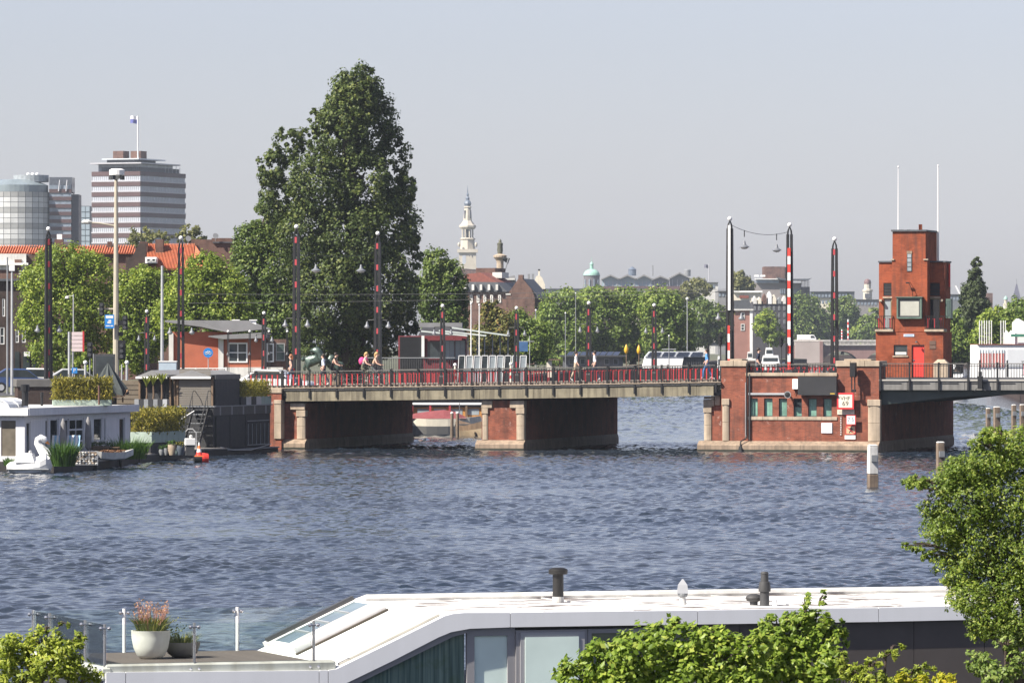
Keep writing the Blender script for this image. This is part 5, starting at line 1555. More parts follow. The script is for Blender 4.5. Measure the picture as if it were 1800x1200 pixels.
MB().box(-.45, -.2, .35, .45, .2, .65).box(-.06, -.06, 0, .06, .06, .35).build('box', stonedk, t)
g = np.random.default_rng(9); P = g.uniform(-1, 1, (500, 3)) * [.5, .24, .16] + [0, 0, .78]; leaves('flowers', P, unit(500, g), .08, white, t, g); P = g.uniform(-1, 1, (400, 3)) * [.5, .24, .12] + [0, 0, .7]; leaves('foliage', P, unit(400, g), .1, reed, t, g)
t = T('planter_boat', 'small old rowing boat planted with shrubs on the terrace', 'boat', ter(197, 809), R(20))
m = MB(); st = []
for x, hw, zt, zb in ((-1.0, .12, .5, .2), (-.6, .33, .42, .05), (0, .42, .38, .0), (.6, .34, .42, .05), (1.05, .04, .55, .25)):
    st.append([(x, -hw, zt), (x, -hw * .7, zb + .06), (x, 0, zb), (x, hw * .7, zb + .06), (x, hw, zt)])
for a, b in zip(st[:-1], st[1:]):
    for i in range(4): m.poly([a[i], a[i + 1], b[i + 1], b[i]])
m.build('hull', offwhite, t); m = MB()
for a, b in zip(st[:-1], st[1:]): m.poly([(a[0][0], a[0][1] * .9, .38), (b[0][0], b[0][1] * .9, .38), (b[4][0], b[4][1] * .9, .38), (a[4][0], a[4][1] * .9, .38)])
m.build('soil', M('soil', (.05, .035, .025), .95), t)
P = g.uniform(-1, 1, (350, 3)) * [.6, .3, .06] + [0, 0, .44]; leaves('foliage', P, unit(350, g), .09, M('dry_brown_leaf', (.2, .1, .05), .8, .3), t, g)
t = T('garden_table', 'low dark garden table between the gabion and the reeds', 'table', ter(188, 807), R(5))
MB().box(-.8, -.3, .55, .6, .3, .6).build('table_top', woodbrown, t)
for x in (-.7, .5):
    for y in (-.22, .22): MB().box(x - .03, y - .03, 0, x + .03, y + .03, .55).build('leg', woodbrown, t)
for px, r_, hh, lab, colr in ((284, .14, .3, 'small grey pot, first of the terrace pot row', midgrey), (292, .13, .36, 'slim grey pot beside the first terrace pot', midgrey), (303, .26, .55, 'large tan pot in the terrace pot row', stone), (309, .18, .32, 'low green planted pot before the large tan pot', palegreen), (317, .24, .5, 'blue grey pot holding a tan plant', M('blue_pot', (.08, .1, .13), .5))):
    p = ter(px, 799.5)
    t = T('flower_pot', lab, 'pot', p, 0, 'pots on the terrace')
    MB().lathe([(r_ * .6, 0), (r_, hh * .6), (r_ * .85, hh * .95), (r_ * .95, hh)], 12).build('pot', colr, t, smooth=True)
    P = g.normal(size=(60, 3)) * [r_ * .5, r_ * .5, .07] + [0, 0, hh + .08]; leaves('foliage', P, unit(60, g), .1, reed if px != 317 else bamboo, t, g)
# swan pedal boat
sy = 261.5; sw_ = sy / FPX
swan = T('swan_boat', 'white swan pedal boat with an orange beak', 'pedal boat', W(52, 831, sy), 0)
swan.location.z = 0.0
plas = M('white_plastic', (.8, .8, .79), .3, .03)
def SX(px): return (px - 52) * sw_
def SZ(py): return (831 - py) * sw_
m = MB(); st = []
for px, hw, zb, zt in ((12, .12, .22, .42), (18, .42, .02, .55), (30, .56, -.1, .6), (52, .6, -.12, .66), (72, .56, -.12, .85), (82, .45, -.05, 1.02), (89, .25, .1, .9), (91.5, .05, .3, .6)):
    x = SX(px); st.append([(x, 0, zb)] + [(x, -hw * math.sin(a) ** .7, zb + (zt - zb) * (1 - math.cos(a)) / 2) for a in (.5, 1.0, 1.5, 2.0, 2.5)] + [(x, 0, zt)] + [(x, hw * math.sin(a) ** .7, zb + (zt - zb) * (1 - math.cos(a)) / 2) for a in (2.5, 2.0, 1.5, 1.0, .5)])
for a, b in zip(st[:-1], st[1:]):
    for i in range(12): m.poly([a[i], a[(i + 1) % 12], b[(i + 1) % 12], b[i]])
m.poly(st[0]); m.poly(st[-1]); m.build('body', plas, swan, smooth=True)
MB().box(SX(13), -.63, .18, SX(88), .63, .24).build('rubbing_strake', midgrey, swan, bevel=.02)
MB().tube([(SX(84), 0, SZ(806)), (SX(79), 0, SZ(794)), (SX(70), 0, SZ(784)), (SX(65.5), 0, SZ(777)), (SX(66.5), 0, SZ(771)), (SX(72), 0, SZ(768)), (SX(78), 0, SZ(771)), (SX(81), 0, SZ(775))], [.36, .27, .19, .15, .15, .17, .16, .1], 14).build('neck', plas, swan, smooth=True)
MB().tube([(SX(77), 0, SZ(772)), (SX(82), 0, SZ(775)), (SX(87), 0, SZ(779))], [.1, .08, .03], 10).build('beak', M('orange_beak', (.8, .3, .06), .4, .1), swan, smooth=True)
for y in (-.14, .14): MB().ball((SX(75.5), y, SZ(770)), .03, 8).build('eye', black, swan)
MB().box(SX(52), -.5, SZ(812), SX(55), .5, SZ(790)).build('seat_back', plas, swan, bevel=.03)
for y in (-1, 1): MB().frustum((SX(45), y * .5), .5, .06, .5, .35, .03, .95).build('wing', plas, swan, bevel=.03)

# low barge with the pale green planters and the long bamboo hedge
X0, Y0 = W(267, 0, 288).x, 288.0
hs, hz_ = along(X0, Y0)
Lh = hs(326)
t = T('planter_box', 'long pale green planter beside the black stairs', 'planter', (X0, Y0, 0), RRZ)
MB().box(0, 0, .95, Lh, 1.15, 1.5).build('trough', palegreen, t, bevel=.015); MB().box(.06, .06, 1.4, Lh - .06, 1.09, 1.505).build('soil', M('soil', (.05, .035, .025), .95), t)
MB().box(.1, .1, .38, Lh - .1, 1.1, .95).build('dark_stand', blackmatt, t)
hedge('long yellow bamboo hedge in the green planter below the black cabin', (X0, Y0, 0), RRZ, .0, Lh, -.1, 1.2, 1.45, 2.75, 7000, .2, bamboo, 12)

# the black two-storey houseboat
X0, Y0 = -15.96, 304.6
ks, kz = along(X0, Y0)
kb_ = T('black_houseboat', 'black boarded two-storey houseboat beside the bridge pier', 'houseboat', (X0, Y0, 0), RRZ)
Lk = ks(476); z1 = 2.58
MB().box(-.3, -.35, -.5, Lk + .3, 5.0, .22).build('hull', hullblack, kb_, bevel=.04)
MB().box(-.35, -.4, .22, Lk + .35, 5.0, .28).build('deck_edge', midgrey, kb_)
MB().box(0, .05, .28, Lk, 4.6, z1 - .02).build('core', blackmatt, kb_)
nb = 40
for i in range(nb):
    a, b = Lk * i / nb, Lk * (i + 1) / nb
    MB().box(a + .01, 0, z1 - .45, b - .01, .045, z1).build('board', dkgrey if i % 4 else midgrey if i % 8 else dkgrey, kb_)
for a, b in ((380, 403), (404, 430), (431, 474)):
    MB().box(ks(a), -.02, .35, ks(b), .045, z1 - .5).build('shutter_panel', blackmatt, kb_)
MB().box(ks(434), -.05, z1 - .85, ks(472), -.021, z1 - .8).box(ks(434), -.05, .42, ks(472), -.021, .47).build('vent_frame', midgrey, kb_)
for i in range(6):
    a = ks(435) + (ks(471) - ks(435)) * i / 5
    MB().box(a, -.05, .47, a + .06, -.021, 1.6).build('vent_bar', midgrey, kb_)
MB().box(-.05, -.1, z1, Lk + .05, 4.7, z1 + .06).build('upper_deck', midgrey, kb_)
us0, us1 = .25, ks(423)
MB().box(us0 + .2, .1, z1 + .06, us1, 4.4, 4.3).build('cabin', blackmatt, kb_)
for i in range(9):
    a, b = us0 + .2 + (us1 - us0 - .2) * i / 9, us0 + .2 + (us1 - us0 - .2) * (i + 1) / 9
    MB().box(a + .008, .06, z1 + .07, b - .008, .099, 4.05).build('board', blackmatt, kb_)
MB().box(us0 + .15, .02, 4.06, us1 + .05, .1, 4.32).build('cabin_fascia', dkgrey, kb_)
# end wall seen from the river: roller shutter, open bay, posts and pale roof strips
taupe = M('taupe_shutter', (.15, .135, .115), .7, .08)
def KY(px): return -(px - 381) * (Y0 / FPX) / .97
sh = MB().box(us0 - .02, KY(374), z1 + .08, us0 + .02, KY(316), 4.06).build('roller_shutter', taupe, kb_)
sl0 = None
for i in range(16):
    z = z1 + .1 + i * .122
    sl0 = MB().box(us0 - .032, KY(374) + .03, 0, us0 - .0205, KY(316) - .03, .1).build('slat', taupe, sh, (0, 0, z)) if sl0 is None else dup(sl0, sh, (0, 0, z))
for p in (246, 301, 309, 314, 376):
    MB().box(us0 - .08, KY(p) - .05, z1 + .06, us0 + .08, KY(p) + .05, 4.15).build('post', woodbrown, kb_)
MB().box(us0 + .4, KY(300), z1 + .06, us0 + .45, KY(247), 4.0).build('bay_back', dkgrey, kb_)
for a, b in ((242, 298), (305, 376)):
    MB().box(us0 - .35, KY(b), 4.1, us0 - .28, KY(a), 4.2).build('roof_strip', white, kb_)
    MB().prismx([(KY(b), 4.2), (KY(a), 4.2), (KY((a + b) / 2), 4.55)], us0 - .3, us1 + 1).build('gable_roof', feltgrey, kb_)
    MB().box(us0 - .28, KY(b), 4.06, us0 + 3, KY(a), 4.1).build('ceiling', woodbrown, kb_)
wallL = MB().box(us0 + .1, KY(245), 2.2, us0 + .3, KY(204), 4.0).build('side_screen', M('olive_boards', (.13, .105, .075), .8, .15, 2), kb_)
for i in range(7):
    MB().box(us0 + .06, KY(245), 2.25 + i * .25, us0 + .099, KY(204), 2.46 + i * .25).build('board', M('olive_boards', (.13, .105, .075), .8, .15, 2), wallL)
# stair down to the terrace
stt = T('metal_stair', 'black metal stair with thin handrails beside the black cabin', 'stair', (X0, Y0, 0), RRZ)
y0_, y1_ = KY(372), KY(345)
for i in range(9):
    f = (i + .5) / 9
    MB().box(-1.9 + 1.8 * f, y0_, .42 + 2.1 * f, -1.6 + 1.8 * f, y1_, .46 + 2.1 * f).build('step', midgrey if i % 2 else dkgrey, stt)
for y in (y0_, y1_):
    MB().bar((-1.95, y, .42), (-.05, y, 2.55), .05, .22).build('stringer', black, stt)
    MB().tube([(-1.9, y, 1.3), (-.1, y, 3.45), (.3, y, 3.45), (.3, y, 2.6)], .025, 6).build('handrail', black, stt)
    for f in (.1, .3, .5, .7, .9): MB().tube([(-1.95 + 1.9 * f, y, .5 + 2.1 * f), (-1.95 + 1.9 * f, y, 1.25 + 2.15 * f)], .014, 5).build('baluster', black, stt)
MB().tube([(-2.4, y0_ + .9, .42), (-2.4, y0_ + .9, 1.9), (-2.0, y0_ + .2, 2.4)], .03, 6).build('white_handrail', white, stt)
MB().tube([(-2.6, y0_ + .55, .42), (-2.6, y0_ + .55, 1.25), (-2.6, y0_ + .35, 1.45), (-2.6, y0_ + .1, 1.45), (-2.6, y0_ - .1, 1.25), (-2.6, y0_ - .1, .42)], .025, 6).build('hoop', palegrey, stt)
t = T('white_box', 'white box on a dark stand beside the stair foot', 'box', ter(334, 800), R(10))
MB().box(-.25, -.2, .5, .25, .2, .85).build('box', white, t, bevel=.02); MB().frustum((0, 0), .22, .18, 0, .2, .16, .5).build('stand', dkgrey, t); MB().ball((.05, 0, .93), .1, 8).build('float', offwhite, t)
cn = ter(350, 802)
t = T('traffic_cone', 'orange and white traffic cone at the terrace edge', 'cone', cn, 0)
zc0 = 0
for r0, r1, za, zb_, mm in ((.17, .125, .04, .22, redbright), (.125, .09, .22, .38, white), (.09, .05, .38, .55, M('cone_orange', (.8, .2, .05), .5)), (.05, .025, .55, .7, white)):
    MB().lathe([(r0, za), (r1, zb_)], 14).build('band', mm, t)
MB().box(-.22, -.22, 0, .22, .22, .04).build('foot', M('cone_orange', (.8, .2, .05), .5), t)
t = T('mooring_buoy', 'red and black barrel buoy floating below the traffic cone', 'buoy', W(354, 813, 285.6), 0); t.location.z = .22
o = MB().lathe([(.05, -.4), (.24, -.36), (.28, -.1), (.28, .0)], 16).build('black_half', black, t, (0, 0, 0)); o.rotation_euler = (0, R(90), R(12))
o = MB().lathe([(.28, .0), (.28, .12), (.24, .34), (.05, .38)], 16).build('red_half', redbright, t, (0, 0, 0)); o.rotation_euler = (0, R(90), R(12))
# planter boxes with palms and bamboo on the upper deck
bxm = [midgrey, blackmatt]
t = T('planter_box', 'grey and black striped planter before the open bay', 'planter', (X0, Y0, z1 + .06), RRZ)
for i in range(7):
    ya, yb = KY(303 - i * 8.4), KY(303 - (i + 1) * 8.4)
    MB().box(-.55, ya + .01, -.1, -.1, yb - .01, .36).build('panel', bxm[i % 2] if i else palegrey, t)
palm = leafmat('palm_leaf', (.1, .13, .03), (.28, .3, .07), .5, .3)
for k, (px, lab) in enumerate(((264, 'small palm, left of the three in the open bay'), (276, 'small palm, middle of the three in the open bay'), (291, 'small palm, right of the three in the open bay'))):
    b = Vector((X0, Y0, 0)) + Vector((.9701 * -1, .2425, 0)) * KY(px) + RD * -.32
    t = T('palm', lab, 'palm', (b.x, b.y, z1 + .35), 0, 'small palms on the black houseboat')
    MB().tube([(0, 0, 0), (.02, 0, .35), (.0, 0, .7 + .08 * k)], [.06, .05, .04], 8).build('trunk', woodbrown, t)
    fr = MB()
    for a in range(11):
        aa = a * 2 * math.pi / 11 + k; zt_ = .7 + .08 * k
        dx, dy = math.cos(aa), math.sin(aa)
        pts = [Vector((dx * r_, dy * r_, zt_ + h_)) for r_, h_ in ((0, 0), (.12, .28), (.26, .5), (.36, .6))]
        for q in range(3):
            n_ = Vector((-dy, dx, 0)) * (.015, .05, .045, .005)[q]; n2 = Vector((-dy, dx, 0)) * (.015, .05, .045, .005)[q + 1]
            fr.poly([pts[q] - n_, pts[q] + n_, pts[q + 1] + n2, pts[q + 1] - n2])
    fr.build('fronds', palm, t)
t = T('planter_box', 'pale and black planter row on the black houseboat next to the pier', 'planter', (X0, Y0, z1 + .06), RRZ)
e0, e1 = ks(424), ks(477)
for i in range(6):
    a, b = e0 + (e1 - e0) * i / 6, e0 + (e1 - e0) * (i + 1) / 6
    MB().box(a + .01, .0, 0, b - .01, .6, .44).build('panel', (blackmatt, palegrey, blackmatt, palegrey, palegreen, palegreen)[i], t)
hedge('short bamboo hedge between the black cabin and the bridge pier', (X0, Y0, z1 + .06), RRZ, e0, e1, -.05, .65, .4, 1.35, 3200, .18, bamboo, 21)
# dark quay block behind the white houseboat
t = T('quay_block', 'dark brick quay block with a concrete cap behind the white houseboat', 'wall', W(62, 0, 292), R(8)); t.location.z = 0
MB().box(-.9, 0, 0, .9, 3, 3.75).build('brick_body', brick_dark, t); MB().box(-.98, -.08, 3.75, .98, 3.08, 4.15).build('cap', M('dark_concrete', (.12, .115, .11), .8, .2), t, bevel=.02)

# tyre fenders and mooring lines along the terrace edge
tyre = None
for k, (a, lab) in enumerate(((.22, 'tyre fender below the gabion on the terrace edge'), (.5, 'tyre fender at the middle of the terrace edge'), (.72, 'tyre fender below the terrace pot row'))):
    p0_, p1_ = Vector((-20.4, 264.5, 0)), Vector((-18.0, 290, 0))
    q = p0_.lerp(p1_, a) + Vector((.14, 0, .2))
    t = T('tyre_fender', lab, 'tyre', q, 0, 'tyres on the terrace edge')
    n = 16
    MB().tube([(0, .24 * math.cos(2 * math.pi * i / n), .24 * math.sin(2 * math.pi * i / n)) for i in range(n + 1)], .075, 8).build('tyre', black, t, smooth=True)
    MB().tube([(0, 0, .2), (-.12, 0, .36)], .015, 5).build('rope', offwhite, t)
rp = MB().tube([(-15.6, 304.2, .45), (-15.0, 306.5, .25), (-14.2, 309.5, .2), (-13.3, 314, .45)], .02, 5)
tag(rp.build('mooring_line', offwhite), 'slack mooring line along the black houseboat hull', 'rope')

# ------------------------------------------------------------------ white houseboat in the foreground
C1, S1, FY = .9494, .314, 80.3
FRZ = math.atan2(S1, C1)
def fs(px, v=0.0):
    k = (px - CX) / FPX
    return (k * (FY + C1 * v) + S1 * v) / (C1 - S1 * k)
def fz_(px, py, v=0.0):
    return EYE - (py - HY) * (FY + S1 * fs(px, v) + C1 * v) / FPX
def on_level(px, py, z):
    """point at height z that the photograph shows at px,py"""
    Y = (EYE - z) * FPX / (py - HY)
    return Vector(((px - CX) * Y / FPX, Y, z))
fb = T('foreground_houseboat', 'white modern houseboat with a sloped roof end and glass wall', 'houseboat', (0, FY, 0), FRZ)
ZR, ZD, VB_ = 2.2, 1.49, 4.35
whiteroof = M('white_roof_membrane', (0.8, 0.79, 0.77), 0.6, 0.05, 1.2, streak=.0)
def roof_mat():
    m, nt, b, out = _nodes('dirty_white_roof')
    v = coords(nt)
    d1 = ramp(nt, noise(nt, 1.1, 8, coords(nt, (1, 2.2, 1)), .7), [(.48, (0, 0, 0)), (.6, (1, 1, 1))])
    c = mix(nt, d1, (.74, .73, .71), (.09, .065, .05))
    nt.links.new(c, b.inputs['Base Color']); b.inputs['Roughness'].default_value = .6
    return m
roofdirty = roof_mat()
alu = M('white_aluminium_panel', (0.74, 0.75, 0.77), 0.42, 0.03, 0.6, streak=.06, dirt=(.4, .4, .38))
TOP = [(185, 1181), (220, 1180.5), (560, 1177.5), (576, 1177), (590, 1175), (617, 1162), (700, 1121.5), (780, 1082), (795, 1078), (815, 1076.3), (896, 1076), (1225, 1072), (1543, 1067.5), (1905, 1059)]
BOT = [(185, 1246), (220, 1246), (560, 1226), (576, 1218), (590, 1209), (607, 1200), (690, 1160), (770, 1119), (792, 1110), (825, 1104), (896, 1101.5), (1225, 1096.5), (1543, 1092), (1905, 1084)]
def panel(i0, i1):
    T_ = [(fs(px), fz_(px, py)) for px, py in TOP[i0:i1 + 1]]; B_ = [(fs(px), fz_(px, py)) for px, py in BOT[i0:i1 + 1]]
    T_[0] = (T_[0][0] + .005, T_[0][1]); T_[-1] = (T_[-1][0] - .005, T_[-1][1]); B_[0] = (B_[0][0] + .005, B_[0][1]); B_[-1] = (B_[-1][0] - .005, B_[-1][1])
    m = MB()
    for k in range(len(T_) - 1):
        a, b, c, d = B_[k], B_[k + 1], T_[k + 1], T_[k]
        P = [(a[0], -.03, a[1]), (b[0], -.03, b[1]), (c[0], -.03, c[1]), (d[0], -.03, d[1])]
        Q = [(x, .12, z) for x, _, z in P]
        m.poly(P); m.poly([P[3], P[2], Q[2], Q[3]]); m.poly([P[1], P[0], Q[0], Q[1]])
        if k == 0: m.poly([P[0], P[3], Q[3], Q[0]])
        if k == len(T_) - 2: m.poly([P[2], P[1], Q[1], Q[2]])
    m.build('fascia_panel', alu, fb)
for a, b in ((0, 1), (1, 2), (2, 3), (3, 10), (10, 11), (11, 12), (12, 13)): panel(a, b)
# roof skin
prof = [(fs(px), fz_(px, py)) for px, py in TOP[4:10]] + [(fs(1905), ZR)]
prof = [(s, min(z, ZR)) for s, z in prof]
m = MB()
for k, ((s0, za), (s1, zb)) in enumerate(zip(prof[:-1], prof[1:])):
    m.poly([(s0, .12, za - .005), (s1, .12, zb - .005), (s1, VB_, zb - .005), (s0, VB_, za - .005)], 1 if k == len(prof) - 2 else 0)
    m.poly([(s0, VB_, za - .3), (s0, VB_, za - .005), (s1, VB_, zb - .005), (s1, VB_, zb - .3)], 0)
m.build('roof', [whiteroof, roofdirty], fb)
MB().tube([(fs(780), VB_ - .06, ZR - .03)] + [(fs(800) + (fs(1905) - fs(800)) * i / 6, VB_ - .05, ZR + .03) for i in range(7)], .06, 8).build('roof_upstand', offwhite, fb)
for i in range(6):
    MB().box(fs(960) + i * 1.35, .13, ZR - .004, fs(960) + i * 1.35 + .035, VB_ - .1, ZR + .008).build('roof_seam', offwhite, fb)
sd0, sd1 = fs(598), fs(778)
def slope(f, v, up=0.0):
    """a point on the roof slope: f from the deck (0) to the flat roof (1)"""
    za, zb = fz_(598, 1171), fz_(780, 1082)
    return (sd0 + (sd1 - sd0) * f - up * .45, v, za + (zb - za) * f + up * .9)
def slab(name, f0, f1, v0, v1, u0, u1, mat, parent):
    P = [slope(f, v, u) for u in (u0, u1) for f, v in ((f0, v0), (f1, v0), (f1, v1), (f0, v1))]
    return MB()._hull(P, [(0, 3, 2, 1), (4, 5, 6, 7), (0, 1, 5, 4), (1, 2, 6, 5), (2, 3, 7, 6), (3, 0, 4, 7)], 0).build(name, mat, parent)
sky = slab('skylight', .06, .97, 2.5, 4.15, -.02, .1, whiteroof, fb)
slab('pane', .12, .92, 3.05, 3.8, .1, .106, M('skylight_glass', (.17, .22, .24), .1, .25, 1), sky)
slab('blind', .2, .9, 2.82, 3.04, .1, .11, M('grey_blind', (.45, .44, .42), .5, .08), sky)
slab('blind_rail', .08, .96, 3.95, 4.05, .1, .16, dkgrey, sky)
slab('shadow_line', .05, .97, 2.44, 2.5, .0, .02, M('shadow_brown', (.07, .06, .045), .9), sky)  # dark strip drawn in as the shadow along the skylight's lower edge
for f_ in (.32, .52, .72): slab('glazing_bar', f_, f_ + .012, 3.05, 3.8, .106, .125, palegrey, sky)
slab('gutter', .02, 1.0, .12, .2, .0, .03, M('mossy_gutter', (.45, .43, .37), .8, .2, 2), fb)
# lower deck
m = MB().box(fs(185) + .1, .18, ZD - .4, fs(596), VB_ + .1, ZD - .02); m.build('deck_base', dkgrey, fb)
nbd = 26; b0 = None
deckm = M('grey_brown_decking', (.125, .1, .085), .85, .14, 3, streak=.15)
for i in range(nbd):
    w_ = (VB_ - .1) / nbd
    o = MB().box(fs(185) + .1, .004, 0, fs(600) - .012 * i * 0, w_ - .004, .03)
    b0 = o.build('deck_board', deckm, fb, (0, .2 + i * w_, ZD - .03)) if b0 is None else dup(b0, fb, (0, .2 + i * w_, ZD - .03))
curb = M('mossy_curb', (.42, .44, .4), .75, .15, 3, streak=.35, dirt=(.16, .15, .1))
MB().box(fs(185), .02, ZD - .12, fs(592), .19, ZD + .085).build('deck_curb', curb, fb, bevel=.03)
MB().box(fs(185) - .06, .0, ZD - .14, fs(185) + .1, VB_ + .1, ZD + .05).build('deck_curb', curb, fb, bevel=.03)
# walls under the fascia
VW = .06
MB().box(fs(200), VW + .3, .2, fs(1905), VB_ - .05, 1.15).build('hull_body', dkgrey, fb)
MB().box(fs(200), VW - .2, -.4, fs(1905), VB_ - .05, .3).build('float', M('grey_float', (.2, .2, .2), .8), fb)
frame_g = M('grey_window_frame', (.27, .265, .275), .5, .05)
gl1 = glass('curtained_glass', (.7, .83, .77), .1, .1)
gl2 = glass('dark_green_glass', (.16, .19, .15), .06, .35)
def curtain_glass():
    m, nt, b, out = _nodes('streaked_green_glass')
    st = noise(nt, 1.0, 3, coords(nt, (22, 1, .6)))
    bg = noise(nt, 1.6, 6, coords(nt), .7)
    c = ramp(nt, st, [(.3, (.06, .1, .09)), (.7, (.19, .27, .235))])
    c = mix(nt, ramp(nt, bg, [(.5, (0, 0, 0)), (.68, (.7, .7, .7))]), c, (.075, .12, .04))
    nt.links.new(c, b.inputs['Base Color']); b.inputs['Roughness'].default_value = .1
    return m
gl3 = curtain_glass()
def FX(px): return fs(px, VW)
ztop = fz_(900, 1104, VW)
# triangular glass under the slope
tri = [(FX(600), .3), (FX(818), .3), (FX(818), fz_(818, 1112, VW)), (FX(795), fz_(795, 1116, VW)), (FX(612), fz_(612, 1206, VW)), (FX(600), fz_(600, 1212, VW))]
MB().prism(tri, VW + .05, VW + .07).build('slope_window', gl3, fb)
ed = [(FX(604), fz_(604, 1206, VW)), (FX(793), fz_(793, 1113, VW)), (FX(820), fz_(820, 1106, VW))]
for a, b in zip(ed[:-1], ed[1:]): MB().bar((a[0], VW + .02, a[1]), (b[0], VW + .02, b[1]), .1, .09).build('window_rail', frame_g, fb)
def pane_px(p0, p1, mat, top=1108, fr=.06):
    z1_ = fz_((p0 + p1) / 2, top, VW)
    window(fb, FX(p0), FX(p1), .3, z1_, VW, frame_g, mat, fr, (1, 1), .07)
pane_px(821, 905.5, gl1, 1103, .11)
o = MB().box(FX(906), VW - .03, .3, FX(1031), VW + .06, fz_(970, 1106, VW)).build('door_frame', frame_g, fb)
MB().box(FX(913), VW - .05, .3, FX(1026), VW - .031, fz_(970, 1110, VW)).build('door_leaf', M('grey_door_frame', (.33, .33, .345), .5, .04), o)
MB().box(FX(921), VW - .064, .45, FX(1015), VW - .051, fz_(970, 1118, VW)).build('pane', gl1, o)
pane_px(1033, 1150, gl2, 1104, .06); pane_px(1151, 1224, gl2, 1104, .06)
darkw = M('dark_brown_cladding', (.075, .064, .059), .6, .12, 1.5)
for a, b in ((1226, 1300), (1301, 1482), (1483, 1606), (1607, 1730), (1731, 1900)):
    MB().box(FX(a), VW, .25, FX(b), VW + .06, fz_((a + b) / 2, 1090, VW)).build('cladding_panel', darkw, fb)
MB().box(FX(826), VW + .1, .3, FX(1900), VW + .14, 2.0).build('backing', dkgrey, fb)

# glass balustrade: steel posts with clamps, glass sheets
def clear_glass():
    m = bpy.data.materials.new('clear_glass_sheet'); m.use_nodes = True
    nt = m.node_tree; nt.nodes.clear()
    out = nt.nodes.new('ShaderNodeOutputMaterial'); tr = nt.nodes.new('ShaderNodeBsdfTransparent'); gl = nt.nodes.new('ShaderNodeBsdfGlossy'); ms = nt.nodes.new('ShaderNodeMixShader')
    tr.inputs[0].default_value = (.93, .97, .965, 1); gl.inputs['Roughness'].default_value = .03; gl.inputs['Color'].default_value = (.9, .95, .97, 1)
    fr = nt.nodes.new('ShaderNodeFresnel'); fr.inputs[0].default_value = 1.45
    ad = N(nt, 'ShaderNodeMath', operation='MULTIPLY'); ad.inputs[1].default_value = .85; nt.links.new(fr.outputs[0], ad.inputs[0])
    nt.links.new(ad.outputs[0], ms.inputs[0]); nt.links.new(tr.outputs[0], ms.inputs[1]); nt.links.new(gl.outputs[0], ms.inputs[2]); nt.links.new(ms.outputs[0], out.inputs['Surface'])
    return m
clearg = clear_glass()
glr = T('glass_balustrade', 'clear glass balustrade on steel posts round the roof terrace', 'balustrade', (0, FY, 0), FRZ)
front = [(fs(186), .06), (fs(343.5), .06), (fs(553.5), .06)]
vb = VB_ + .02
back = [(fs(218, vb), vb), (fs(417, vb), vb), (fs(640, vb), vb)]
left = [(fs(186) + .02, 1.25), (fs(186) + .02, 3.35), (fs(186) + .02, vb)]
HP = .64
pm = MB().tube([(0, 0, -.06), (0, 0, HP)], .021, 8)
pst = None
for k, (x, y) in enumerate(front + back[:2] + left):
    if pst is None: pst = pm.build('post', steel, glr, (x, y, ZD))
    else: dup(pst, glr, (x, y, ZD)).data
    if k in (3, 4):
        ww_ = MB().tube([(0, 0, -.06), (0, 0, HP)], .025, 10).build('post_sleeve', white, glr, (x, y - .01, ZD))
cl = None
for x, y in front + back[:2] + left:
    for dx in (-.06, .06):
        for dz in (HP - .06, .0):
            if dz == 0 and (x, y) not in front: continue
            if cl is None:
                cl = MB().ball((0, 0, 0), .03, 8).build('clamp', steel, glr, (x + dx, y - .02, ZD + dz), smooth=True)
            else: dup(cl, glr, (x + dx, y - .02, ZD + dz))
    MB().tube([(x - .06, y - .02, ZD + HP - .06), (x + .06, y - .02, ZD + HP - .06)], .011, 6).build('clamp_bar', steel, glr)
def sheet(a, b):
    a, b = Vector((*a, 0)), Vector((*b, 0)); d = (b - a).normalized() * .04
    MB().bar((a.x + d.x, a.y + d.y, ZD + .33), (b.x - d.x, b.y - d.y, ZD + .33), .012, .6, 0, (0, 0, 1)).build('glass_sheet', clearg, glr)
for L_ in (front, back): 
    for a, b in zip(L_[:-1], L_[1:]): sheet(a, b)
sheet(front[0], left[0]); sheet(left[0], left[1]); sheet(left[1], left[2]); sheet(left[2], back[0])

# things on deck and roof
pc = M('pale_pot_concrete', (.68, .66, .6), .8, .1, 4, streak=.2, dirt=(.25, .23, .2))
t = T('plant_pot', 'tall pale concrete pot with pink flowers on the deck', 'pot', on_level(265, 1157, ZD), 0)
MB().lathe([(.14, 0), (.2, .05), (.25, .16), (.275, .3), (.282, .4), (.285, .405), (.262, .405), (.255, .36)], 28).build('pot', pc, t, smooth=True)
MB().lathe([(.25, .35), (.01, .36)], 20).build('soil', M('soil', (.05, .035, .025), .95), t)
g = np.random.default_rng(31)
def tuft(parent, n, r, h, w, mat, z0, name='blades', lean=.6):
    c = grass_clump('x', (0, 0, 0), r, h, n, mat, int(g.integers(1e6)), width=w, lean=lean)
    o = c.children[0]; o.parent = parent; o.location = (0, 0, z0); o.name = name
    bpy.data.objects.remove(c)
olive = leafmat('olive_blade', (.05, .08, .02), (.2, .22, .07), .5, .25, (.35, .3, .1), 3)
tuft(t, 420, .2, .26, .007, olive, .37, lean=.9)
P = []
stems = MB()
for i in range(46):
    a = g.uniform(0, 6.28); r_ = .2 * math.sqrt(g.uniform(0, 1)); h_ = g.uniform(.22, .4)
    e = Vector((r_ * 1.3 * math.cos(a), r_ * 1.3 * math.sin(a), .37 + h_))
    stems.tube([(r_ * .7 * math.cos(a), r_ * .7 * math.sin(a), .37), e], .003, 4)
    for k in range(9): P.append(np.array(e) + g.normal(size=3) * [.025, .025, .04])
tag(stems.build('stem', M('pink_stem', (.35, .16, .12), .7), t), kind='stuff')
P = np.array(P); tag(leaves('flowers', P, unit(len(P), g), .03, leafmat('pink_flower', (.4, .2, .16), (.55, .35, .28), .6, .3), t, g, .7), kind='stuff')
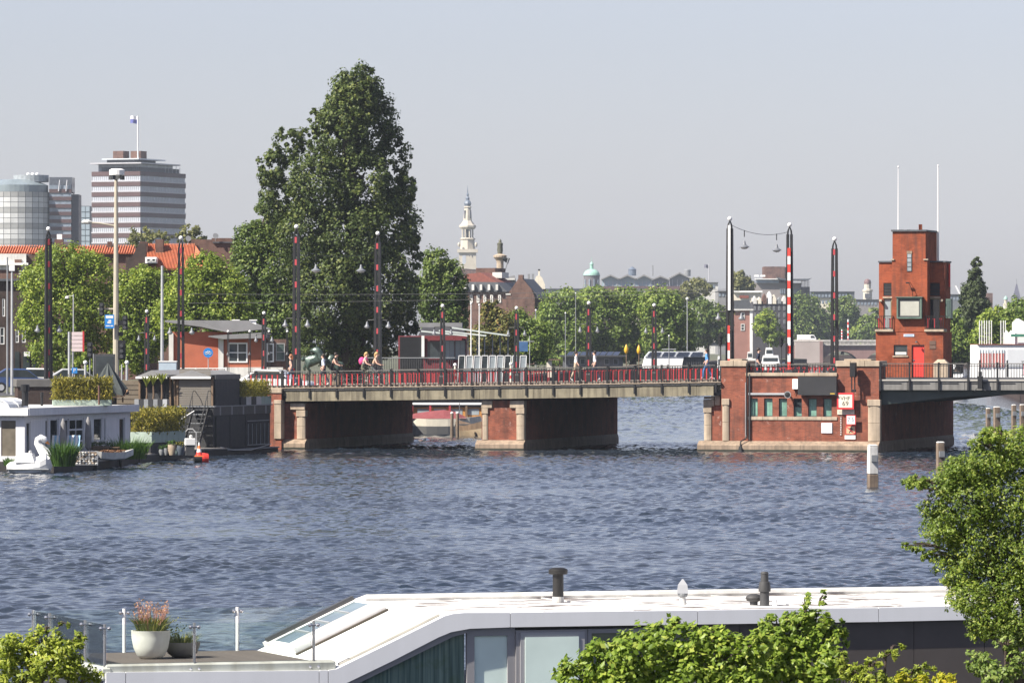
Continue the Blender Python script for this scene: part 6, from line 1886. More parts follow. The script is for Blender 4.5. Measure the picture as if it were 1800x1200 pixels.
t = T('plant_pot', 'low dark bowl pot right of the pale pot', 'pot', on_level(318, 1157, ZD) + Vector((0, .35, 0)), 0)
MB().lathe([(.13, 0), (.21, .06), (.255, .18), (.26, .22), (.238, .22), (.23, .18)], 24).build('pot', M('dark_pot', (.2, .185, .17), .85, .15, 4, streak=.3), t, smooth=True)
MB().lathe([(.23, .17), (.01, .18)], 16).build('soil', M('soil', (.05, .035, .025), .95), t)
tuft(t, 240, .19, .2, .007, olive, .17, lean=.8)
P = g.normal(size=(160, 3)) * [.1, .08, .09] + [-.1, 0, .34]; leaves('foliage', P, unit(160, g), .035, olive, t, g)
def roofpipe(label, px, pb, prof_px, mat, name='roof_flue'):
    p = on_level(px, pb, ZR - .004); k = p.y / FPX
    t = T(name, label, 'flue', p, 0)
    return t, k
t, k = roofpipe('dark roof flue with a wide flat cap', 981, 1058, None, dkgrey)
MB().lathe([(10.5 * k, 0), (10 * k, 10 * k), (9.5 * k, 10 * k)], 18).build('collar', offwhite, t)
MB().lathe([(9.6 * k, 6 * k), (9.6 * k, 51 * k)], 18).build('pipe', M('charcoal_flue', (.016, .015, .014), .45, .2), t, smooth=True)
MB().lathe([(13 * k, 49 * k), (16.5 * k, 50 * k), (17 * k, 57 * k), (15 * k, 59 * k), (10 * k, 61 * k), (2 * k, 61 * k)], 20).build('cap', M('charcoal_flue', (.016, .015, .014), .45, .2), t, smooth=True)
t, k = roofpipe('small pointed grey roof cowl between the two dark flues', 1200, 1062, None, midgrey)
MB().lathe([(7 * k, 0), (5 * k, 14 * k)], 14).build('collar', offwhite, t); MB().lathe([(7.5 * k, 14 * k), (9 * k, 17 * k), (9 * k, 20 * k), (5 * k, 21 * k)], 14).build('flange', midgrey, t)
MB().frustum((0, 0), 10 * k, 8 * k, 20 * k, 8 * k, 5 * k, 35 * k).frustum((0, 0), 8 * k, 5 * k, 35 * k, 1 * k, .8 * k, 45 * k).build('cowl', M('pale_zinc', (.33, .34, .36), .5, .1), t)
t, k = roofpipe('dark two-part roof flue at the right of the white roof', 1344, 1064, None, midgrey)
fl = M('weathered_grey_flue', (.045, .045, .046), .6, .25)
MB().lathe([(8.5 * k, 0), (8.2 * k, 26 * k)], 16).build('lower_pipe', fl, t, smooth=True)
MB().lathe([(10.5 * k, 25 * k), (11 * k, 30 * k), (9 * k, 42 * k), (7 * k, 43 * k), (6.5 * k, 56 * k), (7.5 * k, 57 * k), (5 * k, 60 * k), (1 * k, 60 * k)], 16).build('upper_cowl', fl, t, smooth=True)
t, k = roofpipe('squat dark roof vent touching the two-part flue', 1325, 1063, None, midgrey)
MB().lathe([(7 * k, 0), (7 * k, 6 * k), (12 * k, 8 * k), (15 * k, 13 * k), (12 * k, 17 * k), (6 * k, 20 * k)], 16).build('vent_hood', fl, t, smooth=True)
t, k = roofpipe('short white roof stub right of the two-part flue', 1362, 1064, None, white)
MB().lathe([(4.5 * k, 0), (4 * k, 12 * k), (1 * k, 13 * k)], 12).build('stub', white, t)

# mooring posts standing in the water
def dolphin(label, px, pt, pb, w, Y, body, top=None, split=None):
    p = W(px, pb, Y); p.z = 0
    h = (pb - pt) * Y / FPX
    t = T('mooring_post', label, 'mooring post', p, R(12), 'square mooring posts')
    s = w * Y / FPX / 2
    z0 = -1.5
    if split: MB().frustum((0, 0), s, s, z0, s, s, split).build('wet_foot', wood, t, bevel=.03); MB().frustum((0, 0), s, s, split + .002, s * .92, s * .92, h).build('shaft', body, t, bevel=.03)
    else: MB().frustum((0, 0), s, s, z0, s * .92, s * .92, h).build('shaft', body, t, bevel=.03)
    MB().frustum((0, 0), s * .98, s * .98, h, s * .7, s * .7, h + .06).build('cap', top or offwhite, t, bevel=.02)
    MB().box(-.12, -s - .1, h * .62, .12, -s + .0, h * .78).build('fitting', midgrey if top is None else black, t)
dolphin('white painted mooring post before the wide pier', 1534, 783, 856, 17, 237, M('white_post', (.6, .59, .56), .8, .12, 4, streak=.3), None, .55)
dolphin('bare wooden mooring post beside the foreground tree', 1653, 770, 835, 14, 250, wood)
dolphin('left post of the leftmost pair beyond the tree top', 1737, 718, 760, 8, 382, wood)
dolphin('right post of the leftmost pair beyond the tree top', 1752, 716, 762, 11, 378, wood)
dolphin('left post of the strapped pair at the right edge', 1782, 714, 762, 8, 382, wood)
dolphin('right post of the strapped pair at the right edge', 1797, 714, 764, 9, 378, wood)

# ------------------------------------------------------------------ trees of the middle distance
poplar_m = leafmat('poplar_leaf', (0.032, 0.052, 0.017), (0.10, 0.135, 0.042), .5, .22, (0.165, 0.185, 0.06), .25)
windpoplar = leafmat('windswept_poplar_leaf', (0.03, 0.045, 0.02), (0.085, 0.11, 0.05), .5, .2, None, .3)
darkleaf = leafmat('dark_green_leaf', (0.055, 0.09, 0.026), (0.15, 0.21, 0.055), .45, .26, (0.22, 0.26, 0.08), .25)
limeleaf = leafmat('yellow_green_leaf', (0.10, 0.15, 0.028), (0.26, 0.34, 0.062), .45, .34, (0.4, 0.44, 0.1), .3)
midleaf = leafmat('mid_green_leaf', (0.085, 0.135, 0.032), (0.22, 0.30, 0.07), .45, .32, (0.33, 0.38, 0.11), .2)
brownleaf = leafmat('bronze_green_leaf', (0.075, 0.090, 0.030), (0.210, 0.203, 0.060), .5, .25, (0.300, 0.195, 0.075), .4)
paleleaf = leafmat('pale_olive_leaf', (0.108, 0.120, 0.048), (0.216, 0.216, 0.096), .5, .3, None, .2)
tree_px('huge dark poplar towering behind the bridge', [(626, 158, 46, 44), (634, 172, 50, 46, 1), (618, 190, 44, 46, -1), (644, 222, 50, 66, 1), (606, 235, 46, 66, -1), (556, 235, 20, 50), (586, 200, 24, 36), (508, 254, 27, 40), (476, 296, 28, 36), (495, 348, 40, 50, 1), (560, 330, 50, 66, -2), (640, 330, 52, 76, -1), (690, 292, 32, 72, 1), (716, 332, 20, 26), (690, 395, 46, 66), (620, 425, 66, 76, -2), (545, 425, 56, 76, -2), (716, 452, 26, 60), (580, 520, 70, 84, -2), (662, 505, 70, 84, -1), (714, 545, 28, 56), (640, 600, 62, 42), (560, 598, 48, 42)],
        400, 105000, .23, poplar_m, 1, trunk_px=610, r=.85, sub=.26, per=42, nlimb=14, shell=.55)
tree_px('mid-dark leafy tree at the left foot of the huge poplar', [(470, 385, 26, 38), (448, 430, 36, 40), (430, 490, 30, 55), (485, 480, 42, 70), (500, 560, 48, 62), (440, 560, 36, 50), (480, 620, 40, 30)],
        404, 36000, .23, darkleaf, 2, r=.4, sub=.32, per=30)
for lab, bl, Y, n, mt, sd in (
    ('yellow-green tree behind the direction boards at the left', [(118, 462, 52, 32), (78, 498, 44, 38), (158, 490, 42, 45), (62, 556, 32, 44), (120, 552, 56, 58), (176, 556, 34, 58), (110, 615, 60, 34)], 374, 17000, limeleaf, 3),
    ('yellow-green tree between the camera pole and the grey pole', [(232, 522, 38, 46), (262, 505, 32, 38), (248, 580, 44, 52), (280, 560, 30, 44), (230, 622, 36, 30)], 386, 11500, limeleaf, 4),
    ('bright green tree behind the orange pavilion roof', [(362, 468, 34, 22), (338, 512, 46, 40), (396, 522, 40, 46), (312, 555, 38, 40), (368, 565, 52, 38), (420, 545, 30, 40)], 382, 13500, limeleaf, 5),
    ('mid green tree right of the huge poplar', [(768, 465, 24, 30), (760, 515, 28, 46), (792, 500, 26, 42), (806, 545, 18, 40), (778, 580, 36, 44)], 440, 11000, darkleaf, 6),
    ('thin bronze-tinted tree before the brown houses', [(858, 560, 14, 30), (850, 600, 26, 30), (885, 590, 24, 42), (872, 545, 8, 18)], 470, 5200, brownleaf, 7),
    ('leafy bush tree below the brown gable', [(912, 575, 26, 28), (940, 600, 30, 36), (905, 622, 30, 24)], 480, 5200, midleaf, 8),
    ('broad tree at the left of the riverside row', [(985, 538, 34, 30), (968, 575, 32, 40), (1010, 580, 36, 42), (990, 620, 46, 24)], 735, 8000, midleaf, 9),
    ('broad tree below the copper dome in the riverside row', [(1048, 532, 40, 26), (1060, 570, 46, 40), (1032, 600, 36, 34), (1080, 610, 34, 26)], 742, 8500, midleaf, 10),
    ('rounded tree in the middle of the riverside row', [(1100, 532, 30, 26), (1118, 565, 40, 40), (1098, 605, 36, 28), (1135, 605, 30, 26)], 745, 8000, midleaf, 11),
    ('darker rounded tree at the right end of the riverside row', [(1160, 538, 36, 32), (1185, 565, 34, 42), (1165, 600, 38, 34), (1205, 590, 18, 36)], 738, 8500, midleaf, 12),
    ('hazy tree left of the mast with the white strip', [(1240, 555, 32, 30), (1262, 570, 26, 32), (1225, 585, 30, 26)], 1000, 4200, darkleaf, 13),
    ('pale tree behind the mast with the white strip', [(1225, 508, 26, 16), (1208, 520, 22, 14)], 1250, 1800, paleleaf, 14),
    ('pale tree just right of the mast with the white strip', [(1302, 494, 16, 18), (1314, 504, 12, 12)], 1300, 1500, paleleaf, 15),
    ('small tree before the far gabled houses', [(1348, 570, 20, 24), (1360, 590, 18, 16)], 1080, 2200, limeleaf, 16),
    ('large dark tree right of the striped barrier', [(1408, 545, 34, 28), (1425, 570, 34, 32), (1395, 585, 28, 26), (1450, 580, 24, 28)], 1490, 6000, darkleaf, 17),
    ('dark tree behind the mast nearest the tower', [(1482, 550, 26, 28), (1492, 575, 22, 30), (1468, 580, 24, 26)], 1500, 4800, darkleaf, 18),
    ('hazy tree close to the left side of the tower', [(1528, 578, 20, 22), (1512, 590, 18, 16), (1540, 560, 12, 22)], 1495, 3000, midleaf, 19),
    ('grey-green tree against the right side of the tower', [(1686, 566, 20, 22), (1680, 600, 28, 32), (1706, 608, 24, 28), (1668, 580, 12, 24)], 610, 7000, midleaf, 20),
    ('leaning dark poplar rising above the right bank', [(1717, 470, 9, 16), (1713, 492, 14, 20), (1712, 515, 20, 24), (1716, 540, 24, 24), (1706, 530, 16, 24), (1722, 562, 20, 22)], 600, 7000, windpoplar, 21),
    ('yellow-green tree behind the white clubhouse', [(1750, 570, 34, 26), (1775, 590, 30, 30), (1740, 600, 32, 30), (1762, 556, 22, 18)], 560, 6000, limeleaf, 22),
    ('mid green tree at the right edge above the clubhouse', [(1795, 548, 26, 26), (1812, 575, 32, 40), (1785, 570, 20, 22)], 540, 5000, midleaf, 23),
    ('thin pale tree above the orange roof before the office tower', [(255, 418, 30, 20), (284, 422, 26, 12), (248, 406, 14, 8)], 700, 900, paleleaf, 24),
    ('thin pale tree at the right foot of the office tower', [(336, 410, 16, 14), (350, 418, 14, 10), (322, 418, 16, 9)], 700, 800, paleleaf, 25),
    ('young leafy tree low beside the mast at the junction', [(128, 645, 14, 16), (160, 648, 14, 14), (150, 630, 12, 10)], 345, 1600, limeleaf, 26)):
    tree_px(lab, bl, Y, int(n * 1.9), max(.16, Y * .0005), mt, sd, r=.28 if Y < 600 else .4, sub=.34, per=30)

# ------------------------------------------------------------------ plants on the near bank
fresh = leafmat('fresh_green_leaf', (0.09, 0.15, 0.02), (0.23, 0.32, 0.05), .4, .34, (0.38, 0.43, 0.1), 1.2)
smallleaf = leafmat('small_tree_leaf', (0.075, 0.125, 0.02), (0.19, 0.26, 0.045), .38, .32, (0.33, 0.36, 0.09), 1.5)
yellowleaf = leafmat('golden_leaf', (0.2, 0.24, 0.02), (0.42, 0.4, 0.04), .4, .35, (0.55, 0.45, 0.05), 2)
limenear = leafmat('sunlit_bush_leaf', (0.12, 0.165, 0.022), (0.31, 0.37, 0.055), .4, .35, (0.45, 0.46, 0.1), 2)
def near_plant(name, label, cat, blobs, Y, n, size, mat, seed, stem_px, per=14, sub=.35, shell=.35, aspect=.62, twigs=60, r=.03, dz=.22):
    g = np.random.default_rng(seed)
    s = Y / FPX
    root = W(stem_px, 0, Y); root.z = 1.2
    t = T(name, label, cat, root)
    E = []
    for b in blobs:
        p = W(b[0], b[1], Y)
        E.append((p.x - root.x, b[4] if len(b) > 4 else g.uniform(-.15, .15), p.z - 1.2, b[2] * s, max(dz, b[2] * s * .8) if b[2] > 25 else b[2] * s, b[3] * s))
    P, Nn = clump_points(E, n, g, sub, per, shell)
    Nn = Nn + np.array([-.2, -.25, .25]); Nn /= np.linalg.norm(Nn, axis=1)[:, None]
    leaves('foliage', P, Nn, size, mat, t, g, aspect, .35, .12)
    tw = MB()
    for i in range(twigs):
        e = E[int(g.integers(len(E)))]
        d = unit(1, g)[0]
        a = Vector((e[0] * .75, e[1] * .75, e[2] - e[5] * .7)); b = Vector((e[0] + d[0] * e[3] * .85, e[1] + d[1] * e[4] * .85, e[2] + abs(d[2]) * e[5] * .8))
        tw.tube([a, a.lerp(b, .5) + Vector((0, 0, .02)), b], [min(r * .35, .009), min(r * .22, .006), .002], 5)
    tag(tw.build('twig', bark, t, smooth=True), kind='stuff')
    for e in sorted(E, key=lambda e: -e[3])[:5]:
        MB().tube([(0, 0, -.1), (e[0] * .4, e[1] * .4, e[2] * .5), (e[0] * .85, e[1], e[2] - e[5] * .2)], [r, r * .8, r * .3], 7).build('stem', bark, t, smooth=True)
    return t
near_plant('leafy_bush', 'broad fresh green bush at the bottom before the houseboat wall', 'bush',
    [(1010, 1195, 42, 38), (1060, 1165, 45, 40), (1120, 1145, 50, 45), (1175, 1128, 40, 40), (1190, 1100, 16, 14), (1230, 1135, 40, 38), (1280, 1150, 42, 40), (1110, 1195, 60, 45), (1200, 1190, 65, 45), (1290, 1200, 60, 45), (1010, 1185, 22, 18), (1255, 1118, 28, 20), (1330, 1135, 26, 28)],
    52, 9500, .062, fresh, 41, 1160)
near_plant('leafy_bush', 'fresh green bush with tall shoots right of the broad bush', 'bush',
    [(1352, 1095, 18, 18), (1365, 1130, 36, 34), (1400, 1090, 26, 22), (1418, 1062, 10, 22), (1448, 1052, 10, 16), (1438, 1092, 26, 24), (1470, 1115, 22, 26), (1420, 1130, 40, 30), (1460, 1150, 26, 24), (1385, 1175, 50, 36), (1440, 1190, 36, 28), (1350, 1170, 32, 30)],
    52.5, 7600, .056, fresh, 42, 1410)
near_plant('golden_shrub', 'golden leaved spray at the bottom between bush and tree', 'shrub',
    [(1500, 1180, 26, 18), (1530, 1165, 22, 12), (1560, 1148, 20, 10), (1580, 1138, 14, 7), (1478, 1165, 12, 22), (1540, 1192, 40, 14), (1600, 1188, 30, 12), (1625, 1175, 20, 10)],
    51, 2300, .05, limenear, 43, 1530, aspect=.4)
near_plant('golden_shrub', 'low shrub with big bright yellow leaves at the bottom edge', 'shrub',
    [(1660, 1192, 22, 10), (1618, 1196, 16, 10), (1585, 1190, 10, 8)], 50.5, 420, .085, yellowleaf, 44, 1640, per=8)
near_plant('riverside_tree', 'small-leaved green tree filling the lower right corner', 'tree',
    [(1745, 765, 26, 16), (1720, 780, 22, 16), (1790, 790, 45, 40), (1740, 820, 50, 40), (1690, 828, 36, 28), (1665, 850, 28, 30), (1612, 848, 26, 12), (1630, 862, 16, 10), (1700, 880, 60, 46), (1780, 880, 60, 60), (1640, 892, 24, 22), (1660, 930, 40, 34), (1730, 950, 60, 50), (1800, 970, 50, 60), (1618, 962, 20, 10), (1598, 958, 12, 7), (1640, 975, 24, 16), (1690, 1000, 46, 34), (1760, 1030, 60, 46), (1700, 1050, 40, 30), (1740, 1085, 44, 34), (1790, 1100, 40, 40), (1690, 1030, 24, 22), (1720, 1110, 22, 20), (1850, 850, 60, 70), (1860, 1000, 60, 80)],
    55, 62000, .034, smallleaf, 45, 1830, per=16, sub=.3, shell=.3, aspect=.5, twigs=160, r=.06, dz=.35)
near_plant('leafy_bush', 'sparse shrub with round grey-green leaves in the bottom right corner', 'bush',
    [(1725, 1165, 24, 26), (1750, 1185, 30, 22), (1790, 1165, 22, 24), (1770, 1130, 22, 16)], 51.5, 1300, .045, midleaf, 46, 1760, per=10)
near_plant('leafy_bush', 'sunlit yellow-green bush in the bottom left corner', 'bush',
    [(28, 1145, 34, 32), (75, 1130, 36, 28), (110, 1140, 34, 30), (115, 1095, 12, 6), (140, 1125, 16, 14), (95, 1165, 50, 30), (40, 1185, 46, 24), (130, 1180, 36, 20), (165, 1190, 18, 16), (5, 1150, 30, 36), (80, 1105, 10, 8)],
    56, 5200, .056, limenear, 47, 70, per=12, aspect=.45)

# ------------------------------------------------------------------ the town behind
class Bld:
    """a building Y metres away, placed by what the photograph shows; local x,z in metres, front facing -y"""
    def __init__(s, name, label, Y, px, rz=0.0, cat='building', base=3.0, group=None):
        s.Y, s.px, s.k, s.base = Y, px, Y / FPX, base
        p = W(px, 0, Y); p.z = base
        s.t = T(name, label, cat, p, rz, group)
        s.c = math.cos(rz)
    def x(s, px): return (px - s.px) * s.k / s.c
    def z(s, py): return EYE - (py - HY) * s.k - s.base
    def box(s, name, mat, p0, p1, py0, py1, y0=0.0, y1=8.0, parent=None, bevel=0.0):
        return MB().box(s.x(p0), y0, s.z(py1) if py1 is not None else 0.0, s.x(p1), y1, s.z(py0)).build(name, mat, parent or s.t, bevel=bevel)
    def win(s, p0, p1, py0, py1, fm=None, gm=None, y=-.06, bars=(1, 2), t=.1, parent=None):
        return window(parent or s.t, s.x(p0), s.x(p1), s.z(py1), s.z(py0), y, fm or white, gm or glassdk, t, bars, .1)
    def poly(s, name, mat, pts, y0, y1, parent=None):
        return MB().prism([(s.x(a), s.z(b)) for a, b in pts], y0, y1).build(name, mat, parent or s.t)
oldglass = glass('office_glass', (.2, .24, .29), .15, .25)
paleband = M('office_window_band', (.45, .48, .53), .25, .12, .2)
brownband = M('office_brown_band', (.085, .048, .048), .6, .12, .2)
mull = M('office_mullion', (.42, .42, .45), .5, .08)

# banded office tower
b = Bld('office_tower', 'tall office tower with brown and glass bands and a roof flag', 1500, 246.5, R(-23.1), 'office building')
wL, dR, zt = 14.4, 27.0, b.z(301)
MB().box(-wL + .3, .3, 0, -.3, dR - .3, zt - .2).build('core', brownband, b.t)
per = 18.1 * b.k; zz0 = zt
for i in range(9):
    hB = 7.7 * b.k
    MB().box(-wL, 0, zz0 - hB, 0, dR, zz0).build('spandrel_band', brownband, b.t)
    wb2 = MB().box(-wL + .15, .15, zz0 - per, -.15, dR - .15, zz0 - hB).build('window_band', paleband, b.t)
    mm = MB()
    for k in range(24): mm.box(-wL + .1 + k * (wL - .2) / 24, .05, zz0 - per, -wL + .22 + k * (wL - .2) / 24, .149, zz0 - hB)
    for k in range(30): mm.box(-.149, .1 + k * (dR - .2) / 30, zz0 - per, -.05, .3 + k * (dR - .2) / 30, zz0 - hB)
    tag(mm.build('mullion', mull, wb2), kind='stuff')
    MB().box(-wL - .05, -.05, zz0 - per, .05, dR + .05, zz0 - per + .35).build('sill_strip', mull, b.t)
    zz0 -= per
MB().box(-wL + 2, 2, zt, -1, dR - 2, zt + 1.2).build('penthouse', slate, b.t)
MB().box(-wL + 1, 2, zt + .01, -1.5, dR - 5, zt + 2.0).build('terrace_glass', oldglass, b.t)
MB().box(-wL - .3, -.3, zt + 2.0, .4, dR * .85, zt + 2.35).build('roof_slab', mull, b.t)
MB().box(-wL + 3, 3, zt + 2.35, -3, dR - 12, zt + 3.2).build('penthouse', slate, b.t)
MB().box(-wL + 2, 2, zt + 3.2, -1.5, dR - 9, zt + 3.5).build('roof_slab', M('pale_roof_edge', (.5, .55, .58), .5, .05), b.t)
for p0, y0 in ((-10.6, 5), (-6.4, 7)):
    MB().box(p0, y0, zt + 3.5, p0 + 3.0, y0 + 3.5, zt + 5.6).build('plant_room', brick_brown, b.t)
for k in range(5): MB().box(-.2, dR * .55 + k * 2.2, zt, -.1, dR * .55 + .12 + k * 2.2, zt + 2.0).build('terrace_post', mull, b.t)
fl = Bld('roof_flag', 'blue and white flag blowing on the office tower roof', 1505, 242.5, 0, 'flag', base=3.0)
MB().tube([(0, 0, fl.z(280)), (0, 0, fl.z(204))], .22, 6).build('pole', white, fl.t)
def waving(mb, x0, x1, z0, z1, mi, amp):
    n = 6
    for i in range(n):
        a, c = x0 + (x1 - x0) * i / n, x0 + (x1 - x0) * (i + 1) / n
        ya, yc = amp * math.sin(i * 1.3), amp * math.sin((i + 1) * 1.3); d = amp * .4
        mb.poly([(a, ya, z0 - d * math.sin(i)), (c, yc, z0 - d * math.sin(i + 1)), (c, yc, z1 - d * math.sin(i + 1)), (a, ya, z1 - d * math.sin(i))], mi)
fm_ = MB(); waving(fm_, 0, fl.x(229), fl.z(210), fl.z(204), 0, .25); waving(fm_, 0, fl.x(229), fl.z(217), fl.z(210), 1, .25)
fm_.build('cloth', [M('flag_white', (.65, .65, .7), .8), M('flag_blue', (.1, .11, .32), .8)], fl.t)

# round glass office
b = Bld('round_office', 'round glass office block at the left edge', 1480, 30, 0, 'office building')
rad = 8.7
def ring(px0, px1, py0, py1, r, mat, name, seg, cols, rows, parent=None):
    """curved glass front of single panes"""
    zb_, zt_ = b.z(py1), b.z(py0)
    a0, a1 = math.acos(max(-1, min(1, (px0 - 30) * b.k / r))), math.acos(max(-1, min(1, (px1 - 30) * b.k / r)))
    shades = [M('tower_pane_a', (.5, .51, .51), .12, .12, .3), M('tower_pane_b', (.3, .305, .3), .12, .12, .3)]
    for j in range(rows):
        for i in range(cols):
            q0, q1 = a0 + (a1 - a0) * i / cols, a0 + (a1 - a0) * (i + 1) / cols
            P = [(r * math.cos(q0), -r * math.sin(q0), zb_ + (zt_ - zb_) * j / rows + .06), (r * math.cos(q1), -r * math.sin(q1), zb_ + (zt_ - zb_) * j / rows + .06),
                 (r * math.cos(q1), -r * math.sin(q1), zb_ + (zt_ - zb_) * (j + 1) / rows - .06), (r * math.cos(q0), -r * math.sin(q0), zb_ + (zt_ - zb_) * (j + 1) / rows - .06)]
            d = Vector((P[1][0] - P[0][0], P[1][1] - P[0][1], 0)) * .03
            P = [Vector(p) + (d if n in (0, 3) else -d) for n, p in enumerate(P)]
            MB().poly(P).build('pane', shades[(j + (j // 3)) % 2], parent or b.t)
MB().lathe([(rad - .12, 0), (rad - .12, b.z(338))], 48).build('drum', M('tower_grid', (.08, .085, .09), .5), b.t)
ring(-25, 88.3, 338, 440, rad, None, 'pane', 0, 12, 11)
MB().lathe([(rad * .93, b.z(338)), (rad * .93, b.z(318) - 1.2), (rad * .5, b.z(316))], 40).build('upper_drum', M('upper_glass', (.2, .24, .26), .2, .15, .3), b.t)
MB().lathe([(4.6, b.z(320)), (4.6, b.z(308)), (.2, b.z(308))], 24, (b.x(60) * .8, 1, 0)).build('plant_drum', M('plant_grey', (.27, .3, .32), .6), b.t)
for px in (50, 58, 66): MB().ball((b.x(px), -1, b.z(307)), .5, 8).build('roof_vent', white, b.t)
for j in range(8):
    z0, z1_ = b.z(432 - j * 13.2), b.z(432 - (j + 1) * 13.2)
    MB().box(b.x(88), -3.0, z0, b.x(127), 8, z0 + (z1_ - z0) * .5).build('spandrel_band', brownband, b.t)
    MB().box(b.x(88.3), -2.8, z0 + (z1_ - z0) * .5, b.x(126.5), 7.8, z1_).build('window_band', oldglass, b.t)
MB().box(b.x(127), -1.5, 0, b.x(139), 8, b.z(342)).build('dark_wing', M('dark_wing', (.06, .055, .07), .5), b.t)
MB().box(b.x(88), -2.5, b.z(338), b.x(128), 7, b.z(312)).build('sloped_top', M('upper_dark_glass', (.09, .1, .12), .3), b.t)
for px in (105, 118): MB().tube([(b.x(px), -3.2, b.z(337)), (b.x(px) + .3, -3.2, b.z(317))], .2, 6).build('mast', mull, b.t)
b = Bld('glass_annex', 'narrow glass block between the two office towers', 1540, 147, 0, 'office building')
b.box('core', M('tower_grid', (.08, .085, .09), .5), 134, 158, 362, None, .2, 8)
for j in range(7):
    for i in range(3): MB().box(b.x(134.5 + i * 8), 0, b.z(434 - j * 10.3), b.x(141.5 + i * 8), .19, b.z(425 - j * 10.3)).build('pane', M('annex_pane', (.33, .4, .45), .15, .1, .3), b.t)

# orange roofed houses
def ribs(b, parent, x0, x1, e, r, n, mat):
    m = MB()
    for i in range(n):
        x = x0 + (x1 - x0) * (i + .5) / n
        m.bar((x, e[0], e[1] + .05), (x, r[0], r[1] + .05), (x1 - x0) / n * .42, .12)
    return tag(m.build('tile_ridge', mat, parent), kind='stuff')
def roof(b, p0, p1, pe, pr, depth, mat, hip0=0, hip1=0, n=40, name='roof', over=.4):
    x0, x1, ze, zr = b.x(p0), b.x(p1), b.z(pe), b.z(pr)
    m = MB()
    A, B_ = (x0, -over, ze), (x1, -over, ze); C_, D = (x1 - hip1 * b.k, depth / 2, zr), (x0 + hip0 * b.k, depth / 2, zr)
    E, F_ = (x1, depth, ze), (x0, depth, ze)
    m.poly([A, B_, C_, D]).poly([E, F_, D, C_]).poly([B_, E, C_]).poly([F_, A, D]).poly([A, F_, E, B_])
    o = m.build(name, mat, b.t)
    if n: ribs(b, o, x0 + hip0 * b.k, x1 - hip1 * b.k, (-over, ze), (depth / 2, zr), n, mat)
    return o
b = Bld('brick_house', 'brick house with a bright orange hipped tile roof', 450, 310, 0, 'house')
b.box('wall', brick_brown, 258, 405, 472, None, 0, 9)
roof(b, 228, 372, 474, 428.5, 7.5, tile_orange, 22, 34, 34)
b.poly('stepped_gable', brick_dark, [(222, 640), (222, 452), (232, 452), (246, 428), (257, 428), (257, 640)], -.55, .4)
d_ = b.box('dormer', white, 256.5, 276.5, 452, 463, -.9, 2.5); b.win(259, 266, 454.5, 460.5, None, None, -1.0, (1, 1), .05, d_); b.win(268, 275, 454.5, 460.5, None, None, -1.0, (1, 1), .05, d_)
for p0, p1, pt in ((270, 284, 420), (242, 256, 424)):
    b.box('chimney', brick_brown, p0, p1, pt, 445, 2.2, 3.2)
b2 = Bld('brick_house', 'flat topped brown brick block with satellite dishes', 462, 372, 0, 'house')
b2.box('wall', brick_brown, 336, 412, 421, None, 0, 9); b2.box('wall', brick_brown, 372, 406, 418.5, 421, 0, 9); b2.box('roof_edge', slate, 374, 412, 425, 427, -.2, 0)
for px, py in ((331, 420), (379, 415.5)):
    o = MB().lathe([(.02, 0), (.16, .03), (.24, .1)], 14).build('satellite_dish', midgrey, b2.t, (b2.x(px), -.4, b2.z(py))); o.rotation_euler = (R(70), 0, R(20))
    MB().tube([(b2.x(px), -.3, b2.z(py)), (b2.x(px), -.2, b2.z(py + 8))], .03, 5).build('dish_mast', midgrey, b2.t)
b3 = Bld('row_house', 'long row house with an orange roof strip above the left trees', 470, 90, 0, 'house')
b3.box('wall', brick_brown, -30, 240, 446, None, 0, 8)
roof(b3, -30, 238, 446, 432, 5, tile_orange, 4, 4, 58)
for p0, p1, pt in ((49, 62, 432), (93, 108, 420), (186, 194, 424)): b3.box('chimney', brick_brown, p0, p1, pt, 446, 1.6, 2.4)
b3.box('cowl', white, 97, 106, 411, 420, 1.7, 2.2)
b4 = Bld('white_gabled_house', 'white topped brick house at the left edge', 440, 20, 0, 'house')
b4.box('white_front', offwhite, -20, 46, 446, 474, 0, 7); b4.box('white_cornice', white, -20, 50, 462, 466, -.3, 0); b4.box('wall', brick_brown, -20, 46, 474, None, .02, 7); b4.box('wall', brick_brown, 46, 76, 448, None, .3, 7)
for i in range(5): b4.box('stone_band', offwhite, 33, 45, 470 + i * 5, 472 + i * 5, -.06, .02)
b4.box('chimney', brick_brown, 26, 38, 456, 474, -.1, .9)
for px in (28, 32.5, 36): b4.box('chimney_pot', black, px, px + 2, 452, 456, .2, .4)
b5 = Bld('corner_house', 'dark brick corner house with white window frames behind the parked cars', 400, 30, R(6), 'house')
wh = [(-18, -4, 520, 558), (4, 9, 525, 556), (27, 33, 580, 602), (38, 45, 580, 602), (0, 8, 575, 605)]
holes = [(b5.x(a), b5.x(c), b5.z(e), b5.z(d)) for a, c, d, e in wh]
w = MB(); facade(w, b5.x(-40), b5.x(72), 0, b5.z(494), 0, holes, .2); w.box(b5.x(-40), .22, 0, b5.x(72), 8, b5.z(494)); w.build('wall', brick_dark, b5.t)
for a, c, d, e in wh: b5.win(a, c, d, e, white, glassdk, .02, (1, 2), .06)
b5.box('cornice', slate, -42, 74, 490, 494, -.3, 8.2)
for a, c in ((26, 34), (40, 52), (56, 64)): b5.box('shop_window', glassdk, a, c, 618, 648, -.06, 0)
b5.box('shop_sign', white, 42, 52, 618, 626, -.3, -.1)

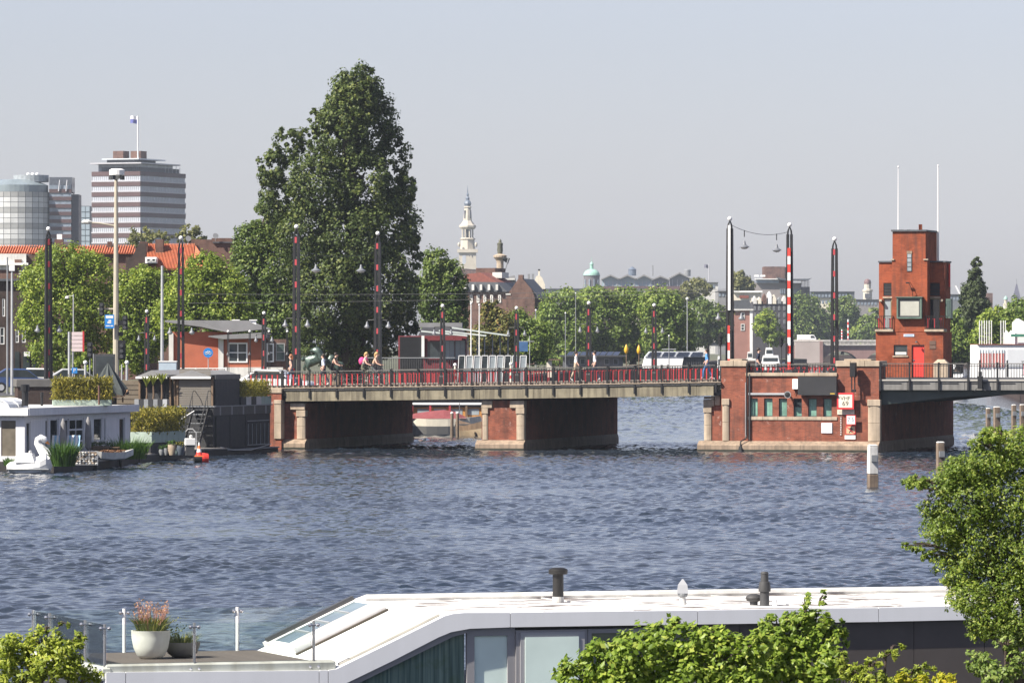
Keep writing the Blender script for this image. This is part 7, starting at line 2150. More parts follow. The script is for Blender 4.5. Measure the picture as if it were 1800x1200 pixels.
# brown gabled houses behind the trees
b = Bld('brown_house', 'long brown brick house with red roof and slate mansard', 800, 850, R(-14), 'house')
b.box('wall', brick_brown, 802, 892, 512, None, 0, 12)
b.poly('slate_mansard', slate, [(800, 513), (812, 495), (875, 496), (893, 513)], -.4, 11)
for px in (818, 832, 846, 860, 874):
    d_ = b.box('dormer', offwhite, px, px + 4, 500, 510, -.9, 1); 
b.poly('red_roof', tile_red, [(806, 496), (822, 481), (845, 479), (874, 496)], 0, 9)
b.box('upper_wall', brick_brown, 818, 852, 470, 484, 6, 12); b.box('roof_box', offwhite, 853, 870, 478, 488, 4, 8)
for px in (826, 838, 850, 862, 876): b.win(px, px + 5, 518, 532, offwhite, glassdk, -.1, (1, 2), .15)
b = Bld('gabled_house', 'brown brick house with a steep gable and slate roof', 780, 920, R(-8), 'house')
b.poly('gable_wall', brick_brown, [(890, 640), (890, 522), (897, 510), (911, 490), (911, 487), (919, 487), (919, 490), (934, 508), (940, 522), (940, 640)], 0, .5)
b.poly('roof', slate, [(888, 522), (912, 489.5), (918, 489.5), (945, 520), (945, 524), (888, 524)], .5, 12)
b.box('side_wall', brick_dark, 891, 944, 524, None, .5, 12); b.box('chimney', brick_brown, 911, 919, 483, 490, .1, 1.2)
b.box('white_coping', offwhite, 889, 898, 516, 518, -.1, .3)
b = Bld('tall_canal_house', 'narrow pale and dark canal house beside the brown gable', 800, 950, 0, 'house')
b.box('wall', brick_dark, 938, 960, 508, None, 0, 9); b.poly('pale_gable', cream, [(938, 508), (938, 500), (942, 486), (948, 483), (953, 488), (958, 500), (958, 508)], -.1, .8)
b.box('chimney', cream, 946, 949, 476, 486, .2, .8); b.box('hood', black, 946, 949.5, 473, 476, .2, .8)
for py in (515, 530, 545): 
    for px in (940, 947, 954): b.win(px, px + 4, py, py + 9, offwhite, glassdk, -.1, (1, 2), .12)
for px in (928, 935): b.box('chimney', midgrey, px, px + 4, 481, 505, 3, 4)
b.box('grey_annex', slate, 930, 938, 500, None, 2, 9)
b = Bld('grey_roof_house', 'grey roofed house behind the brown houses', 830, 890, 0, 'house')
b.poly('roof', feltgrey, [(868, 520), (874, 490), (905, 484), (912, 520)], 0, 6); b.box('wall', brick_brown, 866, 915, 520, None, .2, 6); b.box('white_ledge', offwhite, 884, 905, 489, 492, -.4, 0)
# statue column
b = Bld('statue_column', 'tall stone column with a statue above the brown roofs', 820, 879, 0, 'column')
MB().lathe([(.7, 0), (.55, b.z(500)), (.5, b.z(462)), (.55, b.z(458)), (.95, b.z(452)), (.95, b.z(449)), (.3, b.z(446))], 14).build('column', stone, b.t)
MB().lathe([(.35, b.z(446)), (.42, b.z(440)), (.38, b.z(432)), (.44, b.z(428)), (.2, b.z(425.5)), (.22, b.z(423)), (.05, b.z(420))], 10).build('figure', M('dark_bronze', (.1, .1, .07), .5, .2), b.t, smooth=True)
b = Bld('black_flag', 'black flag leaning above the brown roofs', 815, 888, 0, 'flag')
MB().tube([(b.x(886), 0, b.z(482)), (b.x(894), 0, b.z(453))], .09, 5).build('pole', midgrey, b.t)
fm_ = MB(); P = [(882, 456), (886, 452), (896.5, 454), (893, 464)]
fm_.poly([(b.x(a), .15 * i, b.z(c)) for i, (a, c) in enumerate(P)]); fm_.build('cloth', M('black_cloth', (.02, .025, .03), .8), b.t)
# church tower
b = Bld('church_tower', 'white ornate church spire above the brown roofs', 2500, 822, 0, 'church tower')
ct = M('pale_church_stone', (.47, .43, .36), .8, .15, .15)
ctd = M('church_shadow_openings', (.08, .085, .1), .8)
def tier(name, p0, p1, py0, py1, parent=None, mat=None):
    h = (p1 - p0) / 2 * b.k
    return MB().box(-h, -h, b.z(py1), h, h, b.z(py0)).build(name, mat or ct, parent or b.t)
def oct_(name, prof, mat=None, n=8):
    return MB().lathe([(r * b.k, b.z(py)) for py, r in prof], n).build(name, mat or ct, b.t)
tier('tower_shaft', 807, 837, 444, 640)
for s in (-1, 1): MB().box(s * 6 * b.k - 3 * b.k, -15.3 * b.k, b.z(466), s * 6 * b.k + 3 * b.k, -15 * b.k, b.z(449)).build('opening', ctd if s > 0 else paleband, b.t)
tier('cornice', 804, 840, 438, 444)
for s in (-1, 1):
    for q in (-1, 1): MB().ball((s * 15 * b.k, q * 15 * b.k, b.z(430)), 2.6 * b.k, 8, 0, 1.6).build('corner_urn', ct, b.t)
oct_('lower_octagon', [(438, 13), (422, 12), (420, 14), (418, 11)])
cc = []
for i in range(8):
    a = math.pi / 8 + i * math.pi / 4
    MB().tube([(9.5 * b.k * math.cos(a), 9.5 * b.k * math.sin(a), b.z(419)), (9.5 * b.k * math.cos(a), 9.5 * b.k * math.sin(a), b.z(402))], 1.7 * b.k, 6).build('belfry_column', ct, b.t)
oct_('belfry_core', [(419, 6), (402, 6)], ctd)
oct_('belfry_cornice', [(403, 12), (399, 15), (396, 14.5), (394, 12), (388, 7.5)])
oct_('upper_lantern', [(389, 7.5), (378, 7), (366, 5.5), (364, 7), (362, 4)])
for i in range(4):
    a = i * math.pi / 2 + math.pi / 4
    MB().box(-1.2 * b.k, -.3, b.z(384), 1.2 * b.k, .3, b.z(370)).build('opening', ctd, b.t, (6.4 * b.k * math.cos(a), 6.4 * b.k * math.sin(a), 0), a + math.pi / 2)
lead = M('lead_blue', (.12, .15, .2), .5, .2)
oct_('lead_crown', [(362, 5), (358, 6.5), (354, 5), (352, 3), (348, 3.5), (345, 1.2)], lead)
oct_('needle', [(346, 1.5), (342, 2.2), (339, .9), (332, .5), (326, .15)], lead, 6)
b = Bld('church_gable', 'pale scrolled gable in front of the church spire', 2300, 826, 0, 'church')
b.poly('gable', ct, [(814, 472), (816, 464), (822, 460), (824, 452), (828, 448), (832, 456), (834, 462), (838, 470), (842, 474)], 0, 3); b.box('wall', brick_brown, 800, 850, 472, None, .2, 20)

# copper dome, long glazed hall and what stands beside it
b = Bld('dome_church', 'round tower with a green copper dome', 2100, 1040, 0, 'church')
MB().lathe([(15 * b.k, 0), (15 * b.k, b.z(511)), (14 * b.k, b.z(510)), (14 * b.k, b.z(486)), (15 * b.k, b.z(485)), (15 * b.k, b.z(484))], 28).build('drum', M('drum_stone', (.13, .12, .13), .8, .2, .1), b.t)
MB().lathe([(14.5 * b.k * math.cos(a), b.z(484) + 11.5 * b.k * math.sin(a)) for a in [i * math.pi / 16 for i in range(8)]] + [(2.5 * b.k, b.z(472))], 28).build('dome', copper, b.t, smooth=True)
MB().lathe([(3 * b.k, b.z(472.5)), (3 * b.k, b.z(465)), (3.8 * b.k, b.z(464.5)), (2.5 * b.k, b.z(462)), (.4 * b.k, b.z(460)), (.3 * b.k, b.z(452))], 12).build('lantern', copper, b.t)
for px in (1029, 1036, 1044, 1051):
    a = math.acos((px - 1040) / 14.2)
    MB().box(-1.3 * b.k, -.3, b.z(505), 1.3 * b.k, .3, b.z(491)).build('window', oldglass, b.t, (14 * b.k * math.cos(a), -14.05 * b.k * math.sin(a), 0), math.pi / 2 - a)
b = Bld('gabled_hall', 'long hall of pale glass gables right of the copper dome', 2000, 1150, 0, 'hall')
greyroof = M('hall_roof', (.22, .22, .22), .7, .12, .1)
for i, (p0, p1, pr, pe, gm) in enumerate(((1058, 1088, 483, 491, 1), (1088, 1118, 483, 491, 1), (1118, 1146, 483, 491, 1), (1146, 1176, 485, 492, 0), (1177, 1212, 479, 489, 0), (1213, 1242, 486, 494, 0))):
    m_ = M('hall_glass_%d' % gm, (.3, .38, .42) if gm else (.2, .21, .23), .3, .15, .2)
    b.poly('gable_bay', m_, [(p0, 512), (p0, pe + 1), ((p0 + p1) / 2, pr + 2), (p1, pe + 1), (p1, 512)], 0, 1)
    b.poly('gable_roof', greyroof, [(p0 - 1, pe + 1), (p0 - 1, pe - 1), ((p0 + p1) / 2, pr - 1), (p1 + 1, pe - 1), (p1 + 1, pe + 1), ((p0 + p1) / 2, pr + 2)], -1.5, 25)
    for k in range(4): b.box('mullion', mull, p0 + (p1 - p0) * (k + .5) / 4, p0 + (p1 - p0) * (k + .5) / 4 + 1, pe + 2, 512, -.2, 0)
b.box('base_wall', M('hall_base', (.1, .055, .055), .7), 1055, 1200, 503, None, -3, -1.6)
MB().lathe([(7 * b.k, b.z(484)), (7 * b.k, b.z(474)), (7.5 * b.k, b.z(473)), (.5 * b.k, b.z(468))], 12, (b.x(1112), 6, 0)).build('roof_turret', lead, b.t)
MB().lathe([(6 * b.k, b.z(485)), (6 * b.k, b.z(474)), (5 * b.k, b.z(473))], 14, (b.x(1209), 6, 0)).build('vent_drum', midgrey, b.t)
MB().tube([(b.x(1148), 5, b.z(485)), (b.x(1148), 5, b.z(466))], .25, 5).build('aerial', midgrey, b.t)
b = Bld('roof_flag', 'grey flag on a pole at the right end of the glazed hall', 1995, 1246, 0, 'flag')
MB().tube([(0, 0, b.z(495)), (0, 0, b.z(464))], .2, 5).build('pole', mull, b.t)
fm_ = MB(); waving(fm_, 0, b.x(1238), b.z(471), b.z(465), 0, .25); fm_.build('cloth', M('flag_grey', (.12, .12, .16), .8), b.t)
for px, p1, pt, lab, colr, Y in ((1095, 1135, 507, 'low pale building below the glazed hall', cream, 1700), (1215, 1262, 497, 'pale flat buildings left of the white-stripped mast', offwhite, 1600), (960, 1028, 508, 'low grey roofline left of the copper dome', feltgrey, 2200), (1262, 1290, 512, 'pale ledge building behind the white-stripped mast', feltgrey, 1500), (1425, 1502, 513, 'long dark flat office roof between the masts', M('dark_office', (.08, .09, .1), .6, .2, .1), 2100), (1425, 1470, 524, 'brownish pale house row below the dark office roof', cream, 1900), (1500, 1545, 527, 'grey house row left of the tower', M('grey_house', (.2, .19, .19), .8), 1800), (1662, 1700, 518, 'grey flat block right of the tower', M('far_grey', (.13, .14, .15), .7), 1900)):
    b = Bld('town_building', lab, Y, (px + p1) / 2, 0, 'building')
    b.box('wall', colr, px, p1, pt, None, 0, 20)
    b.box('roof_edge', slate, px - .5, p1 + .5, pt - 1, pt, -.5, 20.5)
    nW = int((p1 - px) / 6)
    for i in range(nW): b.box('window', oldglass, px + 1.5 + i * 6, px + 5 + i * 6, pt + 4, pt + 9, -.15, 0)
# bank building with winged roof and brown block
b = Bld('bank_building', 'brown block and winged-roof building right of the white-stripped mast', 1650, 1385, 0, 'office building')
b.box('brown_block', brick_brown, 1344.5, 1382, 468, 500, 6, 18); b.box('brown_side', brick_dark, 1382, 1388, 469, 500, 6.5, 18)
b.box('glass_storey', oldglass, 1330, 1370, 491, 497, 2, 6); b.box('pale_ledge', white, 1328, 1372, 489.5, 491, 1.5, 6); b.box('stone_body', M('bank_stone', (.25, .225, .22), .8, .12, .1), 1320, 1410, 497, None, 3, 20)
b.box('dark_end', M('bank_dark', (.075, .07, .08), .6), 1408.5, 1424, 504, None, 2, 18)
b.poly('wing_roof', M('bank_roof', (.09, .1, .12), .5), [(1365, 487.5), (1378, 490), (1420, 490), (1427, 488.5), (1420, 493), (1372, 492)], -2, 14)
for i in range(6): b.box('column', mull, 1409 + i * 2.6, 1410 + i * 2.6, 493, 504, 2, 2.6)
for i in range(11): b.box('window', oldglass, 1372 + i * 3.4, 1374 + i * 3.4, 507, 516, 2.8, 3.0)
for px in (1331, 1342): b.box('roof_parasol', white, px - 4, px + 4, 483, 486, 3, 5); b.box('parasol_post', mull, px - .4, px + .4, 486, 491, 3.9, 4.1)
# house row before it
b = Bld('river_house', 'pinkish brick river house with white corner and slate roof', 1100, 1305, 0, 'house')
b.box('wall', M('pink_brick', (.3, .15, .12), .85, .12, .5), 1286, 1319, 545, None, 0, 8); b.box('white_corner', white, 1318, 1323, 543, None, -.2, 8); b.poly('roof', slate, [(1286, 543), (1290, 528), (1317, 527), (1323, 543)], -.3, 8); b.box('cornice', offwhite, 1286, 1324, 543, 545.5, -.5, 0)
for py in (549, 569): b.win(1302, 1309, py, py + 12, offwhite, glassdk, -.1, (1, 2), .15)
b = Bld('river_house', 'row of dark canal houses with white gable tops', 1120, 1355, 0, 'house')
b.box('wall', M('dark_canal_front', (.055, .052, .06), .7, .15, .5), 1323, 1390, 530, None, 0, 9)
for i, (px, pt) in enumerate(((1324, 520), (1332, 522), (1341, 516), (1350, 512), (1358, 518), (1367, 522), (1376, 520))):
    b.poly('gable_top', (offwhite, cream, brick_brown, white, cream, midgrey, offwhite)[i], [(px, 534), (px, pt + 6), (px + 3, pt), (px + 6, pt + 6), (px + 6.5, 534)], -.25, 6)
    for py in (538, 550, 562): b.win(px + 1, px + 4.5, py, py + 7, midgrey, glassdk, -.1, (1, 2), .12)
b = Bld('town_building', 'white flat roofed pavilion behind the river houses', 1200, 1315, 0, 'building')
b.box('wall', cream, 1290, 1338, 514, None, 0, 8); b.box('flat_roof', white, 1288, 1340, 511, 514, -.6, 8.5); b.box('tile_strip', tile_red, 1300, 1316, 519, 524, -.3, 0)
b = Bld('domed_turret', 'pale turret with a brown dome left of the tower', 2300, 1525, 0, 'tower')
MB().lathe([(8 * b.k, 0), (8 * b.k, b.z(513)), (9 * b.k, b.z(512)), (9 * b.k, b.z(509)), (6 * b.k, b.z(508)), (6 * b.k, b.z(500)), (6.5 * b.k, b.z(499))], 10).build('shaft', ct, b.t)
MB().lathe([(6 * b.k, b.z(499)), (6.5 * b.k, b.z(496)), (5 * b.k, b.z(492)), (1 * b.k, b.z(490))], 14).build('dome', M('brown_dome', (.16, .09, .09), .6), b.t, smooth=True)
for s in (-1, 0, 1): MB().box(s * 3.5 * b.k - .4, -9 * b.k, b.z(524), s * 3.5 * b.k + .4, -8 * b.k, b.z(516)).build('window', ctd, b.t)
b = Bld('pointed_spire', 'slim dark pointed spire at the far right', 2200, 1787, 0, 'church tower')
MB().frustum((0, 0), 7 * b.k, 7 * b.k, 0, 7 * b.k, 7 * b.k, b.z(530)).frustum((0, 0), 8 * b.k, 8 * b.k, b.z(530), .2, .2, b.z(499)).build('spire', M('spire_slate', (.1, .1, .14), .6), b.t); MB().tube([(0, 0, b.z(500)), (0, 0, b.z(490))], .15, 5).build('finial', midgrey, b.t)
b = Bld('small_turret', 'small pale turret with a green cap right of the dark poplar', 2100, 1768, 0, 'tower')
MB().lathe([(5 * b.k, 0), (5 * b.k, b.z(534)), (3 * b.k, b.z(533)), (3 * b.k, b.z(526))], 10).build('shaft', ct, b.t); MB().lathe([(4 * b.k, b.z(526)), (3 * b.k, b.z(523)), (.3 * b.k, b.z(520))], 12).build('cap', copper, b.t)
b = Bld('town_building', 'reddish block with a pale crane behind the dark poplar', 1900, 1740, 0, 'building')
b.box('wall', brick_brown, 1735, 1745, 515, None, 0, 8); b.box('wall', M('far_grey', (.13, .14, .15), .7), 1690, 1735, 528, None, 1, 8); MB().bar((b.x(1690), 3, b.z(520)), (b.x(1681), 3, b.z(502)), .5, .5).build('crane_arm', white, b.t)

# ------------------------------------------------------------------ far bridge with arches, traffic and boats
fbY = 1380
b = Bld('arched_bridge', 'distant brick arch bridge upstream', fbY, 1420, 0, 'bridge', base=0.0)
far_brick = M('far_bridge_brick', (.24, .145, .13), .85, .15, .3, streak=.2)
def arch_wall(p0, p1, spans):
    zt_ = b.z(607)
    m = MB()
    edges = [p0] + [q for s_ in spans for q in s_] + [p1]
    for a, c in zip(edges[0::2], edges[1::2]): m.box(b.x(a), 0, 0, b.x(c), 12, zt_)
    for a, c in spans:
        xa, xc = b.x(a), b.x(c); n = 14; zc_ = b.z(617)
        for i in range(n):
            f0, f1 = i / n, (i + 1) / n
            h0, h1 = zc_ * math.sqrt(max(0, 1 - (2 * f0 - 1) ** 2)), zc_ * math.sqrt(max(0, 1 - (2 * f1 - 1) ** 2))
            m.prism([(xa + (xc - xa) * f0, h0), (xa + (xc - xa) * f1, h1), (xa + (xc - xa) * f1, zt_), (xa + (xc - xa) * f0, zt_)], 0, 12)
    return m.build('arch_wall', far_brick, b.t)
arch_wall(1395, 1600, [(1442, 1512), (1518, 1588)])
b.box('pale_pier', M('far_pale_stone', (.4, .34, .31), .8, .12, .2), 1397, 1440, 601, None, -2, 0); b.box('pier_shade', far_brick, 1440, 1446, 600, None, -2, 0)
b.box('low_span', dkgrey, 1230, 1396, 601, 608, 0, 12); b.box('parapet', M('far_parapet', (.42, .4, .37), .8), 1230, 1600, 597, 600, -.4, -.1); b.box('cornice', M('far_parapet', (.42, .4, .37), .8), 1396, 1600, 605, 607, -.6, -.1)
bal = MB()
for i in range(90): bal.box(b.x(1396 + i * 2.25), -.35, b.z(605), b.x(1397.2 + i * 2.25), -.12, b.z(600))
tag(bal.build('baluster', M('far_parapet', (.42, .4, .37), .8), b.t), kind='stuff')
for i, px in enumerate((1300, 1345)): b.box('span_pier', far_brick, px - 4, px + 4, 608, None, .5, 11)
z_far = EYE - (600 - HY) * fbY / FPX
def vehicle(label, px, Y, z, L, Hh, colr, cab=None):
    p = W(px, 0, Y); p.z = z
    t = T('parked_van', label, 'van', p)
    MB().prism([(-L / 2, .4), (L / 2, .4), (L / 2, Hh * .55), (L * .4, Hh * .95), (L * .3, Hh), (-L / 2, Hh)], -1, 1).build('body', colr, t, bevel=.1)
    MB().prism([(L * .2, Hh * .58), (L * .44, Hh * .58), (L * .37, Hh * .9), (L * .2, Hh * .9)], -1.01, 1.01).build('window', glassdk, t)
    for x in (-L * .3, L * .3):
        o = MB().lathe([(.38, -1.02), (.38, 1.02)], 14).build('wheel', black, t, (x, 0, .38)); o.rotation_euler = (R(90), 0, 0)
    if cab: MB().box(-L * .5, -1.05, Hh * .4, L * .1, 1.05, Hh * 1.25).build('load_box', cab, t)
vehicle('white van crossing the distant arch bridge', 1418, fbY + 4, z_far - .3, 4.6, 1.9, white); vehicle('blue truck with a white box on the distant bridge', 1368, fbY + 4, z_far - .3, 4.5, 2.0, bluesign, white)
for px, pt, lab in ((1480, 579, 'short red and white striped pole on the distant bridge'), (1491, 561, 'tall red and white striped pole on the distant bridge'), (1241, 572, 'tall red and white striped pole left of the white-stripped mast'), (1233, 590, 'short red and white striped pole left of the white-stripped mast')):
    p = W(px, pt, fbY + 2); t = T('striped_pole', lab, 'pole', (p.x, fbY + 2, z_far), 0, 'striped poles on the distant bridge'); h = p.z - z_far; m = MB()
    for i in range(8): m.tube([(0, 0, h * i / 8), (0, 0, h * (i + 1) / 8)], .2, 6, i % 2)
    m.build('striped_shaft', [redbright, white], t)
# quay lamps and slim poles by the row of trees
for px, pt, Y, lab in ((1208, 525, 720, 'white ball lamp above the riverside trees'), (1012, 515, 720, 'thin pale pole left of the copper dome'), (994, 550, 640, 'slim grey lamp post before the riverside trees'), (1176, 590, 640, 'slim cross-armed post right of the short mast'), (942, 545, 560, 'slim grey pole before the canal house')):
    p = W(px, pt, Y); t = T('lamp_post', lab, 'lamp post', (p.x, Y, 3.0)); h = p.z - 3
    MB().tube([(0, 0, 0), (0, 0, h)], .055, 6).build('pole', palegrey if px == 1208 else midgrey, t); MB().ball((0, 0, h), .2 if px == 1208 else .1, 8).build('lamp_globe', white, t)
    if px == 1176: MB().tube([(-.8, 0, h * .6), (.8, 0, h * .6)], .05, 5).build('cross_arm', palegrey, t)

# ------------------------------------------------------------------ boats and boathouses behind the bridge
def hull(L, Wd, h, sheer=.25, n=9):
    m = MB(); st = []
    for i in range(n):
        f = i / (n - 1); x = -L / 2 + L * f
        w_ = Wd / 2 * (1 - abs(2 * f - 1) ** 2.6) + .04; zt_ = h + sheer * (2 * f - 1) ** 2
        st.append([(x, -w_, zt_), (x, -w_ * .95, zt_ * .55), (x, -w_ * .75, .05), (x, -w_ * .5, -.3), (x, w_ * .5, -.3), (x, w_ * .75, .05), (x, w_ * .95, zt_ * .55), (x, w_, zt_)])
    for a, c in zip(st[:-1], st[1:]):
        for i in range(7): m.poly([a[i], a[i + 1], c[i + 1], c[i]], 0 if i in (0, 6) else 1)
        m.poly([a[7], a[0], c[0], c[7]], 0)
    m.poly(st[0], 1); m.poly(st[-1], 1)
    return m
t = T('cabin_boat', 'cream boat under a dark red cover seen beneath the bridge', 'boat', (W(770, 0, 372).x, 372, 0), R(-3))
hull(5.6, 1.9, 1.05, .2).build('hull', [cream, M('grey_hull', (.24, .235, .225), .6, .1)], t)
m = MB(); pr = [(-1.9, 1.1), (-1.6, 1.4), (-.6, 1.55), (.4, 1.65), (1.2, 1.5), (1.9, 1.15)]
for (xa, za), (xb, zb2) in zip(pr[:-1], pr[1:]):
    m.poly([(xa, -.85, 1.08), (xb, -.85, 1.08), (xb, 0, zb2), (xa, 0, za)]).poly([(xa, 0, za), (xb, 0, zb2), (xb, .85, 1.08), (xa, .85, 1.08)])
m.build('red_cover', M('wine_cover', (.2, .05, .055), .8, .15, 2), t)
MB().box(-2.75, -.1, 1.2, -2.55, .1, 1.6).build('bow_post', white, t)
MB().tube([(1.4, .0, 1.1), (1.4, 0, 2.2)], .03, 6).build('mast', steel, t)
t = T('saloon_boat', 'long boat with a white awning rail behind the covered boat', 'boat', (W(785, 0, 378).x, 378, 0), R(-3))
hull(7.5, 2.2, 1.0, .2).build('hull', [offwhite, hullblack], t)
MB().box(-2.6, -.95, 1.9, 3.0, .95, 2.04).build('awning', white, t, bevel=.03)
for x in (-2.3, -1.1, .2, 1.3, 2.4): MB().box(x, -.9, 1.0, x + .14, -.8, 1.9).build('post', pinkred if x < 1 else woodbrown, t)
MB().box(-2.2, -.7, 1.0, 2.6, .7, 1.75).build('cabin', M('orange_varnish', (.42, .2, .06), .4, .15), t); 
for x in (-1.9, -.8, .3, 1.4): MB().box(x, -.715, 1.25, x + .8, -.701, 1.65).build('cabin_window', glasspale, t)
t = T('rowing_boat', 'dark boat with a tan bow beside the middle pier', 'boat', (W(828, 0, 366).x, 366, 0), R(-60))
hull(3.6, 1.4, .7, .35).build('hull', [woodbrown, M('tan_bow', (.3, .23, .15), .7)], t); MB().box(-1.2, -.55, .6, 1.0, .55, .8).build('dark_cover', blackmatt, t, bevel=.05)
for px, lab in ((794.5, 'left wooden post before the covered boat'), (804, 'right wooden post before the covered boat')):
    p = W(px, 0, 364); t = T('jetty_post', lab, 'post', (p.x, 364, 0), 0, 'wooden posts under the bridge')
    MB().lathe([(.11, -1), (.1, 1.5)], 10).build('shaft', wood, t); MB().lathe([(.11, 1.5), (.11, 1.56), (.02, 1.62)], 10).build('cap', offwhite, t)
# red clubhouse
b = Bld('red_clubhouse', 'red clubhouse with white slanted canopies beside the poplar', 395, 770, 0, 'clubhouse')
clubred = M('clubhouse_red', (.17, .028, .036), .7, .12)  # red darkened so the colour carries the poplar's shade
b.box('wall', clubred, 700, 820, 590, None, 0, 6); b.box('shade_panel', black, 703, 742, 592, None, -.05, .02); b.box('white_post', white, 741, 746, 590, 627, -.3, -.1)  # black panel stands in for deep tree shade on the left wall
b.win(749, 779, 598, 632, clubred, glassdk, -.12, (1, 1), .08); b.win(782, 799, 598, 632, midgrey, glasspale, -.12, (2, 1), .06); b.win(800, 818, 598, 632, midgrey, glasspale, -.12, (2, 1), .06)
b.box('grey_roof', feltgrey, 736, 812, 567, 575, 1, 6); b.poly('roof_slope', slate, [(735, 590), (742, 575), (812, 575), (818, 590)], .5, 6)
for p0, q0, p1, q1 in ((741, 582, 822, 590), (772, 581, 855, 590), (795, 576, 896, 590)):
    MB().bar((b.x(p0), -1.2, b.z(q0)), (b.x(p1), -1.2, b.z(q1)), 1.6, .1).build('canopy', M('pale_canopy', (.55, .6, .57), .6, .06), b.t)
for px in (822, 838, 851, 865, 878, 892): b.box('canopy_post', midgrey, px, px + 2, 588, None, -1.3, -1.2)
pf = T('glass_fence', 'row of leaning white framed panels beside the clubhouse', 'fence', (W(862, 0, 388).x, 388, 3.0), 0)
pmn = None; kk = 388 / FPX
for i in range(9):
    x = (804 + i * 13.5 - 862) * kk
    m = MB(); zt_ = 6 - (625 - 603) * kk - 3; zb_ = .2
    for (xa, za, xb, zb2) in ((0, zb_, .1, zt_), (.42, zb_, .52, zt_), (.1, zt_, .52, zt_), (0, zb_, .42, zb_)): m.bar((xa, 0, za), (xb, 0, zb2), .05, .05)
    o = m.build('panel_frame', white, pf, (x, 0, 0)) if pmn is None else dup(pmn, pf, (x, 0, 0))
    pmn = pmn or o
    MB()._hull([(.02, .01, zb_), (.42, .01, zb_), (.5, .01, zt_), (.1, .01, zt_), (.02, .03, zb_), (.42, .03, zb_), (.5, .03, zt_), (.1, .03, zt_)], [(0, 1, 2, 3), (7, 6, 5, 4), (0, 4, 5, 1), (1, 5, 6, 2), (2, 6, 7, 3), (3, 7, 4, 0)], 0).build('pane', glasspale if i % 3 else glassdk, o)
for px, pt, lab in ((828, 535, 'left white flagpole by the clubhouse canopies'), (842.5, 537, 'right white flagpole by the clubhouse canopies')):
    t, h = pole('flagpole', lab, 'flagpole', px, pt, 390, .05, white); MB().ball((0, 0, h + .05), .07, 8).build('finial', white, t)
t, h = pole('street_pole', 'thin pole carrying a square blue sign', 'pole', 931, 590, 380, .03); MB().box(-.75, -.03, h - 1.05, -.12, .0, h - .4).build('blue_sign', M('dull_blue_sign', (.05, .12, .25), .5), t); MB().tube([(-.75, 0, h - .38), (.3, 0, h - .38)], .02, 5).build('sign_arm', palegrey, t)
# riverside railings and terrace clutter seen over the bridge
b = Bld('quay_fence', 'dark quay railing behind the horse statue', 392, 720, 0, 'fence')
MB().tube([(b.x(640), 0, b.z(629)), (b.x(800), 0, b.z(629))], .04, 6).build('rail', midgrey, b.t)
m = MB()
for i in range(40): m.tube([(b.x(640 + i * 4), 0, 0), (b.x(640 + i * 4), 0, b.z(629))], .02, 4)
tag(m.build('bar', dkgrey, b.t), kind='stuff')
solar = M('solar_panel', (.03, .04, .07), .15, .15)
b = Bld('solar_houseboat', 'dark houseboat with a row of solar panels on its roof', 668, 1045, 0, 'houseboat', base=0.0)
b.box('hull', hullblack, 985, 1100, 645, None, 0, 5); b.box('wall', M('slate_wall', (.1, .1, .11), .6), 990, 1095, 627, 645, .3, 5); b.box('roof', dkgrey, 984, 1102, 624, 627, -.5, 5.5)
for i in range(8):
    xa, xb = b.x(996 + i * 11.5), b.x(1006 + i * 11.5)
    MB()._hull([(xa, 0, b.z(624)), (xb, 0, b.z(624)), (xb + .3, 1.5, b.z(618)), (xa + .3, 1.5, b.z(618)), (xa, .05, b.z(624.5)), (xb, .05, b.z(624.5)), (xb + .3, 1.55, b.z(618.5)), (xa + .3, 1.55, b.z(618.5))], [(0, 1, 2, 3), (7, 6, 5, 4), (0, 4, 5, 1), (1, 5, 6, 2), (2, 6, 7, 3), (3, 7, 4, 0)], 0).build('solar_panel', solar, b.t)
for px in (1000, 1020, 1062, 1078): b.win(px, px + 9, 630, 641, midgrey, glassdk, .2, (1, 1), .08)
b = Bld('solar_houseboat', 'white fronted houseboat with solar panels right of the row', 690, 1190, 0, 'houseboat', base=0.0)
b.box('hull', hullblack, 1128, 1252, 648, None, -.2, 5)
b.poly('white_wall', white, [(1129, 648), (1134, 627), (1202, 627), (1198, 648)], 0, 4); b.poly('dark_wall', M('ribbed_dark', (.045, .05, .055), .6), [(1199, 648), (1203, 627), (1240, 627), (1252, 648)], .3, 4)
for i in range(10): b.box('rib', dkgrey, 1203 + i * 4, 1204.5 + i * 4, 629, 648, .2, .3)
b.poly('roof', M('pale_solar_frame', (.5, .52, .55), .5), [(1134, 627), (1142, 617.5), (1232, 617.5), (1242, 627)], -.1, 4.2)
for i in range(4):
    xa, xb = 1138 + i * 25, 1158 + i * 25
    b.poly('solar_panel', solar, [(xa, 625.5), (xa + 5, 619), (xb + 4, 619), (xb, 625.5)], -.16, -.101)
for px, py, lab in ((1101, 612, 'yellow canoe hung left of the tree trunk'), (1123, 613, 'yellow canoe hung right of the tree trunk')):
    p = W(px, py + 10, 640); t = T('hanging_canoe', lab, 'canoe', p, 0, 'yellow canoes'); MB().lathe([(.02, 0), (.2, .2), (.24, .5), (.15, .85), (.02, 1.1)], 10).build('canoe_hull', M('canoe_yellow', (.75, .42, .02), .4), t, smooth=True); MB().tube([(0, .1, -2.2), (0, .1, .9)], .05, 5).build('rack_post', woodbrown, t)
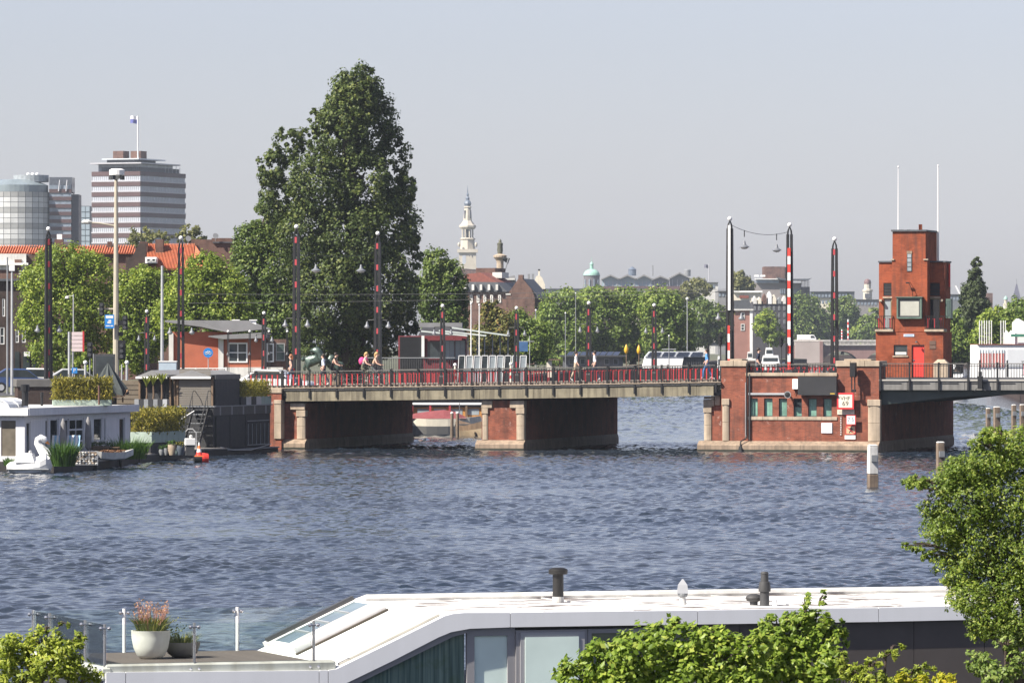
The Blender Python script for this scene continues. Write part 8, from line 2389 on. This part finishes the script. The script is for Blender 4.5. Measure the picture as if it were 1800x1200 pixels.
for px, p1, Y, lab, colr, pt in ((1328, 1376, 1000, 'white cabin cruiser before the distant bridge', white, 611), (1302, 1334, 965, 'dark barge with a pale wheelhouse before the distant bridge', hullblack, 618), (1664, 1698, 660, 'small white cabin boat right of the tower', white, 625), (1252, 1278, 620, 'pale cabin boat left of the wide pier', offwhite, 626)):
    L = (p1 - px) * Y / FPX * 1.15
    zt_ = 6 - (pt - 603) * Y / FPX
    t = T('moored_boat', lab, 'boat', (W((px + p1) / 2, 0, Y).x, Y, 0)); hull(L, L * .42, zt_ * .45, .35).build('hull', [colr, dkgrey], t)
    cm = white if colr != hullblack else offwhite
    MB().frustum((L * .05, 0), L * .3, L * .15, zt_ * .42, L * .24, L * .13, zt_ * .74).build('cabin', cm, t, bevel=.06)
    MB().box(-L * .2, -L * .152, zt_ * .54, L * .26, -L * .14, zt_ * .66).build('cabin_window', glassdk, t)
    MB().frustum((L * .0, 0), L * .13, L * .1, zt_ * .74, L * .1, L * .08, zt_).build('wheelhouse', cm, t, bevel=.05)
    MB().box(-L * .1, -L * .102, zt_ * .8, L * .1, -L * .09, zt_ * .93).build('cabin_window', glassdk, t)
    MB().tube([(L * .02, 0, zt_), (L * .0, 0, zt_ + .8)], .04, 5).build('mast', palegrey, t)
b = Bld('garden_shed', 'cream garden shed left of the solar houseboat', 500, 970, 0, 'shed')
b.box('wall', cream, 961, 970, 633, None, 0, 1.2); b.box('roof', woodbrown, 959, 985, 631, 633, -.3, 1.5); b.box('post', woodbrown, 983, 984.5, 633, None, -.1, 0); b.box('shelf', woodbrown, 970, 984, 642, 643.5, .2, .8)
# white boathouse on the right bank
b = Bld('white_boathouse', 'white boathouse with pink shutters and tall white poles', 385, 1765, 0, 'boathouse', base=2.6)
b.box('wall', white, 1718, 1840, 606, None, 0, 6)
for p0, p1 in ((1721.5, 1741), (1743.5, 1765)):
    o = b.box('shutter_door', M('faded_pink_shutter', (.5, .2, .18), .7, .1), p0, p1, 621, 645, -.06, 0)
    for i in range(4): b.box('white_strip', white, p0 + (p1 - p0) * i / 4, p0 + (p1 - p0) * i / 4 + 1.2, 614, 645, -.1, -.061)
    b.box('pale_panel', M('pale_panel', (.6, .66, .68), .6), p0, p1, 614, 620.5, -.06, 0)
b.box('roll_door', M('grey_white_door', (.6, .62, .64), .5, .04), 1770, 1810, 614, 645, -.06, 0)
b.box('terrace_edge', tile_red, 1718, 1840, 604.5, 606, -.1, 6)
for px in (1722.5, 1726.5, 1731, 1735, 1739.5, 1743.5, 1760, 1764.5, 1768): b.box('pole', white, px - .7, px + .7, 563, 606, .3, .36)
for i in range(3): b.poly('picket_gable', white, [(1768 + i * 8, 606), (1768 + i * 8, 585), (1772 + i * 8, 580), (1776 + i * 8, 585), (1776 + i * 8, 606)], 1.2, 1.3)
b.poly('beach_hut', white, [(1786, 606), (1786, 567), (1793, 560), (1806, 567), (1806, 606)], .8, 3); b.box('green_canoe', M('canoe_green', (.06, .2, .14), .5), 1778, 1802, 587, 592, .2, .5)
